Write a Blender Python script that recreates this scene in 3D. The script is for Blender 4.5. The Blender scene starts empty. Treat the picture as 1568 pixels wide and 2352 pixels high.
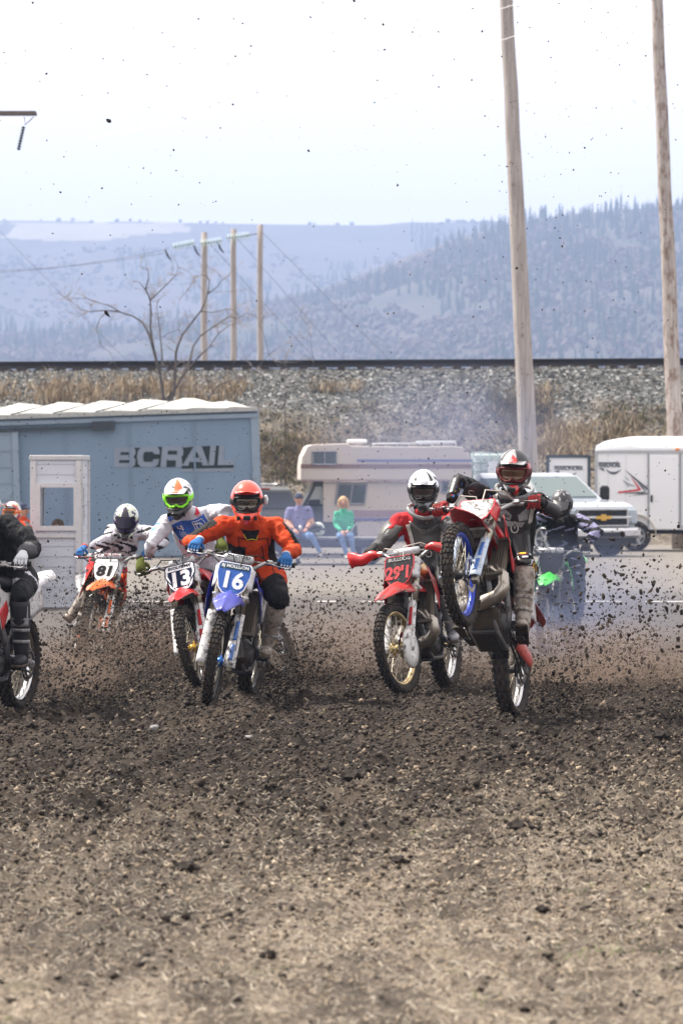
import bpy, bmesh, math, random
import numpy as np
from math import sin, cos, pi, radians, sqrt, atan2
from mathutils import Vector, Matrix
from mathutils.bvhtree import BVHTree

SC = bpy.context.scene
COL = SC.collection
random.seed(7)
V = Vector

# ------------------------------------------------------------------ camera
F, YH, HC = 10000.0, 1075.0, 1.75      # focal length and horizon in 1568x2352 units, camera height in m
cam = bpy.data.objects.new('camera', bpy.data.cameras.new('camera'))
COL.objects.link(cam)
cam.location = (0, 0, HC)
cam.rotation_euler = (radians(90), 0, 0)
cd = cam.data
cd.sensor_fit = 'VERTICAL'
cd.sensor_height = 36.0
cd.sensor_width = 24.0
cd.lens = F / 2352 * 36
cd.shift_y = -(1176 - YH) / 2352
cd.clip_start = 0.5
cd.clip_end = 30000
cd.dof.use_dof = True
cd.dof.focus_distance = 32.3
cd.dof.aperture_fstop = 6.8
SC.camera = cam
SC.render.resolution_x, SC.render.resolution_y = 682, 1024

def P(x, y, Z):
    """point seen at (x, y) of the 1568x2352 photograph, Z metres away"""
    return V(((x - 784) / F * Z, Z, HC - (y - YH) / F * Z))

# ------------------------------------------------------------------ sky, sun, exposure
SUN_EL, SUN_AZ = radians(54), radians(-66)      # azimuth measured clockwise from +Y: the sun stands behind to the left
w = bpy.data.worlds.new('World')
SC.world = w
w.use_nodes = True
nt = w.node_tree
bg = nt.nodes['Background']
sky = nt.nodes.new('ShaderNodeTexSky')
sky.sky_type = 'NISHITA'
sky.sun_disc = False
sky.sun_elevation = SUN_EL
sky.sun_rotation = SUN_AZ
sky.air_density = 1.0
sky.dust_density = 7.0
sky.ozone_density = 1.0
veil = nt.nodes.new('ShaderNodeMix')          # a thin bright cloud veil whitens the whole sky
veil.data_type = 'RGBA'
veil.inputs[0].default_value = 0.8
veil.inputs[7].default_value = (6.5, 6.0, 5.6, 1)
nt.links.new(sky.outputs[0], veil.inputs[6])
nt.links.new(veil.outputs[2], bg.inputs[0])
bg.inputs[1].default_value = 0.15
sl = bpy.data.lights.new('sun', 'SUN')
sl.energy = 4.6
sl.angle = radians(0.55)
sl.color = (1.0, 0.935, 0.835)
sun = bpy.data.objects.new('sun', sl)
COL.objects.link(sun)
sd = V((sin(SUN_AZ) * cos(SUN_EL), cos(SUN_AZ) * cos(SUN_EL), sin(SUN_EL)))
sun.rotation_euler = sd.to_track_quat('Z', 'Y').to_euler()
vs_ = SC.view_settings
vs_.view_transform = 'Standard'
vs_.look = 'None'
vs_.exposure = 1.02
vs_.gamma = 1.0
vs_.use_curve_mapping = False
cy = SC.cycles
cy.use_denoising = True
cy.max_bounces = 6
cy.diffuse_bounces = 3
cy.glossy_bounces = 3
cy.transmission_bounces = 5
cy.transparent_max_bounces = 16
cy.volume_bounces = 1
cy.volume_step_rate = 2.0
cy.volume_max_steps = 128
cy.caustics_reflective = False
cy.caustics_refractive = False

# ------------------------------------------------------------------ helpers
def lin(r, g, b):
    f = lambda c: (c / 255) / 12.92 if c <= 10 else ((c / 255 + 0.055) / 1.055) ** 2.4
    return (f(r), f(g), f(b), 1)

MATS = {}
def N(nt, kind, **kw):
    n = nt.nodes.new(kind)
    for k, v in kw.items():
        setattr(n, k, v)
    return n

def mat(name, col, rough=0.5, metal=0.0, mud=0.0, var=0.12, scale=9.0, bump=0.0, bscale=60.0, mudcol=(0.050, 0.039, 0.030, 1), coat=0.0, spec=0.5, fold=0.0):
    """paint, plastic, cloth or metal with uneven colour, optional splashed mud and fine bumps"""
    if name in MATS:
        return MATS[name]
    m = bpy.data.materials.new(name)
    m.use_nodes = True
    nt = m.node_tree
    b = nt.nodes['Principled BSDF']
    tc = N(nt, 'ShaderNodeTexCoord')
    n1 = N(nt, 'ShaderNodeTexNoise')
    n1.inputs['Scale'].default_value = scale
    n1.inputs['Detail'].default_value = 5
    nt.links.new(tc.outputs['Object'], n1.inputs['Vector'])
    hs = N(nt, 'ShaderNodeMix', data_type='RGBA')
    hs.inputs[6].default_value = tuple(c * (1 - var * 1.6) for c in col[:3]) + (1,)
    hs.inputs[7].default_value = tuple(min(1, c * (1 + var)) for c in col[:3]) + (1,)
    nt.links.new(n1.outputs[0], hs.inputs[0])
    last = hs.outputs[2]
    rl = None
    if mud > 0:
        n2 = N(nt, 'ShaderNodeTexNoise')
        n2.inputs['Scale'].default_value = scale * 2.2
        n2.inputs['Detail'].default_value = 8
        n2.inputs['Roughness'].default_value = 0.72
        nt.links.new(tc.outputs['Object'], n2.inputs['Vector'])
        mr = N(nt, 'ShaderNodeMapRange')
        mr.inputs[1].default_value = 0.66 - mud * 0.36
        mr.inputs[2].default_value = 0.74 - mud * 0.26
        nt.links.new(n2.outputs[0], mr.inputs[0])
        mm = N(nt, 'ShaderNodeMix', data_type='RGBA')
        nt.links.new(mr.outputs[0], mm.inputs[0])
        nt.links.new(last, mm.inputs[6])
        mm.inputs[7].default_value = mudcol
        last = mm.outputs[2]
        rr = N(nt, 'ShaderNodeMapRange')
        rr.inputs[3].default_value = rough
        rr.inputs[4].default_value = 0.85
        nt.links.new(mr.outputs[0], rr.inputs[0])
        nt.links.new(rr.outputs[0], b.inputs['Roughness'])
        if metal > 0:
            r3 = N(nt, 'ShaderNodeMapRange')
            r3.inputs[3].default_value = metal
            r3.inputs[4].default_value = 0.0
            nt.links.new(mr.outputs[0], r3.inputs[0])
            nt.links.new(r3.outputs[0], b.inputs['Metallic'])
    else:
        b.inputs['Roughness'].default_value = rough
        b.inputs['Metallic'].default_value = metal
    nt.links.new(last, b.inputs['Base Color'])
    b.inputs['Specular IOR Level'].default_value = spec if rough < .4 or metal > .4 else spec * .45
    if coat:
        b.inputs['Coat Weight'].default_value = coat
        b.inputs['Coat Roughness'].default_value = 0.1
    if bump or fold:
        n3 = N(nt, 'ShaderNodeTexNoise')
        n3.inputs['Scale'].default_value = bscale if bump else 14
        n3.inputs['Detail'].default_value = 4
        if fold:
            n3.inputs['Scale'].default_value = 11
            n3.inputs['Distortion'].default_value = 1.2
        nt.links.new(tc.outputs['Object'], n3.inputs['Vector'])
        bp = N(nt, 'ShaderNodeBump')
        bp.inputs['Strength'].default_value = max(bump, fold)
        bp.inputs['Distance'].default_value = 0.03 if fold else 0.01
        nt.links.new(n3.outputs[0], bp.inputs['Height'])
        nt.links.new(bp.outputs[0], b.inputs['Normal'])
    MATS[name] = m
    return m

def glass(name, col=(0.02, 0.025, 0.03, 1), rough=0.06, trans=0.0):
    if name in MATS:
        return MATS[name]
    m = bpy.data.materials.new(name)
    m.use_nodes = True
    b = m.node_tree.nodes['Principled BSDF']
    b.inputs['Base Color'].default_value = col
    b.inputs['Roughness'].default_value = rough
    b.inputs['Transmission Weight'].default_value = trans
    b.inputs['IOR'].default_value = 1.45
    MATS[name] = m
    return m

def tag(o, label=None, cat=None, group=None, kind=None):
    if label: o['label'] = label
    if cat: o['category'] = cat
    if group: o['group'] = group
    if kind: o['kind'] = kind
    return o

def empty(name, M=None, parent=None):
    o = bpy.data.objects.new(name, None)
    o.empty_display_size = 0.2
    COL.objects.link(o)
    if M is not None:
        o.matrix_world = M
    return o

def frame_from(ax, ref):
    t = V(ax).normalized()
    l = V(ref) - t * V(ref).dot(t)
    if l.length < 1e-6:
        l = V((1, 0, 0)) - t * t.x
        if l.length < 1e-3:
            l = V((0, 1, 0)) - t * t.y
    l.normalize()
    return t, l, t.cross(l)

class MB:
    """collects shapes and links them as ONE mesh object"""
    def __init__(s, M=None):
        s.v, s.f, s.m, s.s = [], [], [], []
        s.M = M
    def add(s, vs, fs, mi=0, sm=False, M=None):
        o = len(s.v)
        if s.M is not None:
            M = s.M @ M if M is not None else s.M
        for p in vs:
            s.v.append(tuple(M @ V(p)) if M is not None else tuple(p))
        for f in fs:
            s.f.append(tuple(i + o for i in f))
            s.m.append(mi)
            s.s.append(sm)
    def box(s, c, size, mi=0, M=None, R=None, ch=0.0, taper=1.0):
        hx, hy, hz = [a / 2 for a in size]
        c = V(c)
        if ch <= 0:
            vs = [(sx * hx * (taper if sz > 0 else 1), sy * hy * (taper if sz > 0 else 1), sz * hz) for sz in (-1, 1) for sy in (-1, 1) for sx in (-1, 1)]
            fs = [(0, 2, 3, 1), (4, 5, 7, 6), (0, 1, 5, 4), (2, 6, 7, 3), (0, 4, 6, 2), (1, 3, 7, 5)]
        else:
            ch = min(ch, hx * .9, hy * .9, hz * .9)
            rings = []
            for (z, i) in ((-hz, ch), (-hz + ch, 0), (hz - ch, 0), (hz, ch)):
                a, b = hx - i, hy - i
                q = ch * .6
                rings.append([(a - q, -b, z), (a, -b + q, z), (a, b - q, z), (a - q, b, z), (-a + q, b, z), (-a, b - q, z), (-a, -b + q, z), (-a + q, -b, z)])
            vs = [p for r in rings for p in r]
            fs = [tuple(range(7, -1, -1)), tuple(range(24, 32))]
            for k in range(3):
                for i in range(8):
                    j = (i + 1) % 8
                    fs.append((k * 8 + i, k * 8 + j, k * 8 + 8 + j, k * 8 + 8 + i))
        vs = [(R @ V(p) if R is not None else V(p)) + c for p in vs]
        s.add(vs, fs, mi, False, M)
    def tube(s, pts, rad, n=8, mi=0, ref=(0, 1, 0), M=None, sm=True, cap=True, closed=False):
        pts = [V(p) for p in pts]
        k = len(pts)
        if not isinstance(rad, (list,)):
            rad = [rad] * k
        vs = []
        for i, p in enumerate(pts):
            if closed:
                t = pts[(i + 1) % k] - pts[i - 1]
            else:
                t = pts[min(i + 1, k - 1)] - pts[max(i - 1, 0)]
            t, l, b = frame_from(t, ref)
            r = rad[i]
            ra, rb = r if isinstance(r, tuple) else (r, r)
            for j in range(n):
                a = 2 * pi * j / n
                vs.append(p + l * (cos(a) * ra) + b * (sin(a) * rb))
        fs = []
        for i in range(k if closed else k - 1):
            i2 = (i + 1) % k
            for j in range(n):
                j2 = (j + 1) % n
                fs.append((i * n + j, i * n + j2, i2 * n + j2, i2 * n + j))
        if cap and not closed:
            fs.append(tuple(range(n - 1, -1, -1)))
            fs.append(tuple(range((k - 1) * n, k * n)))
        s.add(vs, fs, mi, sm, M)
    def lathe(s, prof, n=32, mi=0, M=None, sm=True, closed=True):
        """profile of (radius, y) turned about the y axis"""
        vs, fs = [], []
        k = len(prof)
        for i in range(n):
            a = 2 * pi * i / n
            for r, y in prof:
                vs.append((r * cos(a), y, r * sin(a)))
        for i in range(n):
            i2 = (i + 1) % n
            for j in range(k if closed else k - 1):
                j2 = (j + 1) % k
                fs.append((i * k + j, i2 * k + j, i2 * k + j2, i * k + j2))
        s.add(vs, fs, mi, sm, M)
    def ell(s, c, r, n=12, mi=0, M=None, R=None, sm=True):
        c = V(c)
        m_ = max(6, n // 2 + 1)
        vs, fs = [], []
        for i in range(m_ + 1):
            th = pi * i / m_
            for j in range(n):
                ph = 2 * pi * j / n
                p = V((r[0] * sin(th) * cos(ph), r[1] * sin(th) * sin(ph), r[2] * cos(th)))
                vs.append((R @ p if R is not None else p) + c)
        for i in range(m_):
            for j in range(n):
                j2 = (j + 1) % n
                fs.append((i * n + j, (i + 1) * n + j, (i + 1) * n + j2, i * n + j2))
        s.add(vs, fs, mi, sm, M)
    def prism(s, out, z0, z1, mi=0, M=None, sm=False):
        """polygon outline (x, y) pulled from z0 to z1"""
        k = len(out)
        vs = [(x, y, z0) for x, y in out] + [(x, y, z1) for x, y in out]
        fs = [tuple(range(k - 1, -1, -1)), tuple(range(k, 2 * k))]
        for i in range(k):
            j = (i + 1) % k
            fs.append((i, j, k + j, k + i))
        s.add(vs, fs, mi, sm, M)
    def sheet(s, fn, nu, nv, th=0.004, mi=0, M=None, sm=True, off=None):
        """a curved plate of real thickness; fn(u, v) gives points, u and v from 0 to 1"""
        g = [[V(fn(i / nu, j / nv)) for j in range(nv + 1)] for i in range(nu + 1)]
        nn = []
        for i in range(nu + 1):
            for j in range(nv + 1):
                a = g[min(i + 1, nu)][j] - g[max(i - 1, 0)][j]
                b = g[i][min(j + 1, nv)] - g[i][max(j - 1, 0)]
                c = a.cross(b)
                nn.append(c.normalized() if c.length > 1e-12 else V((0, 0, 1)))
        top = [g[i][j] for i in range(nu + 1) for j in range(nv + 1)]
        bot = [p - q * th for p, q in zip(top, nn)]
        k = len(top)
        w_ = nv + 1
        fs = []
        for i in range(nu):
            for j in range(nv):
                a, b, c, d = i * w_ + j, (i + 1) * w_ + j, (i + 1) * w_ + j + 1, i * w_ + j + 1
                fs.append((a, b, c, d))
                fs.append((k + d, k + c, k + b, k + a))
        edge = [i * w_ for i in range(nu + 1)] + [nu * w_ + j for j in range(1, nv + 1)] + [i * w_ + nv for i in range(nu - 1, -1, -1)] + [j for j in range(nv - 1, 0, -1)]
        for a, b in zip(edge, edge[1:] + edge[:1]):
            fs.append((b, a, k + a, k + b))
        s.add(top + bot, fs, mi, sm, M)
    def build(s, name, mats, parent=None, bevel=0.0, label=None):
        me = bpy.data.meshes.new(name)
        me.from_pydata(s.v, [], s.f)
        if not isinstance(mats, (list, tuple)):
            mats = [mats]
        for m in mats:
            me.materials.append(m)
        me.polygons.foreach_set('material_index', s.m)
        me.polygons.foreach_set('use_smooth', s.s)
        me.update()
        o = bpy.data.objects.new(name, me)
        COL.objects.link(o)
        if parent is not None:
            o.parent = parent
        if bevel:
            bv = o.modifiers.new('bevel', 'BEVEL')
            bv.width = bevel
            bv.segments = 2
            bv.limit_method = 'ANGLE'
            bv.angle_limit = radians(40)
        if label:
            o['label'] = label
        return o

def copy_tree(o, parent=None):
    c = o.copy()
    COL.objects.link(c)
    if parent is not None:
        c.parent = parent
        c.matrix_parent_inverse = o.matrix_parent_inverse.copy()
    for ch in o.children:
        copy_tree(ch, c)
    return c

def text_geo(s, size=0.1, bold=0.0, depth=0.0015, shear=0.0, sx=1.0, sp=1.0):
    """letter shapes as vertices and faces in the XY plane, centred on the origin"""
    cu = bpy.data.curves.new('txt', 'FONT')
    cu.body = s
    cu.size = size
    cu.offset = bold
    cu.extrude = depth
    cu.shear = shear
    cu.space_character = sp
    cu.align_x = 'CENTER'
    cu.align_y = 'CENTER'
    cu.resolution_u = 3
    o = bpy.data.objects.new('txt', cu)
    COL.objects.link(o)
    dg = bpy.context.evaluated_depsgraph_get()
    me = bpy.data.meshes.new_from_object(o.evaluated_get(dg))
    vs = [(v.co.x * sx, v.co.y, v.co.z) for v in me.vertices]
    fs = [tuple(p.vertices) for p in me.polygons]
    bpy.data.objects.remove(o)
    bpy.data.curves.remove(cu)
    bpy.data.meshes.remove(me)
    return vs, fs

def basis(o, x, y, z):
    return Matrix(((x[0], y[0], z[0], o[0]), (x[1], y[1], z[1], o[1]), (x[2], y[2], z[2], o[2]), (0, 0, 0, 1)))

def sstep(a, b, x):
    t = np.clip((x - a) / (b - a), 0, 1)
    return t * t * (3 - 2 * t)

# value noise for arrays
_rng = np.random.default_rng(11)
_perm = _rng.random((256, 256))
def vnoise(x, y):
    xi, yi = np.floor(x).astype(int), np.floor(y).astype(int)
    fx, fy = x - xi, y - yi
    fx, fy = fx * fx * (3 - 2 * fx), fy * fy * (3 - 2 * fy)
    g = lambda a, b: _perm[a & 255, b & 255]
    return (g(xi, yi) * (1 - fx) + g(xi + 1, yi) * fx) * (1 - fy) + (g(xi, yi + 1) * (1 - fx) + g(xi + 1, yi + 1) * fx) * fy
def fbm(x, y, o=4):
    r, a, t = 0, 1.0, 0
    for k in range(o):
        r = r + a * vnoise(x * 2 ** k + 17 * k, y * 2 ** k + 31 * k)
        t += a
        a *= .5
    return r / t

# ================================================================== the setting
RS = 0.21                                    # the railway line comes a little nearer towards the right
def gz(x, y):
    """height of the ground"""
    x = np.asarray(x, float); y = np.asarray(y, float)
    z = -0.22 * sstep(35.5, 43, y)
    z = z + (0.10 * (fbm(x * .25 + 9, y * .12, 2) - .5)) * sstep(12, 16, y) * (1 - sstep(29, 31.5, y))
    return z
def gz1(x, y):
    return float(gz(x, y))

def ground_mat():
    m = bpy.data.materials.new('track_soil')
    m.use_nodes = True
    nt = m.node_tree
    L = nt.links.new
    b = nt.nodes['Principled BSDF']
    tc = N(nt, 'ShaderNodeTexCoord')
    sx = N(nt, 'ShaderNodeSeparateXYZ')
    L(tc.outputs['Object'], sx.inputs[0])
    def noise(sc, det=6, rough=.6, dist=0.0, vec=None):
        n = N(nt, 'ShaderNodeTexNoise')
        n.inputs['Scale'].default_value = sc
        n.inputs['Detail'].default_value = det
        n.inputs['Roughness'].default_value = rough
        n.inputs['Distortion'].default_value = dist
        L(vec or tc.outputs['Object'], n.inputs['Vector'])
        return n.outputs[0]
    def rng(src, a, b_, c=0, d=1):
        r = N(nt, 'ShaderNodeMapRange')
        for i, q in enumerate((a, b_, c, d)):
            r.inputs[i + 1].default_value = q
        L(src, r.inputs[0])
        return r.outputs[0]
    def mix(f, a, b_, mode='MIX'):
        x = N(nt, 'ShaderNodeMix', data_type='RGBA', blend_type=mode)
        for i, q in ((0, f), (6, a), (7, b_)):
            if isinstance(q, (tuple, float, int)):
                x.inputs[i].default_value = q
            else:
                L(q, x.inputs[i])
        return x.outputs[2]
    def math_(op, a, b_):
        x = N(nt, 'ShaderNodeMath', operation=op)
        for i, q in enumerate((a, b_)):
            if isinstance(q, (float, int)):
                x.inputs[i].default_value = q
            else:
                L(q, x.inputs[i])
        return x.outputs[0]
    # soil: dark moist crumbs with paler dry grains
    fine = noise(34, 8, .75)
    mid = noise(7, 6, .65)
    big = noise(.9, 4, .6)
    soil = mix(rng(fine, .3, .7), (0.009, 0.0065, 0.0048, 1), (0.066, 0.048, 0.035, 1))
    soil = mix(rng(mid, .35, .75, 0, .75), soil, (0.014, 0.011, 0.009, 1))
    mpr = N(nt, 'ShaderNodeMapping')
    mpr.inputs['Rotation'].default_value = (0, 0, radians(-58))
    mpr.inputs['Scale'].default_value = (1.5, .16, 1)
    L(tc.outputs['Object'], mpr.inputs[0])
    strk = noise(1.5, 5, .6, .4, mpr.outputs[0])
    soil = mix(rng(strk, .46, .64, 0, .55), soil, (0.135, 0.102, 0.075, 1))
    soil = mix(rng(big, .5, .7, 0, .4), soil, (0.09, 0.07, 0.056, 1))
    # trampled dry turf and straw close to the camera
    mp = N(nt, 'ShaderNodeMapping')
    mp.inputs['Scale'].default_value = (1, .45, 1)
    L(tc.outputs['Object'], mp.inputs[0])
    st1 = noise(30, 5, .7, 1.5, mp.outputs[0])
    dry = mix(rng(st1, .38, .62), (0.15, 0.12, 0.09, 1), (0.52, 0.43, 0.33, 1))
    dry = mix(rng(noise(3.2, 5, .7), .45, .62, 0, .8), dry, (0.075, 0.06, 0.048, 1))
    grn = math_('MULTIPLY', rng(noise(2.1, 4, .6), .60, .68), rng(noise(26, 3, .6), .45, .6))
    dry = mix(math_('MULTIPLY', grn, .55), dry, (0.13, 0.16, 0.045, 1))
    yy = math_('ADD', sx.outputs[1], math_('MULTIPLY', math_('SUBTRACT', noise(.55, 5, .7), .5), 11.0))
    yy = math_('ADD', yy, math_('MULTIPLY', sx.outputs[0], -1.8))
    dry = mix(rng(strk, .42, .54, .75, 0), dry, (0.085, 0.068, 0.054, 1))
    g = mix(rng(yy, 16.5, 24.0), dry, soil)
    # packed gravel beyond the track
    gr = mix(rng(noise(16, 6, .8), .3, .7), (0.085, 0.078, 0.076, 1), (0.18, 0.165, 0.158, 1))
    gr = mix(rng(noise(.35, 4, .6), .42, .6, 0, .5), gr, (0.11, 0.10, 0.10, 1))
    y2 = math_('ADD', sx.outputs[1], math_('MULTIPLY', math_('SUBTRACT', noise(.3, 4, .7), .5), 10.0))
    g = mix(rng(y2, 42, 54), g, gr)
    gr2 = mix(rng(noise(5, 6, .8), .3, .7), (0.17, 0.155, 0.14, 1), (0.31, 0.285, 0.26, 1))
    g = mix(rng(y2, 64, 72), g, gr2)
    g = mix(rng(y2, 150, 400), g, (0.12, 0.11, 0.07, 1))
    L(g, b.inputs['Base Color'])
    b.inputs['Roughness'].default_value = .9
    b.inputs['Specular IOR Level'].default_value = .25
    bp = N(nt, 'ShaderNodeBump')
    bp.inputs['Strength'].default_value = 1.0
    bp.inputs['Distance'].default_value = .06
    L(math_('ADD', fine, math_('MULTIPLY', noise(13, 5, .7), 1.3)), bp.inputs['Height'])
    L(bp.outputs[0], b.inputs['Normal'])
    return m

def grid_mesh(name, xs, ys, zf, m, smooth=True):
    X, Y = np.meshgrid(xs, ys, indexing='ij')
    Z = zf(X, Y)
    co = np.stack([X, Y, Z], -1).reshape(-1, 3)
    nx, ny = len(xs), len(ys)
    i = np.arange(nx - 1)[:, None] * ny + np.arange(ny - 1)[None]
    q = np.stack([i, i + ny, i + ny + 1, i + 1], -1).reshape(-1, 4)
    return raw_mesh(name, co, q, m, smooth)

def raw_mesh(name, co, faces, m, smooth=False, mi=None):
    """numpy arrays straight to one mesh object"""
    me = bpy.data.meshes.new(name)
    k = faces.shape[1]
    me.vertices.add(len(co)); me.vertices.foreach_set('co', np.ascontiguousarray(co, dtype=np.float32).ravel())
    me.loops.add(faces.size); me.loops.foreach_set('vertex_index', np.ascontiguousarray(faces, dtype=np.int32).ravel())
    me.polygons.add(len(faces))
    me.polygons.foreach_set('loop_start', np.arange(0, faces.size, k, dtype=np.int32))
    me.polygons.foreach_set('loop_total', np.full(len(faces), k, dtype=np.int32))
    me.polygons.foreach_set('use_smooth', np.full(len(faces), smooth))
    for q in (m if isinstance(m, (list, tuple)) else [m]):
        me.materials.append(q)
    if mi is not None:
        me.polygons.foreach_set('material_index', np.ascontiguousarray(mi, dtype=np.int32))
    me.update(); me.validate()
    o = bpy.data.objects.new(name, me)
    COL.objects.link(o)
    return o

def spread(a, b, d, end, g=1.18):
    r = list(np.arange(a, b, d))
    s = d
    while r[-1] < end:
        s *= g
        r.append(r[-1] + s)
    return r
xr = spread(0, 3.6, .03, 3000, 1.25)
xs = np.array([-x for x in xr[:0:-1]] + xr)
ys = np.array([-400, -60, -10, 2, 7, 9.5, 10.5, 11.3] + spread(12.0, 40, .034, 3400, 1.07))
def gsurf(X, Y):
    z = gz(X, Y)
    near = (1 - sstep(40, 50, Y)) * sstep(10, 12, Y) * (1 - sstep(3.4, 5.5, np.abs(X)))
    lum = (fbm(X * 7, Y * 7, 3) - .5) * .060 + (fbm(X * 14 + 7, Y * 12 + 3, 2) - .5) * .055 + (np.maximum(fbm(X * 15 + 5, Y * 15, 2) - .55, 0)) * .16 + (fbm(X * 1.3 + 3, Y * .8, 2) - .5) * .05
    soft = .55 + .45 * sstep(17, 23, Y)
    # ruts dug by the tyres
    rut = np.zeros_like(X)
    for x0, k, wd in ((-.9, .05, .10), (.9, .12, .11), (-2.1, .03, .09), (1.9, .10, .12), (-.1, -.04, .12)):
        d = X - x0 - k * (Y - 25) - .12 * np.sin(Y * .5 + x0)
        rut += -.035 * np.exp(-(d / wd) ** 2) + .018 * np.exp(-((np.abs(d) - wd * 2) / wd) ** 2)
    # shallow grooves swept by earlier laps, running obliquely across the near ground
    dg_ = (Y * .53 - X * .85)
    rut += (.022 * np.sin(dg_ * 5.2 + 2 * fbm(X * .3, Y * .3, 2) * 3) * sstep(.45, .6, fbm(X * .22 + 3, Y * .16, 2)))
    return z + near * (lum * soft + rut * sstep(18, 21, Y)) * .9
ground = grid_mesh('ground', xs, ys, gsurf, ground_mat())
tag(ground, kind='structure')

# painted line across the gravel
lm = mat('line_paint', (0.42, 0.41, 0.41, 1), .8, mud=.55, scale=3, mudcol=(.25, .23, .21, 1))
mb = MB()
for i in range(60):
    x0 = -9 + i * .32
    if random.random() < .32: continue
    y0 = 63.6 + .05 * sin(i)
    mb.add([(x0, y0, -.207), (x0 + .3, y0, -.207), (x0 + .3, y0 + .5, -.207), (x0, y0 + .5, -.207)], [(0, 1, 2, 3)])
tag(mb.build('road_marking', lm), kind='structure')

# ------------------------------------------------------------------ railway embankment
def emb_mat():
    m = bpy.data.materials.new('embankment')
    m.use_nodes = True
    nt = m.node_tree
    L = nt.links.new
    b = nt.nodes['Principled BSDF']
    tc = N(nt, 'ShaderNodeTexCoord')
    vo = N(nt, 'ShaderNodeTexVoronoi'); vo.inputs['Scale'].default_value = 13; L(tc.outputs['Object'], vo.inputs['Vector'])
    vs = N(nt, 'ShaderNodeSeparateColor'); L(vo.outputs['Color'], vs.inputs[0])
    cr = N(nt, 'ShaderNodeValToRGB')
    e = cr.color_ramp.elements
    e[0].position = 0; e[0].color = (.012, .014, .014, 1)
    e[1].position = 1; e[1].color = (.34, .34, .34, 1)
    for p, c in ((.35, (.035, .04, .037, 1)), (.6, (.07, .075, .072, 1)), (.86, (.13, .13, .125, 1))):
        q = e.new(p); q.color = c
    L(vs.outputs[0], cr.inputs[0])
    n1 = N(nt, 'ShaderNodeTexNoise'); n1.inputs['Scale'].default_value = .5; n1.inputs['Detail'].default_value = 8; n1.inputs['Roughness'].default_value = .7
    L(tc.outputs['Object'], n1.inputs['Vector'])
    n2 = N(nt, 'ShaderNodeTexNoise'); n2.inputs['Scale'].default_value = 5; n2.inputs['Detail'].default_value = 8; n2.inputs['Roughness'].default_value = .75
    L(tc.outputs['Object'], n2.inputs['Vector'])
    br = N(nt, 'ShaderNodeMix', data_type='RGBA')
    br.inputs[6].default_value = (.055, .042, .03, 1); br.inputs[7].default_value = (.26, .20, .13, 1)
    mr2 = N(nt, 'ShaderNodeMapRange'); mr2.inputs[1].default_value = .35; mr2.inputs[2].default_value = .68
    L(n2.outputs[0], mr2.inputs[0]); L(mr2.outputs[0], br.inputs[0])
    sp = N(nt, 'ShaderNodeSeparateXYZ'); L(tc.outputs['Object'], sp.inputs[0])
    h = N(nt, 'ShaderNodeMath', operation='MULTIPLY_ADD'); h.inputs[1].default_value = 3.4; L(n1.outputs[0], h.inputs[0]); L(sp.outputs[2], h.inputs[2])
    mr = N(nt, 'ShaderNodeMapRange'); mr.inputs[1].default_value = 4.2; mr.inputs[2].default_value = 5.3
    L(h.outputs[0], mr.inputs[0])
    mx = N(nt, 'ShaderNodeMix', data_type='RGBA')
    fac = N(nt, 'ShaderNodeMapRange'); fac.inputs[3].default_value = .34; fac.inputs[4].default_value = 1.0
    L(mr.outputs[0], fac.inputs[0])
    L(fac.outputs[0], mx.inputs[0]); L(br.outputs[2], mx.inputs[6]); L(cr.outputs[0], mx.inputs[7])
    L(mx.outputs[2], b.inputs['Base Color'])
    b.inputs['Roughness'].default_value = .85
    bp = N(nt, 'ShaderNodeBump'); bp.inputs['Strength'].default_value = 1; bp.inputs['Distance'].default_value = .09
    ad = N(nt, 'ShaderNodeMath', operation='ADD'); L(n2.outputs[0], ad.inputs[0]); L(vs.outputs[1], ad.inputs[1])
    L(ad.outputs[0], bp.inputs['Height']); L(bp.outputs[0], b.inputs['Normal'])
    return m
EPROF = ([112.6, 113.4, 118, 122.4, 124.6, 125.0, 128.8, 131, 139, 141], [-.32, -.10, 2.1, 3.95, 4.55, 4.58, 4.58, 4.0, -.1, -.4])
def ez(x, y):
    v = y + RS * x
    z = np.interp(v, *EPROF)
    on = sstep(113, 115, v) * (1 - sstep(124, 125, v))
    return z + on * ((fbm(x * .9, y * .9, 3) - .5) * .55 + (fbm(x * 5, y * 5, 3) - .5) * .16)
exs = np.concatenate([[-900, -500, -260, -140, -80, -50, -35, -25], np.arange(-16, 16, .1), [25, 35, 50, 80, 140, 260, 500, 900]])
vsr = np.concatenate([np.arange(112.6, 126, .1), np.arange(126, 141.2, .6)])
X, VV = np.meshgrid(exs, vsr, indexing='ij')
Y = VV - RS * X
co = np.stack([X, Y, ez(X, Y)], -1).reshape(-1, 3)
nx, ny = X.shape
i_ = np.arange(nx - 1)[:, None] * ny + np.arange(ny - 1)[None]
emb = raw_mesh('railway_embankment', co, np.stack([i_, i_ + ny, i_ + ny + 1, i_ + 1], -1).reshape(-1, 4), emb_mat(), True)
tag(emb, kind='structure')

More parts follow.
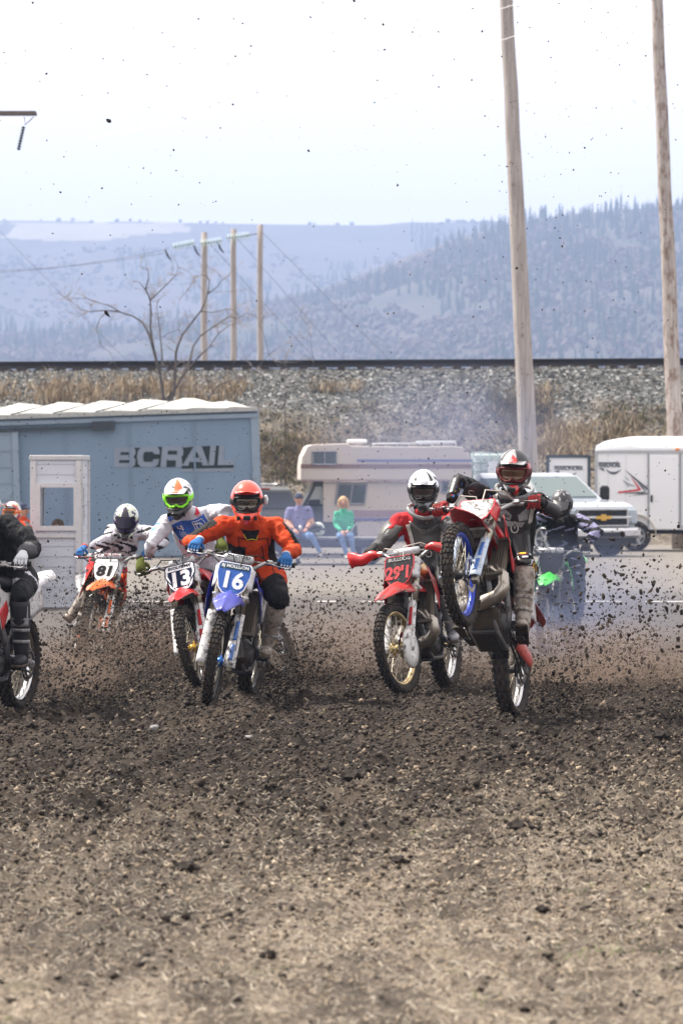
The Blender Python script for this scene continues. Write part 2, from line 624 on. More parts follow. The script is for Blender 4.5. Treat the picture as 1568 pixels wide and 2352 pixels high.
# loose ballast stones
def chunk_field(name, pts, sizes, mats, mi=None, seed=1, squash=(1, 1, 1), smooth=False):
    """many small irregular octahedral lumps as one mesh"""
    r = np.random.default_rng(seed)
    n = len(pts)
    base = np.array([(1, 0, 0), (0, 1, 0), (-1, 0, 0), (0, -1, 0), (0, 0, 1), (0, 0, -1)], float)
    fc = np.array([(0, 1, 4), (1, 2, 4), (2, 3, 4), (3, 0, 4), (1, 0, 5), (2, 1, 5), (3, 2, 5), (0, 3, 5)])
    v = base[None] * r.uniform(.65, 1.15, (n, 6, 1)) + r.uniform(-.17, .17, (n, 6, 3))
    # random rotation
    q = r.normal(size=(n, 4)); q /= np.linalg.norm(q, axis=1)[:, None]
    a, b, c, d = q.T
    R = np.stack([1 - 2 * (c * c + d * d), 2 * (b * c - a * d), 2 * (b * d + a * c), 2 * (b * c + a * d), 1 - 2 * (b * b + d * d), 2 * (c * d - a * b), 2 * (b * d - a * c), 2 * (c * d + a * b), 1 - 2 * (b * b + c * c)], -1).reshape(n, 3, 3)
    st = r.uniform(.7, 1.4, (n, 1, 3))
    v = np.einsum('nij,nkj->nki', R, v * st)
    v = v * np.array(squash) * sizes[:, None, None] + pts[:, None]
    f = fc[None] + (np.arange(n) * 6)[:, None, None]
    m_ = None if mi is None else np.repeat(mi, 8)
    return raw_mesh(name, v.reshape(-1, 3), f.reshape(-1, 3), mats, smooth, m_)
r = np.random.default_rng(3)
n = 24000
x = r.uniform(-14, 14, n); v_ = 113.5 + 12 * r.random(n) ** .7
y = v_ - RS * x
pts = np.stack([x, y, ez(x, y) + .01], -1)
sm_ = [mat('stone_dark', (.03, .033, .033, 1), .8), mat('stone_grey', (.10, .103, .10, 1), .8), mat('stone_pale', (.24, .24, .23, 1), .8), mat('stone_brown', (.17, .13, .10, 1), .9)]
bal = chunk_field('ballast_stones', pts, r.uniform(.014, .046, n), sm_, r.choice(4, n, p=[.45, .30, .07, .18]), 5)
tag(bal, 'grey and black ballast stones scattered over the railway bank', 'stones', kind='stuff')

# rails
iron = mat('rusty_rail', (.022, .019, .018, 1), .8, .2, var=.3)
def rail_line(v0, label):
    mb = MB()
    prof = [(-.07, 0), (.07, 0), (.07, .02), (.012, .04), (.012, .12), (.036, .135), (.036, .18), (-.036, .18), (-.036, .135), (-.012, .12), (-.012, .04), (-.07, .02)]
    ends = []
    for xx in (-600, 600):
        ends.append([(xx + a * RS, v0 - RS * xx + a, 4.72 - .035 + b) for a, b in prof])
    k = len(prof)
    mb.add(ends[0] + ends[1], [(i, (i + 1) % k, k + (i + 1) % k, k + i) for i in range(k)])
    tag(mb.build('railway_rail', iron), label, 'rail', 'rails of the railway line on the bank')
rail_line(125.35, 'dark steel rail along the near edge of the gravel bank')
rail_line(126.8, 'far steel rail of the line, hidden close behind the near rail')
mb = MB()
for k in range(-60, 61):
    xx = k * .55
    mb.box((xx, 126.07 - RS * xx, 4.625), (.22, 2.5, .12), R=Matrix.Rotation(-RS * 0 , 3, 'Z'))
tag(mb.build('railway_sleepers', mat('sleeper', (.05, .04, .035, 1), .9)), 'dark timber sleepers beneath the rails on top of the bank', 'sleepers', kind='stuff')

# ------------------------------------------------------------------ dry grass and brush on the bank
def tufts(name, centres, rad, nb, hgt, mats, label, cat, seed, wid=.012, lean=.35):
    r = np.random.default_rng(seed)
    vs, fs, ms = [], [], []
    for (cx, cy_, cz, sc) in centres:
        k = int(nb * sc)
        ang = r.uniform(0, 2 * pi, k); rr = rad * sc * np.sqrt(r.random(k))
        bx, by = cx + rr * np.cos(ang), cy_ + rr * np.sin(ang) * .6
        h = hgt * sc * r.uniform(.4, 1.1, k)
        la = r.normal(0, lean, (k, 2))
        w0 = wid * r.uniform(.6, 1.5, k)
        th = r.uniform(0, pi, k)
        for i in range(k):
            dx, dy = cos(th[i]) * w0[i], sin(th[i]) * w0[i]
            z0 = cz if cz is not None else float(ez(bx[i], by[i]))
            o = len(vs)
            lx, ly, hh = la[i, 0] * h[i], la[i, 1] * h[i], h[i]
            vs += [(bx[i] - dx, by[i] - dy, z0 - .03), (bx[i] + dx, by[i] + dy, z0 - .03),
                   (bx[i] + lx * .45 + dx * .8, by[i] + ly * .45 + dy * .8, z0 + hh * .6), (bx[i] + lx * .45 - dx * .8, by[i] + ly * .45 - dy * .8, z0 + hh * .6),
                   (bx[i] + lx * 1.2, by[i] + ly * 1.2, z0 + hh)]
            fs += [(o, o + 1, o + 2), (o, o + 2, o + 3), (o + 3, o + 2, o + 4)]
            a = int(r.integers(len(mats)))
            ms += [a, a, a]
    o = raw_mesh(name, np.array(vs), np.array(fs), mats, False, np.array(ms))
    return tag(o, label, cat, kind='stuff')
straw = [mat('straw_a', (.36, .28, .18, 1), .8), mat('straw_b', (.22, .17, .11, 1), .8), mat('straw_c', (.50, .42, .30, 1), .8), mat('straw_d', (.16, .11, .07, 1), .8)]
brown = [mat('brush_a', (.12, .085, .055, 1), .9), mat('brush_b', (.2, .15, .09, 1), .9), mat('brush_c', (.07, .06, .04, 1), .9), mat('brush_d', (.11, .12, .05, 1), .9)]
def onbank(xD, yD):
    """where the ray through a picture point meets the bank"""
    for Z in np.arange(105, 127, .1):
        p = P(xD, yD, Z)
        if Z + RS * p.x > 113 and ez(p.x, p.y) >= p.z:
            return p
    return None
def scat(regions, n, s0, s1, seed):
    r = np.random.default_rng(seed); out = []
    for (x0, y0, x1, y1, k) in regions:
        for _ in range(int(n * k)):
            p = onbank(r.uniform(x0, x1), r.uniform(y0, y1))
            if p is not None:
                out.append((p.x, p.y, None, r.uniform(s0, s1)))
    return out
tufts('dry_grass', scat([(-60, 888, 560, 935, 2.6), (-60, 870, 560, 890, .25), (1235, 990, 1350, 1060, 1.2), (1350, 990, 1640, 1060, .35), (720, 885, 820, 905, .2), (1235, 900, 1270, 960, .15), (610, 1010, 760, 1060, .35), (1000, 960, 1600, 1030, .4)], 60, .4, 1.1, 21), .34, 26, .42, straw,
      'pale straw coloured dry grass growing in clumps on the railway bank', 'grass', 22, .010)
tufts('dead_brush', scat([(600, 940, 1200, 1080, 1.1), (1130, 900, 1250, 990, 1.2), (600, 1000, 720, 1110, 1.8), (1380, 930, 1600, 1010, 1.0), (1225, 920, 1260, 1000, .6)], 60, .4, .9, 31), .35, 22, .35, brown,
      'low brown and dull green brush growing over the foot of the railway bank', 'brush', 32, .011, .6)

# ------------------------------------------------------------------ hills across the valley
def hill_mat(name, c1, c2, c3, sc):
    m = bpy.data.materials.new(name)
    m.use_nodes = True
    nt = m.node_tree; L = nt.links.new
    b = nt.nodes['Principled BSDF']
    tc = N(nt, 'ShaderNodeTexCoord')
    a = N(nt, 'ShaderNodeTexNoise'); a.inputs['Scale'].default_value = sc; a.inputs['Detail'].default_value = 9; a.inputs['Roughness'].default_value = .72
    L(tc.outputs['Object'], a.inputs['Vector'])
    c = N(nt, 'ShaderNodeTexNoise'); c.inputs['Scale'].default_value = sc * 9; c.inputs['Detail'].default_value = 5; c.inputs['Roughness'].default_value = .8
    L(tc.outputs['Object'], c.inputs['Vector'])
    r = N(nt, 'ShaderNodeMapRange'); r.inputs[1].default_value = .38; r.inputs[2].default_value = .62; L(a.outputs[0], r.inputs[0])
    r2 = N(nt, 'ShaderNodeMapRange'); r2.inputs[1].default_value = .35; r2.inputs[2].default_value = .65; L(c.outputs[0], r2.inputs[0])
    x = N(nt, 'ShaderNodeMix', data_type='RGBA'); x.inputs[6].default_value = c1; x.inputs[7].default_value = c2; L(r.outputs[0], x.inputs[0])
    x2 = N(nt, 'ShaderNodeMix', data_type='RGBA'); x2.inputs[7].default_value = c3; L(x.outputs[2], x2.inputs[6])
    q = N(nt, 'ShaderNodeMath', operation='MULTIPLY'); q.inputs[1].default_value = .6; L(r2.outputs[0], q.inputs[0]); L(q.outputs[0], x2.inputs[0])
    L(x2.outputs[2], b.inputs['Base Color'])
    b.inputs['Roughness'].default_value = .95
    b.inputs['Specular IOR Level'].default_value = .1
    return m
hm1 = hill_mat('far_hill', (.055, .05, .055, 1), (.10, .085, .09, 1), (.04, .045, .05, 1), .006)
hm2 = hill_mat('near_hill', (.04, .045, .04, 1), (.10, .08, .075, 1), (.03, .04, .035, 1), .012)
fm = hill_mat('field', (.20, .19, .16, 1), (.26, .245, .20, 1), (.17, .155, .13, 1), .004)
def prof(pts):
    xs_, ys_ = zip(*pts)
    return lambda x: np.interp(x, xs_, ys_)
# ridge heights as picture rows; x is the picture column
far_r = prof([(-3000, 480), (-500, 520), (0, 513), (60, 507), (210, 509), (240, 514), (320, 509), (520, 514), (700, 517), (860, 518), (930, 511), (1020, 512), (1150, 518), (1600, 530), (4000, 500)])
def hcol(X, Y):
    return 784 + F * X / Y
def far_z(X, Y):
    top = HC + (YH - far_r(784 + F * X / 4200.)) / F * 4200
    t = np.clip((Y - 2500) / 1400, 0, 1)
    z = top * (.93 * t ** .8)
    z = z + 14 * (fbm(X * .012 + 3, Y * .006, 3) - .5) * np.sin(pi * t) * 2.2
    t2 = np.clip((Y - 3900) / 300, 0, 1)
    z = z + top * .07 * t2
    z = np.where(Y > 4200, top * (1 - ((Y - 4200) / 900) * .35), z)
    return z - 4 * (1 - t)
near_b = prof([(-3000, 860), (-400, 800), (0, 760), (300, 745), (600, 690), (760, 655), (900, 600), (1050, 545), (1180, 512), (1240, 500), (1340, 488), (1460, 478), (1580, 468), (1900, 440), (3500, 430)])
def near_z(X, Y):
    top = HC + (YH - near_b(784 + F * X / 2500.)) / F * 2500
    t = np.clip((Y - 1500) / 1000, 0, 1)
    z = top * (t ** .85) - 3
    z = z + 20 * (fbm(X * .010 + 3, Y * .004 + 2, 3) - .5) * np.sin(pi * t)
    return np.where(Y > 2500, top * (1 - ((Y - 2500) / 500) * .6), z)
hx = np.concatenate([[-2600, -1600, -1000, -700, -520], np.arange(-420, 430, 7), [520, 700, 1000, 1600, 2600]])
hill_f = grid_mesh('far_hill', hx, np.concatenate([np.arange(2450, 4250, 22), [4300, 4500, 5000]]), far_z, [hm1, fm])
me = hill_f.data
cz = np.zeros(len(me.polygons) * 3); me.polygons.foreach_get('center', cz); cz = cz.reshape(-1, 3)
colx = hcol(cz[:, 0], cz[:, 1]); rowy = YH - F * (cz[:, 2] - HC) / cz[:, 1]
fld = (rowy > 512) & (rowy < 547 + 6 * np.sin(colx * .01) - .02 * colx * (colx > 300)) & (colx < 430) & (cz[:, 1] < 4000) & (fbm(cz[:, 0] * .02, cz[:, 1] * .006, 2) > .22)
me.polygons.foreach_set('material_index', fld.astype(np.int32)); me.update()
tag(hill_f, kind='structure')
hill_n = grid_mesh('near_hill', hx * .8, np.concatenate([np.arange(1480, 2520, 14), [2560, 2700, 3000]]), near_z, hm2)
tag(hill_n, kind='structure')

# woods on the hills: conifers in jagged tiers, and bare pale broadleaf crowns
def conifers(name, xy, zf, h, m, label, seed):
    r = np.random.default_rng(seed)
    vs, fs, o = [], [], 0
    K = 7; T = 5
    for (x, y), hh in zip(xy, h):
        z0 = float(zf(np.array(x), np.array(y))) - .5
        rad = hh * r.uniform(.10, .15)
        a0 = r.uniform(0, 6)
        tv = []
        for t in range(T):
            zb = z0 + hh * (.08 + .84 * t / T) ; zt = z0 + hh * min(1, .08 + .84 * (t + 1.7) / T)
            rr = rad * (1 - t / T) ** .8 + .15
            for k in range(K):
                a = a0 + t + 2 * pi * k / K
                q = rr * r.uniform(.6, 1.25)
                tv.append((x + q * cos(a), y + q * sin(a), zb - r.uniform(0, .06) * hh))
            tv.append((x, y, zt))
            b = o + t * (K + 1)
            for k in range(K):
                fs.append((b + k, b + (k + 1) % K, b + K))
        vs += tv; o += T * (K + 1)
    return tag(raw_mesh(name, np.array(vs), np.array(fs), m), label, 'forest', kind='stuff')
r = np.random.default_rng(41)
con = mat('conifer', (.028, .05, .038, 1), .9, var=.5, scale=.2)
con2 = mat('conifer_far', (.035, .055, .05, 1), .9, var=.4, scale=.2)
bare = [mat('bare_crown_a', (.11, .085, .085, 1), .95, var=.3, scale=.3), mat('bare_crown_b', (.075, .065, .065, 1), .95, var=.3, scale=.3), mat('bare_crown_c', (.105, .09, .09, 1), .95, var=.3, scale=.3)]
xy = []
while len(xy) < 4300:
    x, y = r.uniform(-330, 420), 1520 + 1000 * r.random() ** .7
    c = 784 + F * x / y
    t = (y - 1500) / 1000
    dens = fbm(np.array(x * .02 + 7), np.array(y * .008), 3)
    if dens > .60 - .26 * t * (c > 1000) - .12 * t + .05 * (c < 500) or (t > .93 and c > 1150):
        xy.append((x, y))
xy += [(x, 2488 + r.uniform(-25, 25)) for x in np.linspace(80, 420, 420) if r.random() < .75]
conifers('near_woods', xy, near_z, 4.0 + 7.5 * r.random(len(xy)) ** 1.6, con, 'dark spruces standing over the nearer hill at the right', 42)
xy = []
while len(xy) < 1500:
    x, y = r.uniform(-420, 300), r.uniform(2700, 3850)
    if fbm(np.array(x * .014), np.array(y * .005), 3) > .55 and not (y > 3500 and y < 4000 and x < 60):
        xy.append((x, y))
conifers('far_woods', xy, far_z, r.uniform(5, 12, len(xy)), con2, 'small blue grey spruces scattered on the farther hill', 43)
n = 22000
y = 1520 + 960 * r.random(n) ** .8; x = r.uniform(-330, 420, n)
k = fbm(x * .02 + 40, y * .009, 3) > .38
x, y = x[k], y[k]; s = r.uniform(1.0, 2.4, len(x))
o = chunk_field('bare_woods', np.stack([x, y, near_z(x, y) + s * .8], -1), s, bare, r.integers(0, 3, len(x)), 44, (.9, .9, 1.15))
tag(o, 'pale leafless crowns between the spruces on the nearer hill', 'forest', kind='stuff')
n = 7000
y = r.uniform(2600, 4000, n); x = r.uniform(-430, 430, n)
k = (fbm(x * .014 + 40, y * .006, 3) > .40) & ~((y > 3560) & (y < 3990) & (x < 80))
x, y = x[k], y[k]; s = r.uniform(1.5, 3.2, len(x))
o = chunk_field('far_bare_woods', np.stack([x, y, far_z(x, y) + s * .5], -1), s, bare, r.integers(0, 3, len(x)), 45, (1, 1, .9))
tag(o, 'grey leafless trees covering the farther hill below the field', 'forest', kind='stuff')

# ------------------------------------------------------------------ poles and wires
def wood_mat(name, c1, c2, sc=1.0, stain=.5):
    m = bpy.data.materials.new(name); m.use_nodes = True
    nt = m.node_tree; L = nt.links.new; b = nt.nodes['Principled BSDF']
    tc = N(nt, 'ShaderNodeTexCoord'); mp = N(nt, 'ShaderNodeMapping'); mp.inputs['Scale'].default_value = (9 * sc, 9 * sc, .55 * sc)
    L(tc.outputs['Object'], mp.inputs[0])
    a = N(nt, 'ShaderNodeTexNoise'); a.inputs['Scale'].default_value = 2; a.inputs['Detail'].default_value = 8; L(mp.outputs[0], a.inputs['Vector'])
    x = N(nt, 'ShaderNodeMix', data_type='RGBA'); x.inputs[6].default_value = c1; x.inputs[7].default_value = c2
    r = N(nt, 'ShaderNodeMapRange'); r.inputs[1].default_value = .3; r.inputs[2].default_value = .7; L(a.outputs[0], r.inputs[0]); L(r.outputs[0], x.inputs[0])
    mp2 = N(nt, 'ShaderNodeMapping'); mp2.inputs['Scale'].default_value = (5, 5, 2.0); L(tc.outputs['Object'], mp2.inputs[0])
    c = N(nt, 'ShaderNodeTexNoise'); c.inputs['Scale'].default_value = 1.6; c.inputs['Detail'].default_value = 7; c.inputs['Roughness'].default_value = .7; L(mp2.outputs[0], c.inputs['Vector'])
    r2 = N(nt, 'ShaderNodeMapRange'); r2.inputs[1].default_value = .60 - .07 * stain; r2.inputs[2].default_value = .68 - .04 * stain; r2.inputs[4].default_value = .85; L(c.outputs[0], r2.inputs[0])
    x2 = N(nt, 'ShaderNodeMix', data_type='RGBA'); x2.inputs[7].default_value = (.13, .075, .05, 1); L(r2.outputs[0], x2.inputs[0]); L(x.outputs[2], x2.inputs[6])
    L(x2.outputs[2], b.inputs['Base Color']); b.inputs['Roughness'].default_value = .9
    bp = N(nt, 'ShaderNodeBump'); bp.inputs['Strength'].default_value = .5; bp.inputs['Distance'].default_value = .02; L(a.outputs[0], bp.inputs['Height']); L(bp.outputs[0], b.inputs['Normal'])
    return m
wood = wood_mat('grey_wood', (.22, .195, .18, 1), (.38, .345, .325, 1), 1, .25)
wood2 = wood_mat('stained_wood', (.24, .205, .185, 1), (.42, .38, .35, 1), 1, 1.6)
steel = mat('galvanised_steel', (.34, .35, .36, 1), .5, .6)
dark = mat('dark_metal', (.03, .03, .032, 1), .5, .4)
def pole(name, base, top, r0, r1, m, label, group=None):
    mb = MB()
    b, t = V(base), V(top)
    k = 14
    rr = random.Random(int(b.x * 100))
    pts = [b.lerp(t, i / k) + V((rr.uniform(-.012, .012), 0, 0)) - b for i in range(k + 1)]
    mb.tube(pts, [r0 + (r1 - r0) * i / k for i in range(k + 1)], 18, ref=(1, 0, 0))
    o = mb.build(name, m); o.location = b
    return tag(o, label, 'pole', group)
def pole_line(x0, y0, x1, y1, Z, zb, ztop):
    """a leaning pole through two picture points at distance Z, from height zb to ztop"""
    a, b = P(x0, y0, Z), P(x1, y1, Z)
    d = (b - a) / (b.z - a.z)
    return a + d * (zb - a.z), a + d * (ztop - a.z)
b_, t_ = pole_line(1212, 1040, 1162, 0, 104, -.3, 15.2)
pole('utility_pole', b_, t_, .235, .145, wood, 'tall bare weathered grey pole rising behind the rider on the wheelie bike', 'tall leaning poles by the bank')
for s in (0,):
    pass
b2, t2 = pole_line(1552, 1040, 1507, 0, 106, -.3, 15.0)
pole('utility_pole', b2, t2, .215, .13, wood2, 'tall pole with rusty brown stains rising behind the white enclosed trailer', 'tall leaning poles by the bank')
fars = []
for (x, yt, wd, lb) in ((469, 534, .25, 'leftmost of the three short poles beyond the railway, with insulators crossing its top'),
                        (536, 526, .24, 'middle one of the three short poles beyond the railway'),
                        (597, 516, .24, 'tallest and rightmost of the three short poles beyond the railway')):
    Z = 168
    t = P(x, yt, Z); base = V((t.x + .02, t.y, -.4))
    pole('utility_pole', base, t, wd * .56, wd * .44, wood, lb, 'three short poles beyond the railway')
    fars.append(t)
def wire(pts, r, mb, sag=0.0, n=14):
    a, b = V(pts[0]), V(pts[1])
    mb.tube([a.lerp(b, i / n) - V((0, 0, sag * 4 * (i / n) * (1 - i / n))) for i in range(n + 1)], r, 4, ref=(0, 0, 1), cap=False)
wm = mat('wire', (.10, .10, .11, 1), .5, .5)
mb = MB()
a = P(380, 574, 168); bq = P(590, 536, 168)
wire((a, P(-260, 634, 168)), .007, mb, .3); wire((a - V((0, 0, .12)), P(-260, 622, 168)), .007, mb, .3)
wire((P(560, 541, 168), P(592, 537, 168)), .02, mb)
tag(mb.build('power_line', wm), 'thin wires running left from the insulators on the three short poles', 'wire')
def guy(x, y, x2, y2, lb):
    mb = MB(); wire((P(x, y, 168), P(x2, y2, 168)), .008, mb)
    tag(mb.build('guy_wire', wm), lb, 'wire', 'guy wires of the three short poles')
guy(603, 534, 905, 838, 'guy wire slanting down right from the tallest of the short poles')
guy(545, 548, 800, 838, 'guy wire slanting down right from the middle short pole')
guy(478, 556, 735, 838, 'guy wire slanting down right from the leftmost short pole')
mb = MB(); wire((P(-60, 470, 168), P(300, 838, 168)), .006, mb)
tag(mb.build('guy_wire', wm), 'faint wire slanting down across the hill at the far left', 'wire', 'guy wires of the three short poles')
gl_ = mat('insulator_glass', (.55, .72, .66, 1), .15, 0, coat=.6)
def insulator(p0, p1, n, rad, label, m=gl_, hook=True):
    p0, p1 = V(p0), V(p1)
    e = empty('insulator_string', Matrix.Translation(p0))
    d = (p1 - p0)
    mb = MB(); mb.tube([V((0, 0, 0)), d], .02, 6, ref=(0, 1, .3)); mb.build('rod', dark, e)
    mb = MB()
    t, l, b = frame_from(d, (0, 1, 0))
    M = basis((0, 0, 0), l, t, b)
    for i in range(n):
        q = Matrix.Translation(d * ((i + .5) / n)) @ M
        mb.lathe([(.02, -.012), (rad, -.016), (rad, .002), (.03, .02), (.02, .02)], 12, M=q)
    mb.build('discs', m, e)
    return tag(e, label, 'insulator', 'insulator strings at the three short poles')
insulator(P(397, 568, 167.7), P(448, 558, 167.7), 8, .16, 'leftmost pale glass insulator string left of the three short poles')
insulator(P(460, 560, 167.6), P(511, 553, 167.6), 8, .16, 'pale glass insulator string crossing the leftmost short pole')
insulator(P(522, 547, 167.6), P(573, 541, 167.6), 8, .16, 'pale glass insulator string crossing the middle short pole')
for x, y in ((379, 572), (445, 563), (500, 556)):
    mb = MB(); p = P(x, y, 167.6)
    mb.tube([V((0, 0, 0)), V((.12, 0, -.28)), V((.24, 0, -.42))], [.03, .045, .02], 6, ref=(0, 1, 0))
    o = mb.build('line_hanger', dark); o.location = p
    tag(o, {379: 'dark hook hanging at the left end of the leftmost insulator string', 445: 'dark hook hanging between the first two insulator strings', 500: 'dark hook hanging right of the leftmost short pole'}[x], 'hook', 'hooks hanging beside the insulators')
# pole with a crossarm whose end reaches into the picture at the upper left
Z = 92
e = empty('crossarm_pole', Matrix.Translation(V((P(-170, 300, Z).x, Z, -.25))))
ex, ez_ = e.location.x, e.location.z
mb = MB(); mb.tube([V((0, 0, 0)), V((-.1, 0, P(0, 180, Z).z + .25))], [.19, .13], 16, ref=(1, 0, 0)); mb.build('pole', wood, e)
ta, tb = P(-420, 258, Z), P(84, 263, Z)
mb = MB()
c = (ta + tb) / 2 - e.location
mb.box(c + V((0, -.16, 0)), (tb.x - ta.x, .10, .075)); mb.box(c + V((0, .16, 0)), (tb.x - ta.x, .10, .075))
mb.build('crossarm', mat('arm_wood', (.14, .12, .11, 1), .9, var=.3), e)
q = tb - e.location
mb = MB()
mb.tube([q + V((-.05, 0, -.05)), q + V((-.24, 0, -.22)), q + V((-.25, 0, -.05))], .012, 6); mb.build('bracket', dark, e)
tag(e, 'wooden pole at the far left whose crossarm end reaches into the sky', 'pole')
dg = mat('dark_insulator', (.03, .05, .05, 1), .25)
insulator(P(55, 290, Z), P(43, 345, Z), 9, .045, 'dark insulator string hanging from the crossarm end in the sky', dg)
# high wires across the sky
wm2 = mat('sky_wire', (.75, .76, .78, 1), .5, .3)
hw = [((-200, 215), (620, -60)), ((-150, 262), (900, -10)), ((-100, 300), (1200, 5)), ((200, 318), (1500, -20))]
for i, (a, bb) in enumerate(hw):
    mb = MB(); wire((P(*a, 95), P(*bb, 80)), .006, mb, .25)
    tag(mb.build('overhead_wire', wm2), ['uppermost', 'second highest', 'third highest', 'lowest'][i] + ' of the faint wires slanting up to the right across the sky', 'wire', 'wires across the sky')

# ------------------------------------------------------------------ bare tree in front of the bank
bark = mat('bark', (.095, .085, .082, 1), .9, var=.35, scale=8)
twm = mat('twig_bark', (.26, .24, .23, 1), .9, var=.35, scale=8)
TB = [([(750, 900), (745, 830), (735, 780), (718, 715), (705, 660), (697, 610), (690, 560), (693, 500), (690, 440), (680, 410), (668, 390), (640, 355)], .085, .02),
      ([(668, 392), (683, 340), (680, 300), (650, 288)], .03, .008), ([(690, 440), (725, 405), (770, 360), (808, 325), (818, 285)], .035, .008),
      ([(705, 660), (690, 610), (672, 570), (655, 540), (610, 510), (550, 490), (500, 460), (430, 440), (390, 425), (330, 425)], .06, .008),
      ([(550, 490), (480, 485), (410, 490), (370, 480), (330, 445)], .035, .008), ([(500, 485), (460, 520), (440, 560), (450, 620)], .02, .006),
      ([(735, 780), (745, 700), (735, 600), (725, 520), (720, 450)], .045, .008),
      ([(790, 900), (800, 850), (805, 800), (808, 740), (810, 680), (822, 640), (840, 600), (870, 560), (900, 520), (925, 490), (940, 460), (960, 400), (965, 350), (940, 325), (900, 335), (870, 390)], .075, .008),
      ([(955, 410), (1000, 375), (1020, 345), (1000, 312)], .028, .006),
      ([(775, 900), (800, 850), (830, 800), (850, 760), (870, 720), (878, 680), (885, 650), (920, 600), (975, 560), (1050, 510), (1090, 520), (1130, 495), (1180, 510)], .07, .01),
      ([(830, 800), (860, 755), (900, 710), (930, 680), (960, 650), (1000, 590), (1050, 550), (1090, 540)], .045, .01),
      ([(920, 490), (980, 495), (1040, 480), (1080, 490)], .025, .006), ([(750, 610), (770, 590), (820, 575), (835, 600)], .018, .005),
      ([(835, 890), (832, 820), (845, 770)], .03, .008), ([(760, 900), (800, 845), (832, 800)], .05, .03)]
def tree(name, polys, Z, extra, label, seed, conv=lambda x, y: (.5 * x, 470.4 + .5 * y)):
    rr = random.Random(seed)
    base = P(*conv(*polys[0][0][0]), Z)
    g = V((base.x, base.y, float(ez(base.x, base.y)) - .1))
    e = empty(name, Matrix.Translation(g))
    lim = MB(); tw = MB()
    def twig(p, d, ln, r_, dep):
        pts = [p]; q = p; dd = d.normalized()
        for i in range(4):
            dd = (dd + V((rr.gauss(0, .22), rr.gauss(0, .22), rr.gauss(.02, .2)))).normalized()
            q = q + dd * ln / 4; pts.append(q)
        tw.tube(pts, [r_ * (1 - .2 * i) for i in range(5)], 4, cap=False)
        if dep > 0:
            for k in range(rr.randint(1, 3)):
                i = rr.randint(1, 4)
                twig(pts[i], dd + V((rr.gauss(0, .8), rr.gauss(0, .8), rr.gauss(0, .6))), ln * rr.uniform(.45, .8), r_ * .66, dep - 1)
    for k, (pl, r0, r1) in enumerate(polys):
        off = rr.uniform(-.5, .5)
        pts = []
        for i, (x, y) in enumerate(pl):
            t = i / (len(pl) - 1)
            p = P(*conv(x, y), Z)
            pts.append(V((p.x, p.y + off * t * 1.6 + rr.uniform(-.08, .08), p.z)) - g)
        if pl[0][1] >= 880:
            pts.insert(0, V((pts[0].x * .7, pts[0].y, min(-.05, pts[0].z - .3))))
        n_ = len(pts)
        lim.tube(pts, [.60 * (r0 + (r1 - r0) * i / (n_ - 1)) for i in range(n_)], 7, cap=True)
        for i in range(2, n_):
            for _ in range(extra if r0 < .06 or i > n_ * .4 else 1):
                if rr.random() < .9:
                    d = pts[i] - pts[i - 1]
                    twig(pts[i], d.normalized() + V((rr.gauss(0, .9), rr.gauss(0, .9), rr.gauss(0, .7))), rr.uniform(.2, .75), .010, 2)
    lim.build('limbs', bark, e); tw.build('twigs', twm, e)
    return tag(e, label, 'tree')
tree('bare_tree', TB, 114.2, 2, 'bare forked tree rising behind the blue grey railway boxcar', 5)
tree('bare_sapling', [([(950, 900), (1000, 830), (1080, 800), (1170, 760), (1230, 690), (1300, 640)], .035, .006), ([(1235, 690), (1215, 600), (1190, 530)], .012, .004)], 115, 2, 'thin arching sapling leaning right beyond the boxcar end', 6)
tree('bare_sapling', [([(1310, 930), (1312, 860), (1305, 800), (1312, 720)], .022, .005), ([(1435, 930), (1440, 720), (1425, 600), (1408, 545)], .016, .004)], 116, 2, 'thin upright bare sapling in the middle of the railway bank', 8)
tree('bare_sapling', [([(1290, 1190), (1262, 1130), (1235, 1108), (1212, 1098)], .03, .008), ([(1268, 1140), (1240, 1180), (1225, 1200)], .02, .006)], 113.5, 1, 'pale broken branch sticking out beside the boxcar end', 9)

# ================================================================== boxcar
W0 = P(603, 1270, 96); W0.z = -.22
wd_ = V((-1, -.012, -.033)).normalized()     # along the wall to the left; the old car stands a little tilted
wn = V((0, -1, 0))
wn = (wn - wd_ * wn.dot(wd_)).normalized()   # outward normal, towards the camera
wu = wd_.cross(-wn).normalized()
if wu.z < 0: wu = -wu
BL = 14.0
def onwall(x, y, off=.006):
    """picture point onto the boxcar's side"""
    o = V((0, 0, HC)); d = P(x, y, 1.0) - o
    t = (W0 - o).dot(wn) / d.dot(wn)
    return o + d * t + wn * off
box_paint = mat('boxcar_paint', (.165, .235, .32, 1), .7, mud=.10, scale=.9, var=.14, mudcol=(.12, .16, .21, 1))
BX = empty('railway_boxcar', Matrix.Translation(W0))
h1 = P(603, 937, 96).z + .22
hh = h1
Bm = basis((0, 0, 0), wd_, -wn, wu)       # local: x along, y inwards, z up
mb = MB(Bm)
mb.box((BL / 2, 1.4, hh / 2), (BL, 2.8, hh))
mb.build('body', box_paint, BX)
trim = mat('boxcar_trim', (.22, .28, .35, 1), .6, mud=.2, scale=2, mudcol=(.1, .1, .1, 1))
mb = MB(Bm)
mb.box((BL / 2, -.035, hh - .16), (BL, .07, .09)); mb.box((BL / 2, -.02, .25), (BL, .04, .3))
mb.box((.08, -.02, hh / 2), (.16, .04, hh - .4))
mb.build('side_rail', trim, BX)
mb = MB(Bm)
for k in range(1, 10):
    mb.box((k * 1.42, -.012, hh / 2 + .02), (.035, .024, hh - .55))
mb.build('seam_strips', box_paint, BX)
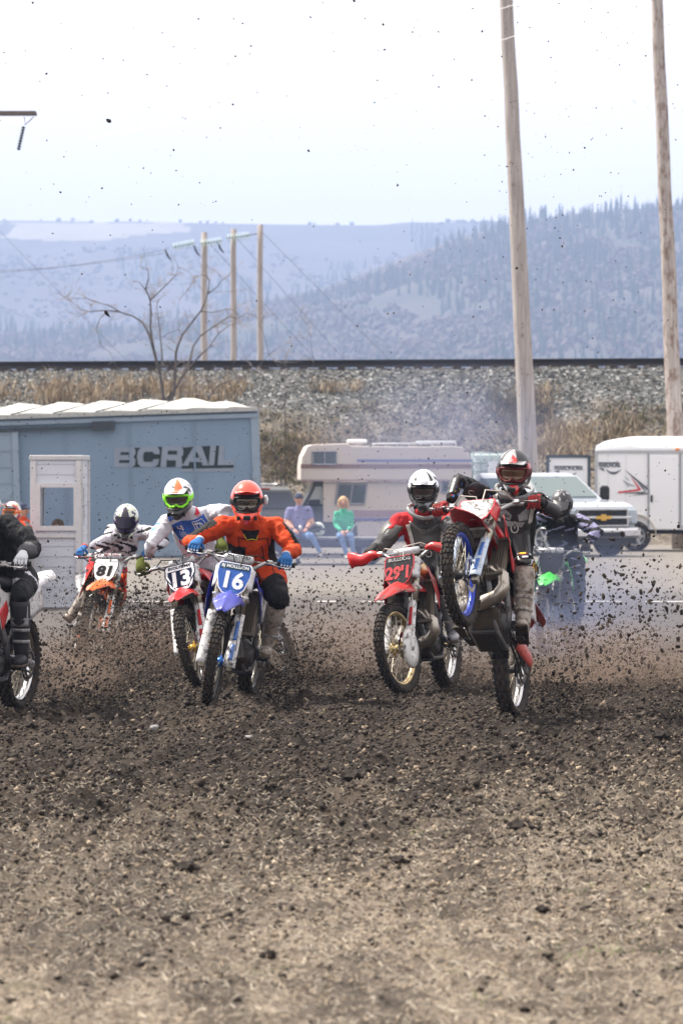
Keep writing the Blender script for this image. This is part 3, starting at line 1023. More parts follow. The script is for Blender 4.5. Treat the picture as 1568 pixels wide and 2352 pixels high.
# sliding door at the left with its track
mb = MB(Bm)
xd = 5.35
mb.box((xd + 2.4, -.05, hh / 2 + .05), (4.8, .06, hh - .75)); mb.box((xd, -.07, hh / 2), (.14, .1, hh - .7))
for k in range(7):
    mb.box((xd + 2.4, -.085, .75 + k * .36), (4.8, .03, .04))
mb.build('door', trim, BX)
mb = MB(Bm); mb.box((3.4 + 5, -.1, hh - .30), (10, .1, .07)); mb.box((3.4, -.13, hh - .28), (.5, .12, .2)); mb.build('door_track', mat('track_dark', (.04, .05, .06, 1), .7), BX)
# pitched roof of diagonal pressed panels
rm = mat('boxcar_roof', (.46, .455, .43, 1), .6, mud=.12, scale=1.2, var=.1, mudcol=(.33, .32, .29, 1))
np_ = 15; pl = BL / np_
mb = MB(Bm)
def roof(u, v):
    x = u * BL
    y = -.08 + v * 3.0
    rise = .20 * (1 - abs(v - .5) * 2)
    end = min(1, x / 1.4 + .0)
    sh = ((x + (v - .5) * 1.5) % pl) / pl
    wv = (.085 * sin(pi * .5 * sh / .8) if sh < .8 else .085 * (1 - (sh - .8) / .2)) * (1 - abs(v - .5) * .9)
    return V((x, y, hh + .01 + rise * end + wv * min(1, x / .5)))
mb.sheet(lambda u, v: roof(u, v), np_ * 14, 12, .03)
mb.build('roof', rm, BX)
mb = MB(Bm)
for k in range(1, np_ + 1):
    x0 = k * pl
    if x0 < 1: continue
    mb.tube([roof((x0 - (v - .5) * 1.5) / BL, v) + V((0, 0, .015)) for v in [.0, .1, .2, .3, .4, .5]], .034, 5, ref=(1, 0, 0))
mb.build('roof_seams', mat('roof_seam', (.14, .15, .155, 1), .8), BX)
mb = MB(Bm); mb.box((BL / 2, -.095, hh - .02), (BL, .05, .09)); mb.build('eave', mat('eave_steel', (.36, .37, .36, 1), .6, mud=.3, mudcol=(.12, .12, .12, 1)), BX)
tag(BX, 'weathered blue grey railway boxcar with faded lettering and ribbed white roof', 'boxcar')
# lettering, traced where it stands on the wall
def decal(name, polys, m, off, parent, conv):
    mb = MB()
    for pl_ in polys:
        c = [onwall(*conv(x, y), off) - parent.location for x, y in pl_]
        k = len(c)
        mb.add(c + [p - wn * .004 for p in c], [tuple(range(k))] + [(i, k + i, k + (i + 1) % k, (i + 1) % k) for i in range(k)])
    return mb.build(name, m, parent)
cv = lambda x, y: ((400 + x / 3.2667) * .6272, (1600 + y / 3.2667) * .6272)
pale = mat('faded_letter', (.215, .25, .315, 1), .8, mud=.25, scale=4, mudcol=(.2, .22, .25, 1))
green = mat('faded_green', (.016, .028, .028, 1), .8, mud=.06, scale=5, mudcol=(.12, .15, .18, 1))
lt = decal('lettering', [[(65, 130), (870, 110), (1380, 105), (1370, 280), (1490, 280), (1490, 415), (865, 415), (865, 358), (60, 360)]], pale, .012, BX, cv)
DK = [[(140, 183), (250, 183), (245, 215), (135, 215)], [(125, 277), (245, 277), (240, 310), (120, 310)],
      [(300, 130), (380, 130), (345, 165), (333, 240), (345, 320), (380, 358), (280, 358), (310, 335), (318, 270), (292, 240), (318, 200), (318, 160)],
      [(430, 178), (520, 178), (540, 205), (605, 207), (600, 262), (530, 265), (520, 295), (425, 297), (408, 270), (412, 200)],
      [(580, 120), (635, 120), (612, 358), (545, 358), (585, 330), (597, 280), (600, 262), (605, 207), (605, 160)],
      [(705, 165), (815, 165), (812, 210), (700, 210)], [(690, 280), (800, 280), (795, 358), (685, 358)],
      [(870, 115), (900, 128), (1010, 115), (880, 335), (868, 250), (860, 243), (885, 215), (890, 165)],
      [(1050, 175), (1080, 248), (1005, 248)], [(1108, 112), (1210, 107), (1190, 330)],
      [(960, 300), (1105, 300), (1115, 342), (1490, 335), (1485, 370), (868, 380), (868, 345), (945, 345)], [(1280, 105), (1315, 105), (1295, 340), (1255, 340)]]
g = decal('letter_gaps', DK, green, .020, BX, cv)

# ================================================================== ticket hut
HZ = 61.6; HG = gz1(-4, 61.6)
hs = F / HZ
hl = P(72, 1395, HZ).x; hr = P(186, 1395, HZ).x; ht = P(0, 1048, HZ).z
hw_ = hr - hl; hd = 1.25
hyaw = radians(0)
HM = Matrix.Translation(V((hl, HZ, HG)))
HE = empty('ticket_hut', HM)
hH = ht - HG
skew = P(203, 1050, HZ + hd).x - hr          # the right side is seen: the hut is turned a little
hutp = mat('hut_panel', (.56, .58, .64, 1), .5, mud=.06, scale=1.5, var=.05, mudcol=(.42, .4, .38, 1))
hutf = mat('hut_frame', (.56, .55, .56, 1), .5, var=.08)
Hs = Matrix(((1, skew / hd, 0, 0), (0, 1, 0, 0), (0, 0, 1, 0), (0, 0, 0, 1)))
ang = atan2(skew, hd)
Hs = Matrix.Rotation(-ang, 4, 'Z')
hw2 = hw_ 
wx0, wx1 = P(94, 0, HZ).x - hl, P(170, 0, HZ).x - hl
wz0, wz1 = P(0, 1208, HZ).z - HG, P(0, 1120, HZ).z - HG
def wall_panel(mb, y, x0, x1, z0, z1, ox0, ox1, oz0, oz1, t):
    """a wall with a window opening"""
    for (a, b, c, d) in ((x0, x1, z0, oz0), (x0, x1, oz1, z1), (x0, ox0, oz0, oz1), (ox1, x1, oz0, oz1)):
        mb.box(((a + b) / 2, y, (c + d) / 2), (b - a, t, d - c))
mb = MB(Hs)
wall_panel(mb, .03, 0, hw2, .0, hH - .06, wx0, wx1, wz0, wz1, .05)
wall_panel(mb, hd - .03, 0, hw2, .0, hH - .06, wx0 - .06, wx1 + .06, wz0 - .05, wz1 + .05, .05)
for k, xx in ((0, .025), (1, hw2 - .025)):
    for (a, b, c, d) in ((.055, hd - .055, 0, wz0), (.055, hd - .055, wz1, hH - .06), (.055, .36, wz0, wz1), (.62, hd - .055, wz0, wz1)):
        mb.box((xx, (a + b) / 2, (c + d) / 2), (.05, b - a, d - c))
mb.build('wall', hutp, HE)
mb = MB(Hs)
for z in np.arange(.14, hH - .1, .145):
    mb.box((hw2 + .004, hd / 2, z), (.008, hd - .1, .006)); 
    if z < wz0 - .2 or z > wz1 + .1:
        mb.box((hw2 / 2, -.001, z), (hw2 - .1, .006, .004))
mb.build('panel_seams', mat('seam', (.50, .52, .58, 1), .6), HE)
for (x, y) in ((.03, .0), (hw2 - .03, .0)):
    mb = MB(Hs); mb.box((x, y - .012, hH / 2 - .03), (.08, .04, hH - .07), ch=.005); mb.build('corner_post', hutf, HE)
for y in (.05, hd - .05):
    mb = MB(Hs); mb.box((hw2 + .01, y, hH / 2 - .03), (.04, .07, hH - .07)); mb.build('corner_post', hutf, HE)
mb = MB(Hs); mb.box((hw2 / 2, -.012, wz0 - .14), (hw2 - .14, .03, .05)); mb.build('cross_rail', hutf, HE)
mb = MB(Hs)
for (a, b, c, d) in ((wx0 - .07, wx0, wz0 - .07, wz1 + .07), (wx1, wx1 + .07, wz0 - .07, wz1 + .07), (wx0, wx1, wz0 - .07, wz0), (wx0, wx1, wz1, wz1 + .07)):
    mb.box(((a + b) / 2, -.01, (c + d) / 2), (b - a, .05, d - c), ch=.004)
wf = mb.build('window_frame', hutf, HE)
mb = MB(Hs); mb.box(((wx0 + wx1) / 2, .03, (wz0 + wz1) / 2), (wx1 - wx0, .006, wz1 - wz0))
mb.build('pane', glass('thin_pane', (.80, .86, .95, 1), .02, 1.0), wf)
mb = MB(Hs)
mb.box((hw2 / 2, hd / 2, hH - .02), (hw2 + .05, hd + .05, .07), ch=.008)
mb.build('roof', mat('hut_roof', (.50, .50, .51, 1), .6), HE)
mb = MB(Hs); mb.box((hw2 / 2, hd / 2, .02), (hw2 - .12, hd - .12, .04)); mb.box((.45, .7, .5), (.34, .34, .04)); mb.tube([V((.45, .7, .04)), V((.45, .7, .5))], .03, 8); mb.build('floor_and_stool', mat('hut_floor', (.2, .18, .16, 1), .8), HE)
tag(HE, 'narrow white ticket hut with a square window at the left', 'hut')
HUT_IN = HM @ Hs

# ================================================================== wheels for vehicles
tyre_m = mat('car_tyre', (.025, .025, .026, 1), .85, mud=.3, scale=4, mudcol=(.16, .14, .12, 1))
alloy = mat('alloy', (.42, .43, .45, 1), .35, .8)
chrome = mat('chrome', (.62, .63, .65, 1), .16, 1.0, mud=.12, scale=4, mudcol=(.3, .28, .26, 1))
winm = glass('car_window', (.05, .075, .09, 1), .05)
winl = glass('car_window_light', (.16, .22, .22, 1), .05)
blk = mat('black_plastic', (.018, .018, .02, 1), .55)
amber = mat('amber_lens', (.75, .22, .03, 1), .3)
redl = mat('red_lens', (.45, .03, .03, 1), .3)
def car_wheel(parent, c, r_, w_, side, steer=0.0, rim=alloy, spokes=6):
    """side +1: outer face towards +y"""
    M = Matrix.Translation(c) @ Matrix.Rotation(steer, 4, 'Z') @ Matrix.Scale(side, 4, (0, 1, 0))
    mb = MB(M)
    ri = r_ * .62
    mb.lathe([(ri, -w_ / 2), (r_ * .9, -w_ / 2), (r_, -w_ * .38), (r_, w_ * .38), (r_ * .9, w_ / 2), (ri, w_ / 2)], 32)
    wh = mb.build('wheel', tyre_m, parent)
    mb = MB(M)
    mb.lathe([(ri, -w_ * .4), (ri, w_ * .5), (ri * .93, w_ * .5), (ri * .88, w_ * .2), (ri * .88, -w_ * .4)], 32)
    mb.lathe([(.001, w_ * .08), (ri * .9, w_ * .08), (ri * .9, -w_ * .1), (.001, -w_ * .1)], 24)
    mb.lathe([(.001, w_ * .32), (ri * .28, w_ * .32), (ri * .30, w_ * .12), (.001, w_ * .12)], 20)
    for k in range(spokes):
        a = 2 * pi * k / spokes
        R = Matrix.Rotation(a, 4, 'Y')
        mb.box((ri * .58, w_ * .22, 0), (ri * .7, w_ * .14, ri * .24), M=R)
    mb.build('rim', rim, wh)
    return wh

def side_shell(mb, out, hw, mi=0, inset=None, M=None):
    """a body from a side outline (x, z); half width may vary with height through fn"""
    k = len(out)
    vs = []
    for s in (1, -1):
        for x, z in out:
            vs.append((x, s * hw(x, z), z))
    fs = [tuple(range(k)), tuple(range(2 * k - 1, k - 1, -1))]
    for i in range(k):
        j = (i + 1) % k
        fs.append((j, i, k + i, k + j))
    mb.add(vs, fs, mi, False, M)
def tri_fill(o):
    me = o.data
    bm = bmesh.new(); bm.from_mesh(me)
    bmesh.ops.triangulate(bm, faces=[f for f in bm.faces if len(f.verts) > 4])
    bmesh.ops.recalc_face_normals(bm, faces=bm.faces)
    bm.to_mesh(me); bm.free()
    return o

# ------------------------------------------------------------------ white pickup (front at +x, wheels on z = 0)
white = mat('white_paint', (.40, .44, .50, 1), .25, mud=.05, scale=1.5, var=.03, coat=.7, mudcol=(.45, .42, .4, 1))
def place(name, x, y, Z, yaw, label, cat):
    p = P(x, y, Z)
    return tag(empty(name, Matrix.Translation(V((p.x, Z, gz1(p.x, Z)))) @ Matrix.Rotation(yaw, 4, 'Z')), label, cat)
PK = place('pickup_truck', 1381, 1280, 96.5, radians(-90 + 33), 'white pickup truck with chrome grille and gold emblem parked beside the trailer', 'pickup truck')
def pk(x, z):
    hw = 1.0
    if z > 1.12: hw = 1.0 - .26 * (z - 1.12) / .75
    if x > -.3: hw -= .06 * max(0, (x + .3) / .3)
    return hw
# origin: middle of the front bumper on the ground; x backwards negative
mb = MB()
side_shell(mb, [(-.06, .52), (-.02, .95), (-.10, 1.12), (-.35, 1.20), (-1.25, 1.27), (-1.32, 1.20), (-5.7, 1.20), (-5.75, .55), (-4.9, .48), (-4.85, .7), (-4.6, .93), (-4.1, .93), (-3.85, .7), (-3.8, .48), (-1.45, .48), (-1.4, .7), (-1.15, .93), (-.65, .93), (-.42, .7), (-.40, .50)], pk)
body = tri_fill(mb.build('body', white, PK, bevel=.03))
mb = MB()
side_shell(mb, [(-1.22, 1.26), (-1.95, 1.80), (-2.25, 1.86), (-3.75, 1.85), (-4.05, 1.26)], lambda x, z: .93 - .22 * (z - 1.26) / .6)
tri_fill(mb.build('cab', white, PK, bevel=.04))
def cabw(z): return .93 - .22 * (z - 1.26) / .6
mb = MB()
a, b = V((-1.27, 0, 1.325)), V((-1.88, 0, 1.77))
nrm = V((.59, 0, .80))
vs = [a + V((0, -.80, 0)), a + V((0, .80, 0)), b + V((0, .66, 0)), b + V((0, -.66, 0))]
mb.add([p + nrm * .012 for p in vs] + [p - nrm * .01 for p in vs], [(0, 1, 2, 3), (4, 7, 6, 5), (0, 4, 5, 1), (1, 5, 6, 2), (2, 6, 7, 3), (3, 7, 4, 0)])
mb.build('windscreen', glass('pickup_glass', (.14, .18, .18, 1), .08), PK)
for s in (1, -1):
    for (x0, x1, x2, x3) in ((-1.75, -2.6, -2.6, -2.08), (-2.75, -3.72, -3.62, -2.75)):
        mb = MB()
        q = [V((x0, s * (cabw(1.32) + .006), 1.32)), V((x1, s * (cabw(1.32) + .006), 1.32)), V((x2, s * (cabw(1.74) + .006), 1.74)), V((x3, s * (cabw(1.74) + .006), 1.74))]
        mb.add(q + [p - V((0, s * .01, 0)) for p in q], [(0, 1, 2, 3), (4, 7, 6, 5), (0, 4, 5, 1), (1, 5, 6, 2), (2, 6, 7, 3), (3, 7, 4, 0)])
        mb.build('side_window', winm, PK)
mb = MB()
mb.box((-.0, 0, .965), (.05, 1.36, .15)); mb.box((-.0, 0, .78), (.05, 1.36, .15)); mb.box((.0, 0, .63), (.05, 1.5, .05))
mb.build('grille', mat('grille_dark', (.012, .014, .016, 1), .6), PK)
mb = MB()
mb.box((.01, 0, 1.055), (.06, 1.42, .045), ch=.01); mb.box((.015, 0, .875), (.07, 1.62, .05), ch=.01); mb.box((.01, 0, .69), (.06, 1.42, .04), ch=.01)
for s in (1, -1): mb.box((.01, s * .69, .87), (.06, .04, .36), ch=.01)
mb.build('grille_trim', chrome, PK)
mb = MB(basis((.052, 0, .875), (0, 1, 0), (0, 0, 1), (1, 0, 0)))
mb.prism([(-.20, -.035), (-.07, -.035), (-.07, -.07), (.07, -.07), (.07, -.035), (.20, -.035), (.235, .035), (.07, .035), (.07, .07), (-.07, .07), (-.07, .035), (-.17, .035)], 0, .02)
mb.build('emblem', mat('gold', (.62, .38, .08, 1), .35, .5), PK)
for s in (1, -1):
    mb = MB(); mb.box((-.03, s * .84, .89), (.12, .25, .34), ch=.03); mb.build('headlight', glass('lamp_glass', (.35, .4, .46, 1), .1), PK)
mb = MB()
mb.box((.08, 0, .53), (.22, 1.92, .22), ch=.05); mb.build('bumper', chrome, PK)
mb = MB(); mb.box((.15, 0, .50), (.09, 1.0, .10)); mb.box((.03, 0, .35), (.2, 1.7, .14)); mb.build('air_dam', blk, PK)
for s in (1, -1):
    mb = MB(); mb.tube([V((-1.62, s * .95, 1.30)), V((-1.6, s * 1.16, 1.33))], .03, 8, 0)
    mb.box((-1.6, s * 1.26, 1.40), (.10, .24, .34), ch=.05); mb.build('wing_mirror', blk, PK)
for x in (-.9, -4.35):
    for s in (1, -1):
        car_wheel(PK, V((x, s * .86, .40)), .40, .27, s, radians(14) if x > -1 else 0)
mb = MB(); mb.box((-3.2, 0, .45), (4.8, 1.5, .22)); mb.build('chassis', blk, PK)

# ------------------------------------------------------------------ enclosed white trailer
TR = place('enclosed_trailer', 1366, 1280, 103.0, radians(-5), 'white enclosed cargo trailer with arrow graphics at the right edge', 'trailer')
ts = F / 103
tl = 8.0; tH0, tH1 = .52, HC + (YH - 1036) / F * 103 + .22
RT = HC + (YH - 1014) / F * 101.5 + .22
trw = mat('trailer_white', (.74, .75, .77, 1), .4, mud=.05, scale=1.2, var=.04, coat=.3, mudcol=(.5, .48, .46, 1))
mb = MB()
mb.box((tl / 2, 1.1, (tH0 + tH1) / 2), (tl, 2.2, tH1 - tH0)); mb.build('body', trw, TR, bevel=.05)
mb = MB()
def troof(u, v):
    a = u * tl; q = v * 2.2
    ex_ = min(1, min(a, tl - a) / .9) ** .5 if 0 < a < tl else 0
    return V((a, q, tH1 + .015 + (RT - tH1 + .12) * (sin(pi * min(max(v, 0), 1)) ** .45 if 0 < v < 1 else 0) * (.35 + .65 * ex_)))
mb.sheet(lambda u, v: troof(u, v), 40, 14, .02); mb.build('roof', trw, TR)
mb = MB(); mb.box((tl / 2, -.012, tH1 - .02), (tl + .02, .03, .05)); mb.box((tl / 2, -.012, tH0 + .04), (tl + .02, .03, .10)); mb.box((.015, -.012, (tH0 + tH1) / 2), (.05, .035, tH1 - tH0 - .1)); mb.build('edge_trim', alloy, TR)
dx0, dx1 = (1495 - 1366) / ts, (1533 - 1366) / ts
mb = MB(); mb.box(((dx0 + dx1) / 2 + .1, -.022, (tH0 + tH1) / 2 - .05), (dx1 - dx0 + .3, .03, tH1 - tH0 - .10), ch=.01)
d_ = mb.build('door', trw, TR)
mb = MB(); mb.box((dx0 + .0, -.05, 1.25), (.05, .03, .16)); mb.build('handle', dark, d_)
mb = MB(); mb.box((dx1 + .28, -.03, (tH0 + tH1) / 2), (.05, .04, tH1 - tH0 - .1)); mb.box((dx0 - .08, -.02, (tH0 + tH1) / 2), (.03, .03, tH1 - tH0 - .1)); mb.build('door_jamb', mat('jamb', (.3, .31, .33, 1), .5), TR)
mb = MB(); mb.box(((1554 - 1366) / ts, -.035, tH1 + .04), (.10, .04, .06), ch=.01); mb.build('marker_lamp', amber, TR)
for k in range(1, 9):
    pass
mb = MB()
for xx in np.arange(.3, tl, .42):
    if not dx0 - .2 < xx < dx1 + .35: mb.box((xx, -.004, (tH0 + tH1) / 2), (.012, .006, tH1 - tH0 - .2))
mb.build('panel_seams', mat('seam2', (.60, .61, .64, 1), .5), TR)
# graphics on the side, y: metres from the top
TRM = basis((0, -.008, 0), (1, 0, 0), (0, 0, 1), (0, -1, 0))
cg = lambda x, y: ((x - 560) * .2 / ts, tH1 - (y - 372) * .2 / ts)     # crop units -> side of the trailer
def gfx(name, polys, m, z, M=TRM, c=cg, par=TR):
    mb = MB(M)
    for p in polys: mb.prism([c(*q) for q in p], z, z + .003)
    return tri_fill(mb.build(name, m, par))
gk = mat('vinyl_grey', (.09, .10, .12, 1), .5); gr_ = mat('vinyl_red', (.55, .05, .06, 1), .5); gg = mat('vinyl_light_grey', (.32, .33, .35, 1), .5)
gfx('arrow_graphic', [[(895, 582), (1215, 835), (1195, 865), (960, 885), (1180, 845), (1000, 690)], [(870, 858), (1000, 846), (1130, 838), (1040, 730), (1110, 790), (1140, 835), (1110, 862)], [(890, 655), (960, 715), (930, 700)]], gk, .001)
gfx('arrow_graphic', [[(820, 838), (1050, 808), (965, 660), (1085, 812), (1060, 828), (820, 858)]], gr_, .005)
gfx('arrow_graphic', [[(870, 700), (940, 740), (1030, 780), (920, 765)]], gg, .005)
def jag(x0, x1, y0, y1, n=9):
    return [[(x0 + 15, y0), (x1 - 30, y0 + 2), (x1, y1), (x1 - 22, y1 - 2), (x1 - 46, y0 + 8), (x0 + 20, y0 + 8)]]
def logo(M, c, par, x0, x1, y0, y1):
    vs, fs = text_geo('FEARONORK', 1.0, .035, .002, 0, 1, .92)
    xsv = [v[0] for v in vs]; ysv = [v[1] for v in vs]
    wx, wy = max(xsv) - min(xsv), max(ysv) - min(ysv)
    (a0, b0), (a1, b1) = c(x0, y0), c(x1, y1)
    mb = MB(M)
    mb.add([((a0 + a1) / 2 + v[0] / wx * (a1 - a0), (b0 + b1) / 2 + v[1] / wy * (b0 - b1), v[2] + .004) for v in vs], fs)
    mb.prism([c(x0 - 6, y0 - 8), c(x1 - 22, y0 - 8), c(x1 - 18, y0 + 4), c(x0 - 4, y0 + 4)], .001, .004)
    k = 10
    xs_ = [x0 + 85 + i * 19 for i in range(k)]
    up = [c(x, y1 + 22 + 28 * sin(pi * i / (k - 1))) for i, x in enumerate(xs_)]
    lo = [c(x, y1 + 28 + 52 * sin(pi * i / (k - 1))) for i, x in enumerate(xs_)]
    mb.prism(up + lo[::-1], .001, .004)
    mb.prism([c(x0, y1 + 4), c(x0 + 60, y1 + 6), c(x0 + 62, y1 + 46)], .001, .004)
    return tri_fill(mb.build('lettering', gk, par))
logo(TRM, cg, TR, 598, 850, 508, 562)
# open end door of the trailer, seen to the left of it
dw = (1357 - 1262) / ts
dM = Matrix.Translation(V((-.15, .15, 0))) @ Matrix.Rotation(radians(0), 4, 'Z')
mb = MB(dM)
dz1 = HC + (YH - 1048) / F * 103 + .22
mb.box((-dw / 2, 0, (dz1 + .6) / 2), (dw, .05, dz1 - .6)); od = mb.build('open_end_door', trw, TR)
mb = MB(dM)
for (cx, cz_, sx_, sz_) in ((-dw / 2, dz1, dw + .06, .07), (-dw, (dz1 + .6) / 2, .07, dz1 - .6), (0, (dz1 + .6) / 2, .07, dz1 - .6), (-dw / 2, .6, dw, .07)):
    mb.box((cx, -.02, cz_), (sx_, .07, sz_))
mb.box((.08, 0, dz1 - .32), (.12, .03, .04)); mb.box((.08, 0, 1.0), (.12, .03, .04))
mb.build('door_frame', mat('door_frame_dark', (.06, .075, .09, 1), .5), od)
cg2 = lambda x, y: (-.15 + (x - 505) * .2 / ts, dz1 - (y - 372) * .2 / ts)
TRM2 = basis((0, .15 - .028, 0), (1, 0, 0), (0, 0, 1), (0, -1, 0))
lo_ = logo(TRM2, cg2, TR, 105, 440, 490, 535); lo_.parent = od
for xx in (3.2, 4.1):
    for s, yy in ((-1, .02), (1, 2.18)):
        car_wheel(TR, V((xx, yy, .34)), .34, .2, s)
car_wheel(TR, V((.95, .06, .36)), .36, .22, -1)
mb = MB(); mb.sheet(lambda u, v: V((.95 + .47 * cos(pi * u), -.12 + .3 * v, .40 + .47 * sin(pi * u))), 16, 3, .02); mb.build('mudguard', mat('cream_guard', (.62, .58, .48, 1), .4), TR)
mb = MB(); mb.box((tl / 2, 1.1, tH0 - .06), (tl - .3, 1.7, .10)); mb.build('chassis', dark, TR)

# ------------------------------------------------------------------ dark pickup carrying a camper (front at -x)
cream = mat('camper_cream', (.54, .48, .44, 1), .5, mud=.07, scale=1.5, var=.05, mudcol=(.42, .37, .33, 1))
CZ = 98.5; cs = F / CZ
CP = place('camper_truck', 690, 1280, CZ, radians(3.0), 'old dark truck carrying a cream camper with brown stripes', 'camper')
cgd = gz1(0, CZ)
X_ = lambda x: (x - 690) / cs
Z_ = lambda y: HC + (YH - y) / F * CZ - cgd
cw = 2.0
def cbody(out, y0, y1, mb, mi=0):
    k = len(out)
    vs = [(X_(x), y0, Z_(y)) for x, y in out] + [(X_(x), y1, Z_(y)) for x, y in out]
    mb.add(vs, [tuple(range(k)), tuple(range(2 * k - 1, k - 1, -1))] + [((i + 1) % k, i, k + i, k + (i + 1) % k) for i in range(k)], mi)
mb = MB()
cbody([(691, 1104), (691, 1074), (694, 1050), (706, 1025), (716, 1021), (800, 1018), (806, 1024), (960, 1026), (1040, 1024), (1062, 1027), (1076, 1040), (1084, 1066), (1084, 1100), (1080, 1104)], 0, cw, mb)
ub = tri_fill(mb.build('camper_upper_body', cream, CP, bevel=.04))
mb = MB()
cbody([(742, 1108), (742, 1200), (818, 1200), (822, 1238), (870, 1238), (875, 1222), (1076, 1222), (1078, 1108)], .10, cw - .1, mb)
tri_fill(mb.build('camper_lower_body', cream, CP, bevel=.02))
stp = mat('stripe_brown', (.22, .14, .13, 1), .5, var=.1); stb = mat('stripe_blue', (.16, .17, .34, 1), .5); stm = mat('stripe_mauve', (.33, .25, .29, 1), .5)
def strip(name, x0, x1, y0, y1, m, yy, sl=0):
    mb = MB(); h = (y1 - y0) / cs
    mb.box(((X_(x0) + X_(x1)) / 2, yy, Z_((y0 + y1) / 2)), ((x1 - x0) / cs, .012, h)); return mb.build(name, m, CP)
strip('stripe', 690.5, 1084, 1066, 1076, stp, -.004); strip('stripe', 820, 1084.5, 1055, 1061, stb, -.005)
strip('stripe', 692, 1083, 1101, 1105, stm, -.006)
strip('stripe', 800, 1077, 1172, 1188, stm, .095); strip('stripe', 800, 1077, 1190, 1197, stb, .094)
def cwin(x0, y0, x1, y1, yy, slant=0, m=winm, div=True):
    mb = MB()
    q = [(X_(x0), yy, Z_(y1)), (X_(x1 - slant), yy, Z_(y1)), (X_(x1), yy, Z_(y0)), (X_(x0 + slant), yy, Z_(y0))]
    mb.add([V(p) + V((0, -.012, 0)) for p in q] + [V(p) + V((0, .01, 0)) for p in q], [(0, 1, 2, 3), (4, 7, 6, 5), (0, 4, 5, 1), (1, 5, 6, 2), (2, 6, 7, 3), (3, 7, 4, 0)])
    o = mb.build('window', m, CP)
    mb = MB(); t = .022
    pts = [V((p[0], yy - .02, p[2])) for p in q]
    for a, b in zip(pts, pts[1:] + pts[:1]): mb.tube([a, b], t, 6, sm=False)
    if div: mb.tube([(pts[0] + pts[1]) / 2, (pts[2] + pts[3]) / 2], t * .9, 6, sm=False)
    mb.build('frame', mat('window_alu', (.30, .30, .33, 1), .4, .4), o)
cwin(718, 1037, 772, 1067, 0, 0); cwin(771, 1112, 843, 1158, .10, 6); cwin(1014, 1106, 1066, 1132, .10, 2)
# roof fittings
mb = MB(); mb.box((X_(825), 1.0, Z_(1013)), (.45, .45, .09), ch=.03); mb.build('roof_vent', trw, CP)
mb = MB()
for yy in (.25, 1.0):
    mb.tube([V((X_(860), yy, Z_(1019))), V((X_(1050), yy, Z_(1017)))], .018, 6)
for xx in range(860, 1051, 27): mb.tube([V((X_(xx), .25, Z_(1025))), V((X_(xx), .25, Z_(1018)))], .014, 6)
mb.box((X_(1005), .5, Z_(1015)), (.9, .3, .06), ch=.02)
mb.build('roof_rack', mat('rack_white', (.6, .62, .64, 1), .4), CP)
dkp = mat('dark_truck_paint', (.045, .055, .065, 1), .4, mud=.2, scale=2, coat=.3, mudcol=(.16, .15, .14, 1))
mb = MB()
cbody([(585, 1238), (585, 1190), (596, 1172), (690, 1162), (742, 1162), (818, 1166), (1082, 1190), (1084, 1240), (876, 1246), (868, 1226), (848, 1220), (828, 1226), (820, 1246), (690, 1250), (684, 1228), (664, 1220), (640, 1228), (634, 1250), (590, 1250)], .14, cw - .14, mb)
tri_fill(mb.build('truck_body', dkp, CP, bevel=.03))
mb = MB()
cbody([(693, 1163), (722, 1112), (730, 1106), (745, 1106), (745, 1163)], .2, cw - .2, mb)
tri_fill(mb.build('truck_cab', dkp, CP, bevel=.02))
mb = MB()
cbody([(706, 1158), (726, 1118), (742, 1118), (742, 1158)], .188, .194, mb); cbody([(706, 1158), (726, 1118), (742, 1118), (742, 1158)], cw - .194, cw - .188, mb)
tri_fill(mb.build('cab_window', glass('cab_glass', (.35, .38, .38, 1), .05), CP))
mb = MB(); mb.box((X_(722), .12, Z_(1154)), (.26, .08, .13), ch=.02); mb.build('wing_mirror', blk, CP)
for xx in (662, 848):
    for s, yy in ((-1, .25), (1, cw - .25)): car_wheel(CP, V((X_(xx), yy, .34)), .36, .22, s)
mb = MB(); mb.sheet(lambda u, v: V((X_(848) + .40 * cos(pi * u), .10 + .12 * v, .42 + .38 * sin(pi * u))), 16, 2, .03); mb.build('wheel_arch_trim', chrome, CP)
mb = MB(); mb.box((X_(830), cw / 2, .5), (4.3, 1.3, .25)); mb.build('chassis', dark, CP)

# ------------------------------------------------------------------ white tanks in cages
def tote(loc, label):
    e = tag(empty('liquid_tote', Matrix.Translation(loc)), label, 'tank', 'white tanks in wire cages')
    mb = MB(); mb.box((0, 0, .60), (.92, .92, .86), ch=.06); mb.build('tank', mat('tank_plastic', (.56, .64, .62, 1), .45, var=.15, scale=2), e)
    mb = MB()
    for z in (.2, .4, .6, .8, 1.03):
        for s in (1, -1):
            mb.tube([V((-.49, s * .49, z)), V((.49, s * .49, z))], .016, 5); mb.tube([V((s * .49, -.49, z)), V((s * .49, .49, z))], .016, 5)
    for k in range(6):
        q = -.49 + k * .196
        for s in (1, -1): mb.tube([V((q, s * .49, .14)), V((q, s * .49, 1.03))], .014, 5); mb.tube([V((s * .49, q, .14)), V((s * .49, q, 1.03))], .014, 5)
    mb.build('cage', mat('cage', (.25, .33, .33, 1), .5, .5), e)
    mb = MB()
    for k in (-.4, 0, .4): mb.box((k, 0, .05), (.12, 1.0, .1))
    mb.box((0, 0, .12), (1.0, 1.0, .03)); mb.build('pallet', mat('pallet', (.25, .2, .14, 1), .9), e)
    mb = MB(); mb.tube([V((0, 0, 1.03)), V((0, 0, 1.07))], .1, 14, ref=(1, 0, 0)); mb.build('cap', blk, e)
    mb = MB(basis((.05, -.512, .66), (1, 0, 0), (0, 0, 1), (0, -1, 0))); mb.box((0, 0, 0), (.38, .34, .006)); mb.build('label_plate', mat('plate_white', (.7, .72, .76, 1), .4), e)
    return e
tx = P(1128, 0, 104).x
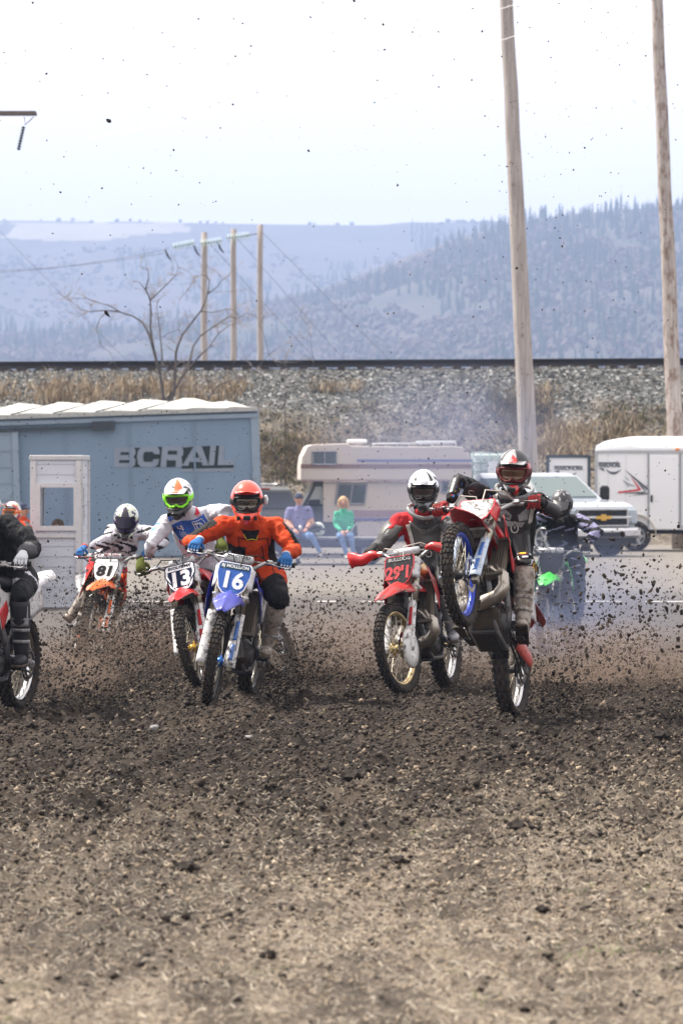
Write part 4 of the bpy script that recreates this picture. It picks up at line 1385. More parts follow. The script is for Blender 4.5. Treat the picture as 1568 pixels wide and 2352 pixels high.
tote(V((tx, 104, gz1(tx, 104))), 'white caged tank on the ground behind the camper, under another')
tote(V((tx + .03, 104, gz1(tx, 104) + 1.3)), 'white caged tank stacked on top, between the camper and the tall pole')
# crate between the two tanks keeps the upper one level
mb = MB(); mb.box((0, 0, .12), (.9, .9, .22)); o = mb.build('timber_packing', wood); o.location = (tx, 104, gz1(tx, 104) + 1.075); tag(o, 'timber packing wedged between the two caged tanks', 'timber')

# ------------------------------------------------------------------ dark estate car seen from behind (front at +x)
SU = place('estate_car', 622, 1280, 97.5, radians(90 + 24), 'dark green grey estate car with tinted windows parked before the boxcar', 'car')
sp = mat('dark_green_paint', (.055, .065, .062, 1), .3, mud=.12, scale=2, coat=.6, mudcol=(.2, .18, .17, 1))
mb = MB()
side_shell(mb, [(0, .40), (-.02, .75), (.05, .98), (3.05, 1.02), (4.0, .90), (4.45, .75), (4.5, .35), (4.1, .30), (4.05, .5), (3.85, .68), (3.45, .68), (3.25, .5), (3.2, .28), (1.25, .28), (1.2, .5), (1.0, .68), (.6, .68), (.4, .5), (.36, .30)], lambda x, z: .86 - (.05 if z > .9 else 0) - .12 * max(0, (x - 3.9)) )
tri_fill(mb.build('body', sp, SU, bevel=.03))
mb = MB()
side_shell(mb, [(.06, .97), (.38, 1.48), (.55, 1.545), (1.9, 1.57), (2.35, 1.50), (3.15, 1.0)], lambda x, z: .81 - .17 * (z - .97) / .6)
tri_fill(mb.build('cabin', sp, SU, bevel=.03))
sw = lambda z: .81 - .17 * (z - .97) / .6 + .006
for s in (1, -1):
    for q in ([(.35, 1.03), (1.0, 1.03), (1.0, 1.44), (.58, 1.44)], [(1.08, 1.03), (1.9, 1.03), (1.85, 1.46), (1.08, 1.45)], [(1.98, 1.03), (2.95, 1.03), (2.33, 1.43), (1.95, 1.46)]):
        mb = MB()
        v_ = [V((x, s * sw(z), z)) for x, z in q]
        mb.add(v_ + [p - V((0, s * .01, 0)) for p in v_], [(0, 1, 2, 3), (4, 7, 6, 5), (0, 4, 5, 1), (1, 5, 6, 2), (2, 6, 7, 3), (3, 7, 4, 0)])
        mb.build('side_window', winl, SU)
mb = MB()
v_ = [V((.10, -.70, 1.05)), V((.10, .70, 1.05)), V((.36, .60, 1.43)), V((.36, -.60, 1.43))]
nn_ = V((-.84, 0, .54))
mb.add([p + nn_ * .014 for p in v_] + [p for p in v_], [(0, 1, 2, 3), (4, 7, 6, 5), (0, 4, 5, 1), (1, 5, 6, 2), (2, 6, 7, 3), (3, 7, 4, 0)])
mb.build('rear_window', glass('rear_glass', (.03, .04, .06, 1), .05), SU)
for a_, b_ in (((.40, 0, 1.505), (.06, .3, .03)), ((-.01, .66, .86), (.06, .2, .22)), ((-.01, -.66, .86), (.06, .2, .22))):
    mb = MB(); mb.box(a_, b_, ch=.01); mb.build('tail_lamp', redl, SU)
for s in (1, -1):
    mb = MB(); mb.tube([V((.6, s * .58, 1.60)), V((2.1, s * .58, 1.60))], .02, 6); mb.build('roof_rail', alloy, SU)
mb = MB(); mb.box((-.03, 0, .5), (.16, 1.66, .2), ch=.04); mb.build('bumper', blk, SU)
mb = MB(); mb.box((-.04, 0, .72), (.02, .32, .13)); mb.build('number_plate_panel', mat('plate_white', (1, 1, 1, 1)), SU)
for x in (.8, 3.65):
    for s in (1, -1): car_wheel(SU, V((x, s * .76, .32)), .32, .2, s)

# ------------------------------------------------------------------ low flat trailer the two spectators sit on
UZ = 88.6; ug = gz1(0, UZ)
UT = place('flatbed_trailer', 757, 1300, UZ, 0, 'low grey flat trailer that the two spectators sit on', 'trailer')
us = F / UZ
dz = HC + (YH - 1234) / F * UZ - ug
gp = mat('deck_grey', (.20, .20, .21, 1), .8, mud=.2, scale=3, mudcol=(.12, .11, .10, 1))
u0, u1 = (650 - 757) / us, (880 - 757) / us
mb = MB(); mb.box(((u0 + u1) / 2, .55, dz - .04), (u1 - u0, 1.3, .07), ch=.01); mb.build('deck', gp, UT)
mb = MB(); mb.box(((u0 + u1) / 2, -.09, dz - .13), (u1 - u0, .06, .16)); mb.box(((u0 + u1) / 2, 1.18, dz - .13), (u1 - u0, .06, .16))
for k in range(5): mb.box((u0 + (u1 - u0) * (k + .5) / 5, .55, dz - .12), (.06, 1.2, .08))
mb.box((u0 + .3, .0, (dz - .2) / 2), (.08, .08, dz - .2)); mb.build('frame', dark, UT)
for s, yy in ((-1, .05), (1, 1.08)): car_wheel(UT, V(((848 - 757) / us, yy, .26)), .26, .16, s, rim=mat('white_rim', (.6, .62, .65, 1), .4), spokes=8)

# ================================================================== motocross bikes
U = V((-.454, 0, .891)); NN = V((.891, 0, .454)); A0 = V((1.47, 0, .35)); S0 = A0 - NN * .052
tyre_f = mat('knobbly_tyre', (.03, .028, .027, 1), .9, mud=.55, scale=7, mudcol=(.050, .038, .029, 1))
spoke_m = mat('spoke', (.40, .37, .30, 1), .4, .8, mud=.3, scale=10)
eng_m = mat('engine_grey', (.05, .05, .05, 1), .55, .5, mud=.5, scale=8, mudcol=(.05, .038, .03, 1))
frame_m = mat('frame_alu', (.28, .28, .29, 1), .45, .7, mud=.4, scale=6)
rad_m = mat('radiator_core', (.12, .105, .085, 1), .7, .3, mud=.6, scale=9, mudcol=(.10, .08, .06, 1))
blk_m = mat('black_rubber', (.02, .02, .02, 1), .7, mud=.15, scale=9)
seat_m = mat('seat_vinyl', (.025, .025, .028, 1), .6, mud=.3, scale=5)
pipe_m = mat('steel_pipe', (.42, .38, .33, 1), .3, .9, mud=.35, scale=7, mudcol=(.20, .15, .11, 1))
fork_m = mat('fork_tube', (.36, .33, .27, 1), .3, .85, mud=.3, scale=8)
sil_m = mat('fork_chrome', (.6, .6, .6, 1), .15, 1.0, mud=.2, scale=8)

def wheel(parent, name, c, R, w, rimm, n, steerM=None, hubm=None, disc=True, label=None, spin=0.0):
    M = Matrix.Translation(c)
    if steerM is not None: M = steerM @ M
    M = M @ Matrix.Rotation(spin, 4, 'Y')
    rb = R - .075
    mb = MB(M)
    mb.lathe([(.012, -.06), (.030, -.06), (.032, -.04), (.055, -.036), (.055, -.030), (.03, -.022), (.03, .022), (.055, .030), (.055, .036), (.032, .04), (.03, .06), (.012, .06)], 20, 0)
    for k in range(32):
        a = 2 * pi * k / 32; s = 1 if k % 2 else -1
        b = a + (.33 if (k // 2) % 2 else -.33)
        mb.tube([V((.052 * cos(b), s * .033, .052 * sin(b))), V(((rb - .016) * cos(a), s * .006, (rb - .016) * sin(a)))], .0026, 4, 1, cap=False)
    root = mb.build(name, [hubm or eng_m, spoke_m], parent, label=label)
    mb = MB(M)
    mb.lathe([(rb - .020, -.012), (rb - .012, -w * .22), (rb + .006, -w * .27), (rb + .006, -w * .22), (rb - .004, 0), (rb + .006, w * .22), (rb + .006, w * .27), (rb - .012, w * .22), (rb - .020, .012)], 48, 0)
    mb.build('rim', rimm, root)
    mb = MB(M)
    mb.lathe([(rb, -w * .22), (rb + .02, -w * .40), (R - .034, -w * .46), (R - .018, -w * .36), (R - .012, 0), (R - .018, w * .36), (R - .034, w * .46), (rb + .02, w * .40), (rb, w * .22)], 56, 0)
    for k in range(n):
        a = 2 * pi * k / n
        Rk = Matrix.Rotation(-a, 4, 'Y')
        if k % 2:
            for y in (-.15 * w, .15 * w): mb.box((R - .008, y, 0), (.020, w * .17, 2 * pi * R / n * .62), M=Rk, taper=.9)
        else:
            mb.box((R - .008, 0, 0), (.020, w * .2, 2 * pi * R / n * .6), M=Rk)
        for s in (-1, 1):
            q = Matrix.Translation(V((R - .020, s * w * (.41 if k % 2 else .36), 0))) @ Matrix.Rotation(s * -.7, 4, 'Z')
            mb.box((0, 0, 0), (.022, w * .18, 2 * pi * R / n * .6), M=Rk @ q)
    mb.build('tyre', tyre_f, root)
    if disc:
        mb = MB(M)
        y0 = .066
        mb.lathe([(.095, y0), (.125, y0), (.125, y0 + .004), (.095, y0 + .004)], 28, 0, sm=False)
        for k in range(5):
            mb.box((.07, y0 + .002, 0), (.06, .003, .012), M=Matrix.Rotation(2 * pi * k / 5, 4, 'Y'))
        mb.build('brake_disc', sil_m, root)
    return root

def plate_outline(w=1.0, h=1.0):
    return [(-.062 * w, -.125 * h), (.062 * w, -.125 * h), (.098 * w, -.085 * h), (.128 * w, .03 * h), (.126 * w, .105 * h), (.112 * w, .125 * h), (-.112 * w, .125 * h), (-.126 * w, .105 * h), (-.128 * w, .03 * h), (-.098 * w, -.085 * h)]

def bike(pose, c, label, number=None):
    """pose: X, Y, z of the rear contact, yaw, roll, pitch, steer (degrees). c: colours and options"""
    X, Y, zg, yaw, roll, pitch, steer = pose
    ax = V((0, 0, .34))
    T0 = Matrix.Translation(V((X, Y, zg))) @ Matrix.Rotation(radians(yaw), 4, 'Z') @ Matrix.Rotation(radians(roll), 4, 'X')
    TM = T0 @ Matrix.Translation(ax) @ Matrix.Rotation(radians(-pitch), 4, 'Y') @ Matrix.Translation(-ax)
    B = tag(empty('motocross_bike', TM), label, 'dirt bike', 'motocross bikes')
    B['_m'] = 0
    del B['_m']
    SM = Matrix.Translation(S0) @ Matrix.Rotation(radians(steer), 4, U) @ Matrix.Translation(-S0)
    pm, pm2 = c['plastic'], c.get('plastic2', c['plastic'])
    # wheels
    wheel(B, 'front_wheel', A0, .355, .088, c['rim'], 54, SM, c.get('hub'), spin=.1)
    wheel(B, 'rear_wheel', ax, .34, .122, c.get('rim2', c['rim']), 44, None, c.get('hub'), label=None, spin=.3)
    # forks
    for s in (-1, 1):
        o = A0 - NN * .028 + V((0, s * .098, 0))
        mb = MB(SM)
        mb.tube([o + U * .40, o + U * .60, o + U * .78], [.029, .031, .027], 14, 0)
        mb.tube([o - U * .03, o + U * .42], .0235, 12, 1)
        mb.box(o - U * .01 + V((.006, 0, 0)), (.06, .045, .085), 0, R=Matrix.Rotation(.47, 3, 'Y') if False else None, ch=.01)
        f = mb.build('fork_leg', [fork_m, sil_m], B)
        mb = MB(SM)
        def guard(u, v, o=o, s=s):
            a = (v - .5) * 2.2; wd = .048 * (1 - .25 * u)
            return o + U * (-.04 + u * .43) + V((0, s * .004 + wd * sin(a), 0)) + NN * (.020 + .032 * cos(a) * (1 - .2 * u))
        mb.sheet(guard, 10, 8, .004)
        g_ = mb.build('fork_guard', c['guard'], f)
        if c.get('guard_mark') and s > 0:
            mb = MB(SM)
            for k_, (u0, u1) in enumerate(((.12, .42), (.50, .86))):
                mb.sheet(lambda u, v: guard(u0 + (u1 - u0) * u, .34 + .32 * v) + NN * .003, 6, 3, .002)
            mb.build('guard_sticker', c['guard_mark'], g_)
    mb = MB(SM)
    for d in (.53, .75):
        p = A0 - NN * .035 + U * d
        R3 = basis((0, 0, 0), NN, (0, 1, 0), U).to_3x3()
        mb.box(p, (.085, .27, .030), 0, R=R3, ch=.01)
    mb.tube([A0 - NN * .055 + U * .54, A0 - NN * .055 + U * .82], .022, 10)
    mb.build('triple_clamp', c.get('clamp', frame_m), B)
    # axle and caliper
    mb = MB(SM); mb.tube([A0 + V((0, -.135, 0)), A0 + V((0, .135, 0))], .012, 8); mb.box(A0 + V((-.09, .085, .05)), (.07, .05, .09), 0, ch=.012); mb.build('axle_and_caliper', c.get('caliper', eng_m), B)
    if c.get('disc_guard'):
        mb = MB(SM); 
        mb.lathe([(.001, .125), (.07, .128), (.12, .118), (.132, .10), (.126, .098), (.11, .11), (.001, .118)], 20, 0, M=Matrix.Translation(A0 + V((-.01, 0, -.01))) @ Matrix.Scale(1.2, 4, (0, 0, 1)), closed=True)
        mb.build('disc_guard', c['disc_guard'], B)
    # front mudguard
    fe = [(-.50, -.005, .045, .03), (-.38, .045, .085, .05), (-.24, .075, .115, .06), (-.08, .085, .122, .06), (.08, .07, .112, .05), (.22, .035, .088, .038), (.34, -.01, .055, .022), (.40, -.04, .028, .010)]
    fx = [f[0] for f in fe]
    def fender(u, v):
        x = -.50 + .90 * u
        z, hw, dr = (float(np.interp(x, fx, [f[k] for f in fe])) for k in (1, 2, 3))
        q = (v - .5) * 2
        crease = .012 * max(0, 1 - abs(q) * 3)
        return V((1.30 + x, q * hw, .775 + z - dr * abs(q) ** 1.8 + crease - .10 * max(0, abs(q) - .72) * (x < .1)))
    mb = MB(SM); mb.sheet(fender, 22, 12, .004); mb.build('front_fender', c.get('fender', pm), B)
    # number plate
    po = A0 + U * .635 + NN * .078
    PM = SM @ basis(po, (0, 1, 0), U, NN)
    mb = MB(PM); mb.prism(plate_outline(), -.006, 0); pl_ = mb.build('front_number_plate', c['plate_edge'], B)
    mb = MB(PM); mb.prism(plate_outline(.93, .94), 0, .0015); mb.build('plate_face', c['plate'], pl_)
    if c.get('plate_top'):
        mb = MB(PM); mb.prism([(-.112, .07), (.112, .07), (.105, .115), (-.105, .115)], .0015, .003); mb.build('plate_band', c['plate_top'], pl_)
    for (txt, size, x, y, m_, bold, sx, shear) in c.get('text', []):
        vs, fs = text_geo(txt, size, bold, .001, shear, sx)
        mb = MB(PM); mb.add([(a + x, b + y, d + .0045) for a, b, d in vs], fs); mb.build('number' if txt.isdigit() else 'plate_lettering', m_, pl_)
    for pg, m_ in c.get('plate_marks', []):
        mb = MB(PM)
        for q in pg: mb.prism(q, .0016, .003)
        tri_fill(mb.build('plate_marking', m_, pl_))
    for s in (-1, 1):    # side wings of the plate
        mb = MB(PM); mb.sheet(lambda u, v: V((s * (.118 + .03 * u), -.06 + .17 * v, -.003 - .07 * u)), 3, 4, .003)
        mb.build('plate_wing', c.get('wing', c['plate_edge']), pl_)
    # handlebar
    bc = A0 + U * .775 - NN * .045
    e1, e2 = V((0, 1, 0)), V((-.1, 0, .99))
    hp = lambda y, up, bk: bc + V((-bk, y, up))
    mb = MB(SM)
    rise = .075
    mb.tube([hp(-.405, rise + .01, .085), hp(-.27, rise, .06), hp(-.19, rise - .01, .035), hp(-.10, .005, .0), hp(0, 0, 0), hp(.10, .005, 0), hp(.19, rise - .01, .035), hp(.27, rise, .06), hp(.405, rise + .01, .085)], .0145, 10, 0)
    mb.tube([hp(-.20, rise - .01, .03), hp(.20, rise - .01, .03)], .008, 8, 0)
    for s in (-.04, .04): mb.box(hp(s, -.01, 0), (.045, .04, .06), 0, ch=.006)
    HBm = mb.build('handlebar', c.get('bar', frame_m), B)
    mb = MB(SM)
    mb.tube([hp(-.11, rise - .005, .022), hp(-.10, rise - .005, .022), hp(.10, rise - .005, .022), hp(.11, rise - .005, .022)], [.015, .030, .030, .015], 14, 0)
    bp_ = mb.build('bar_pad', c['pad'], HBm)
    if c.get('pad_text'):
        vs, fs = text_geo(c['pad_text'], .036, .001, .001, .1, 1.0)
        mb = MB(SM @ basis(hp(0, rise - .005, .022), (0, 1, 0), U, NN)); mb.add([(a, b, .0315 - b * b * 12) for a, b, d in vs], fs); mb.build('pad_lettering', c['pad_ink'], bp_)
    for s in (-1, 1):
        mb = MB(SM)
        mb.tube([hp(s * .275, rise, .061), hp(s * .28, rise, .062), hp(s * .405, rise + .01, .085), hp(s * .41, rise + .01, .086)], [.022, .018, .0175, .022], 12, 0)
        mb.build('grip', c.get('grip', blk_m), HBm)
        mb = MB(SM)
        mb.tube([hp(s * .23, rise, .04), hp(s * .25, rise - .005, .02), hp(s * .27, rise - .012, -.012), hp(s * .36, rise - .015, -.005), hp(s * .385, rise - .01, 0)], .0065, 6, 0)
        mb.box(hp(s * .225, rise + .005, .035), (.05, .045, .035), 0, ch=.006)
        mb.build('lever', sil_m, HBm)
        if c.get('handguard'):
            def hgd(u, v, s=s):
                y = .20 + .27 * u
                hh = .030 + .058 * u
                return hp(s * (y + .02 * (v - .5)), rise - .02 + (v - .5) * 2 * hh * .72 + .02 * (1 - u) + .012 * sin(u * 9), -.080 - .02 * sin(pi * u) + .035 * u + .02 * (v - .5) ** 2 * 4)
            mb = MB(SM); mb.sheet(hgd, 12, 8, .004)
            mb.tube([hp(s * .21, rise, .03), hp(s * .22, rise - .005, -.07)], .009, 6); mb.build('handguard', c['handguard'], HBm)
    # cables
    mb = MB(SM)
    mb.tube([hp(.22, rise, .02), hp(.16, rise + .045, -.06), hp(.05, rise + .03, -.13), hp(.02, -.06, -.135), hp(.07, -.2, -.11), A0 + U * .45 + V((.02, .10, 0)), A0 + U * .1 + V((.02, .125, 0)), A0 + V((-.06, .1, .05))], .0055, 6)
    mb.tube([hp(-.22, rise, .02), hp(-.15, rise + .04, -.05), hp(-.03, rise + .01, -.08), hp(.0, -.05, .02), V((1.05, .03, .85))], .005, 6)
    mb.build('cables', c.get('cable', blk_m), B)
    # frame
    mb = MB()
    for s in (-1, 1):
        mb.tube([V((1.12, s * .02, .93)), V((.98, s * .085, .86)), V((.74, s * .11, .66)), V((.55, s * .10, .50)), V((.48, s * .09, .33))], [(.022, .035)] * 5, 8, ref=(0, 1, 0))
        mb.tube([V((1.10, s * .015, .86)), V((.98, s * .04, .62)), V((.88, s * .075, .36)), V((.78, s * .09, .26)), V((.5, s * .09, .26)), V((.46, s * .09, .36))], .017, 8)
        mb.tube([V((.62, s * .06, .78)), V((.1, s * .075, .88)), V((-.18, s * .06, .90))], .012, 6)
        mb.tube([V((.52, s * .08, .48)), V((.1, s * .075, .86))], .012, 6)
    mb.tube([V((1.15, 0, .84)), V((1.09, 0, .97))], .032, 12)
    mb.build('frame', c.get('frame', frame_m), B)
    mb = MB()
    for s in (-1, 1):
        mb.tube([V((.52, s * .085, .40)), V((.3, s * .10, .39)), V((-.03, s * .10, .34))], [(.018, .035), (.016, .032), (.014, .026)], 8)
        mb.box((0, s * .10, .34), (.10, .022, .05), ch=.008)
    mb.build('swingarm', frame_m, B)
    # engine
    mb = MB()
    mb.box((.62, 0, .37), (.36, .19, .21), ch=.05)
    for k in range(7): mb.box((.745, 0, .49 + k * .026), (.13, .125, .010), ch=.004)
    mb.box((.745, 0, .56), (.10, .095, .20)); mb.box((.745, 0, .685), (.10, .10, .05), ch=.015)
    mb.lathe([(.001, -.135), (.075, -.13), (.088, -.11), (.088, -.08), (.001, -.08)], 20, M=Matrix.Translation(V((.56, 0, .36))))
    mb.lathe([(.001, .13), (.06, .125), (.072, .10), (.072, .08), (.001, .08)], 20, M=Matrix.Translation(V((.70, 0, .36))))
    mb.box((.66, 0, .245), (.30, .17, .03), ch=.01)
    mb.build('engine', eng_m, B)
    for s in (-1, 1):
        mb = MB(); mb.box((.50, s * .165, .335), (.06, .09, .018), ch=.004); mb.build('footpeg', eng_m, B)
    mb = MB(); mb.tube([V((.0, .085, .395)), V((.5, .085, .43))], .009, 5); mb.tube([V((.0, .085, .285)), V((.5, .085, .375))], .009, 5)
    mb.lathe([(.08, .082), (.105, .082), (.105, .088), (.08, .088)], 28, M=Matrix.Translation(ax)); mb.build('chain_drive', eng_m, B)
    # radiators
    for s in (-1, 1):
        Rr = Matrix.Rotation(.30, 3, 'Y')
        Mr = Matrix.Translation(V((1.0, s * .125, .69))) @ Matrix.Rotation(-.30, 4, 'Y') @ Matrix.Rotation(s * -.16, 4, 'Z')
        mb = MB(Mr)
        mb.box((0, 0, 0), (.04, .115, .33), ch=.01)
        for k in range(6): mb.box((.028, -.045 + k * .018, 0), (.02, .004, .30))
        mb.box((.02, 0, .16), (.05, .125, .025), ch=.005); mb.box((.02, 0, -.16), (.05, .125, .025), ch=.005)
        mb.build('radiator', c.get('radiator', rad_m), B)
        def shroud(u, v, s=s):
            top = .97 - .10 * u * u; 
            xx = 1.10 - u * .52
            lo = .53 + .36 * u ** 1.1 + .10 * (1 - u) ** 3
            z = lo + (top - lo) * v
            yy = .215 - .085 * u - .05 * v - .03 * max(0, .3 - u) / .3 * 0
            return V((xx - .12 * (1 - v) * (1 - u) + .03 * v, s * (yy + .012 * sin(v * pi)), z))
        mb = MB(); mb.sheet(shroud, 10, 8, .004)
        sh_ = mb.build('radiator_shroud', pm, B)
        if c.get('shroud2'):
            mb = MB(); mb.sheet(lambda u, v: shroud(.02 + u * .62, v * .42) + V((0, s * .005, 0)), 8, 5, .003); mb.build('shroud_graphic', c['shroud2'], sh_)
    # tank and seat
    mb = MB()
    mb.tube([V((1.05, 0, .94)), V((1.0, 0, .95)), V((.85, 0, .93)), V((.70, 0, .90)), V((.64, 0, .88))], [(.05, .04), (.09, .07), (.11, .09), (.09, .08), (.06, .05)], 14, ref=(0, 1, 0))
    mb.build('fuel_tank', c.get('tank', pm), B)
    mb = MB()
    mb.tube([V((.92, 0, 1.0)), V((.80, 0, .985)), V((.55, 0, .93)), V((.25, 0, .925)), V((.0, 0, .95)), V((-.10, 0, .96))], [(.04, .02), (.075, .035), (.085, .055), (.10, .055), (.095, .045), (.06, .02)], 12, ref=(0, 1, 0))
    mb.build('seat', c.get('seat', seat_m), B)
    # rear mudguard and side plates
    def rf(u, v):
        x = .12 - .72 * u; q = (v - .5) * 2
        hw = .11 - .02 * u if u < .8 else .094 * (1 - ((u - .8) / .2) ** 2 * .6)
        return V((x, q * hw, .90 + .10 * u + .02 * sin(pi * u) - .05 * abs(q) ** 2.2))
    mb = MB(); mb.sheet(rf, 14, 8, .004); mb.build('rear_fender', c.get('rear', pm), B)
    for s in (-1, 1):
        def sp_(u, v, s=s):
            x = .42 - .58 * u
            lo = .60 + .16 * u; hi = .88 + .02 * u
            return V((x, s * (.105 + .035 * sin(pi * min(1, u * .9)) - .02 * v), lo + (hi - lo) * v))
        mb = MB(); mb.sheet(sp_, 8, 5, .004); mb.build('side_panel', c.get('side', pm2), B)
    # rear wheel guard strip seen under the engine on some bikes
    if c.get('lower_guard'):
        mb = MB(); mb.sheet(lambda u, v: V((.40 - .42 * u, .135 + .012 * sin(pi * v), .30 + .05 * u + .15 * v * (1 - .3 * u))), 8, 4, .004); mb.build('lower_guard', c['lower_guard'], B)
    # exhaust
    mb = MB()
    if c.get('two_stroke'):
        pts = [(.82, 0, .60), (.90, -.01, .625), (.99, .035, .635), (1.04, .11, .61), (1.05, .175, .545), (1.04, .185, .47), (1.02, .14, .405), (1.0, .05, .375), (.96, -.06, .375), (.85, -.135, .40), (.68, -.155, .47), (.45, -.14, .60), (.25, -.13, .70)]
        rr_ = [.022, .024, .030, .036, .040, .044, .048, .052, .054, .052, .044, .030, .018]
        mb.tube([V(p) for p in pts], rr_, 14, 0)
        mb.build('expansion_chamber', pipe_m, B)
    else:
        mb.tube([V(p) for p in [(.81, .02, .66), (.90, -.01, .64), (.95, -.06, .56), (.90, -.12, .47), (.72, -.14, .46), (.5, -.13, .55), (.3, -.13, .68)]], .021, 10)
        mb.build('exhaust_header', pipe_m, B)
    mb = MB(); mb.tube([V((.30, -.135, .66)), V((.26, -.14, .68)), V((-.16, -.15, .82)), V((-.20, -.15, .835))], [.02, .045, .048, .025], 14); mb.build('silencer', frame_m, B)
    # engine guard under the cradle
    mb = MB(); mb.sheet(lambda u, v: V((.93 - .38 * u, (v - .5) * .24, .34 - .10 * min(1, u * 2.4) - 0 + .03 * abs(v - .5) * 2)), 8, 6, .005); mb.build('skid_plate', mat('muddy_skid', (.03, .03, .03, 1), .7, mud=.85, scale=6, mudcol=(.075, .058, .043, 1)), B)
    mb = MB(); mb.tube([V((.40, .15, .36)), V((.56, .16, .31)), V((.62, .165, .33))], .008, 6); mb.build('gear_pedal', sil_m, B)
    mb = MB(); mb.tube([V((.58, -.15, .30)), V((.70, -.165, .33))], .009, 6); mb.build('brake_pedal', sil_m, B)
    L = {'T': TM, 'S': SM}
    for k, s in (('gl', 1), ('gr', -1)):
        L[k] = TM @ SM @ hp(s * .342, rise + .005, .074)
        L[k + 'd'] = ((TM @ SM).to_3x3() @ (hp(s * .405, 0, .085) - hp(s * .27, 0, .06))).normalized()
    L['pl'] = TM @ V((.50, .165, .345)); L['pr'] = TM @ V((.50, -.165, .345))
    L['fw'] = TM.to_3x3() @ V((1, 0, 0)); L['lf'] = TM.to_3x3() @ V((0, 1, 0)); L['up'] = TM.to_3x3() @ V((0, 0, 1))
    return B, L

# ================================================================== riders
def ik(a, b, l1, l2, pole):
    a, b, pole = V(a), V(b), V(pole)
    d = b - a; L = d.length
    if L > (l1 + l2) * .999:
        b = a + d.normalized() * (l1 + l2) * .999; d = b - a; L = d.length
    x = (l1 * l1 - l2 * l2 + L * L) / (2 * L)
    h = sqrt(max(0, l1 * l1 - x * x))
    n = pole - a; n = n - d.normalized() * n.dot(d.normalized())
    n = n.normalized() if n.length > 1e-6 else V((0, 0, 1))
    return a + d.normalized() * x + n * h, b

def remesh(mb, vox, origin, amp=.004, seed=0, parent=None, name='body', smooth=3):
    """fuse overlapping closed shapes into one continuous skin"""
    o = mb.build(name, [])
    rm_ = o.modifiers.new('r', 'REMESH'); rm_.mode = 'VOXEL'; rm_.voxel_size = vox; rm_.use_smooth_shade = True
    s_ = o.modifiers.new('s', 'SMOOTH'); s_.iterations = smooth; s_.factor = .5
    dg = bpy.context.evaluated_depsgraph_get()
    me = bpy.data.meshes.new_from_object(o.evaluated_get(dg))
    bpy.data.objects.remove(o)
    n = len(me.vertices)
    co = np.zeros(n * 3); me.vertices.foreach_get('co', co); co = co.reshape(-1, 3)
    no = np.zeros(n * 3); me.vertices.foreach_get('normal', no); no = no.reshape(-1, 3)
    # cloth folds
    f = (fbm(co[:, 0] * 11 + seed, co[:, 2] * 15 + co[:, 1] * 7, 3) - .5) + .6 * (fbm(co[:, 0] * 26 + 5, co[:, 2] * 20 + co[:, 1] * 24 + seed, 2) - .5)
    co = co + no * (f * amp * 2)[:, None]
    me.vertices.foreach_set('co', co.astype(np.float32).ravel())
    me.name = name
    ob = bpy.data.objects.new(name, me)
    COL.objects.link(ob)
    me.polygons.foreach_set('use_smooth', np.ones(len(me.polygons), bool))
    me.update()
    return ob

def seg_d(p, a, b):
    ab = b - a; t = np.clip(((p - a) @ ab) / max(1e-9, ab @ ab), 0, 1)
    return np.linalg.norm(p - (a + t[:, None] * ab), axis=1), t

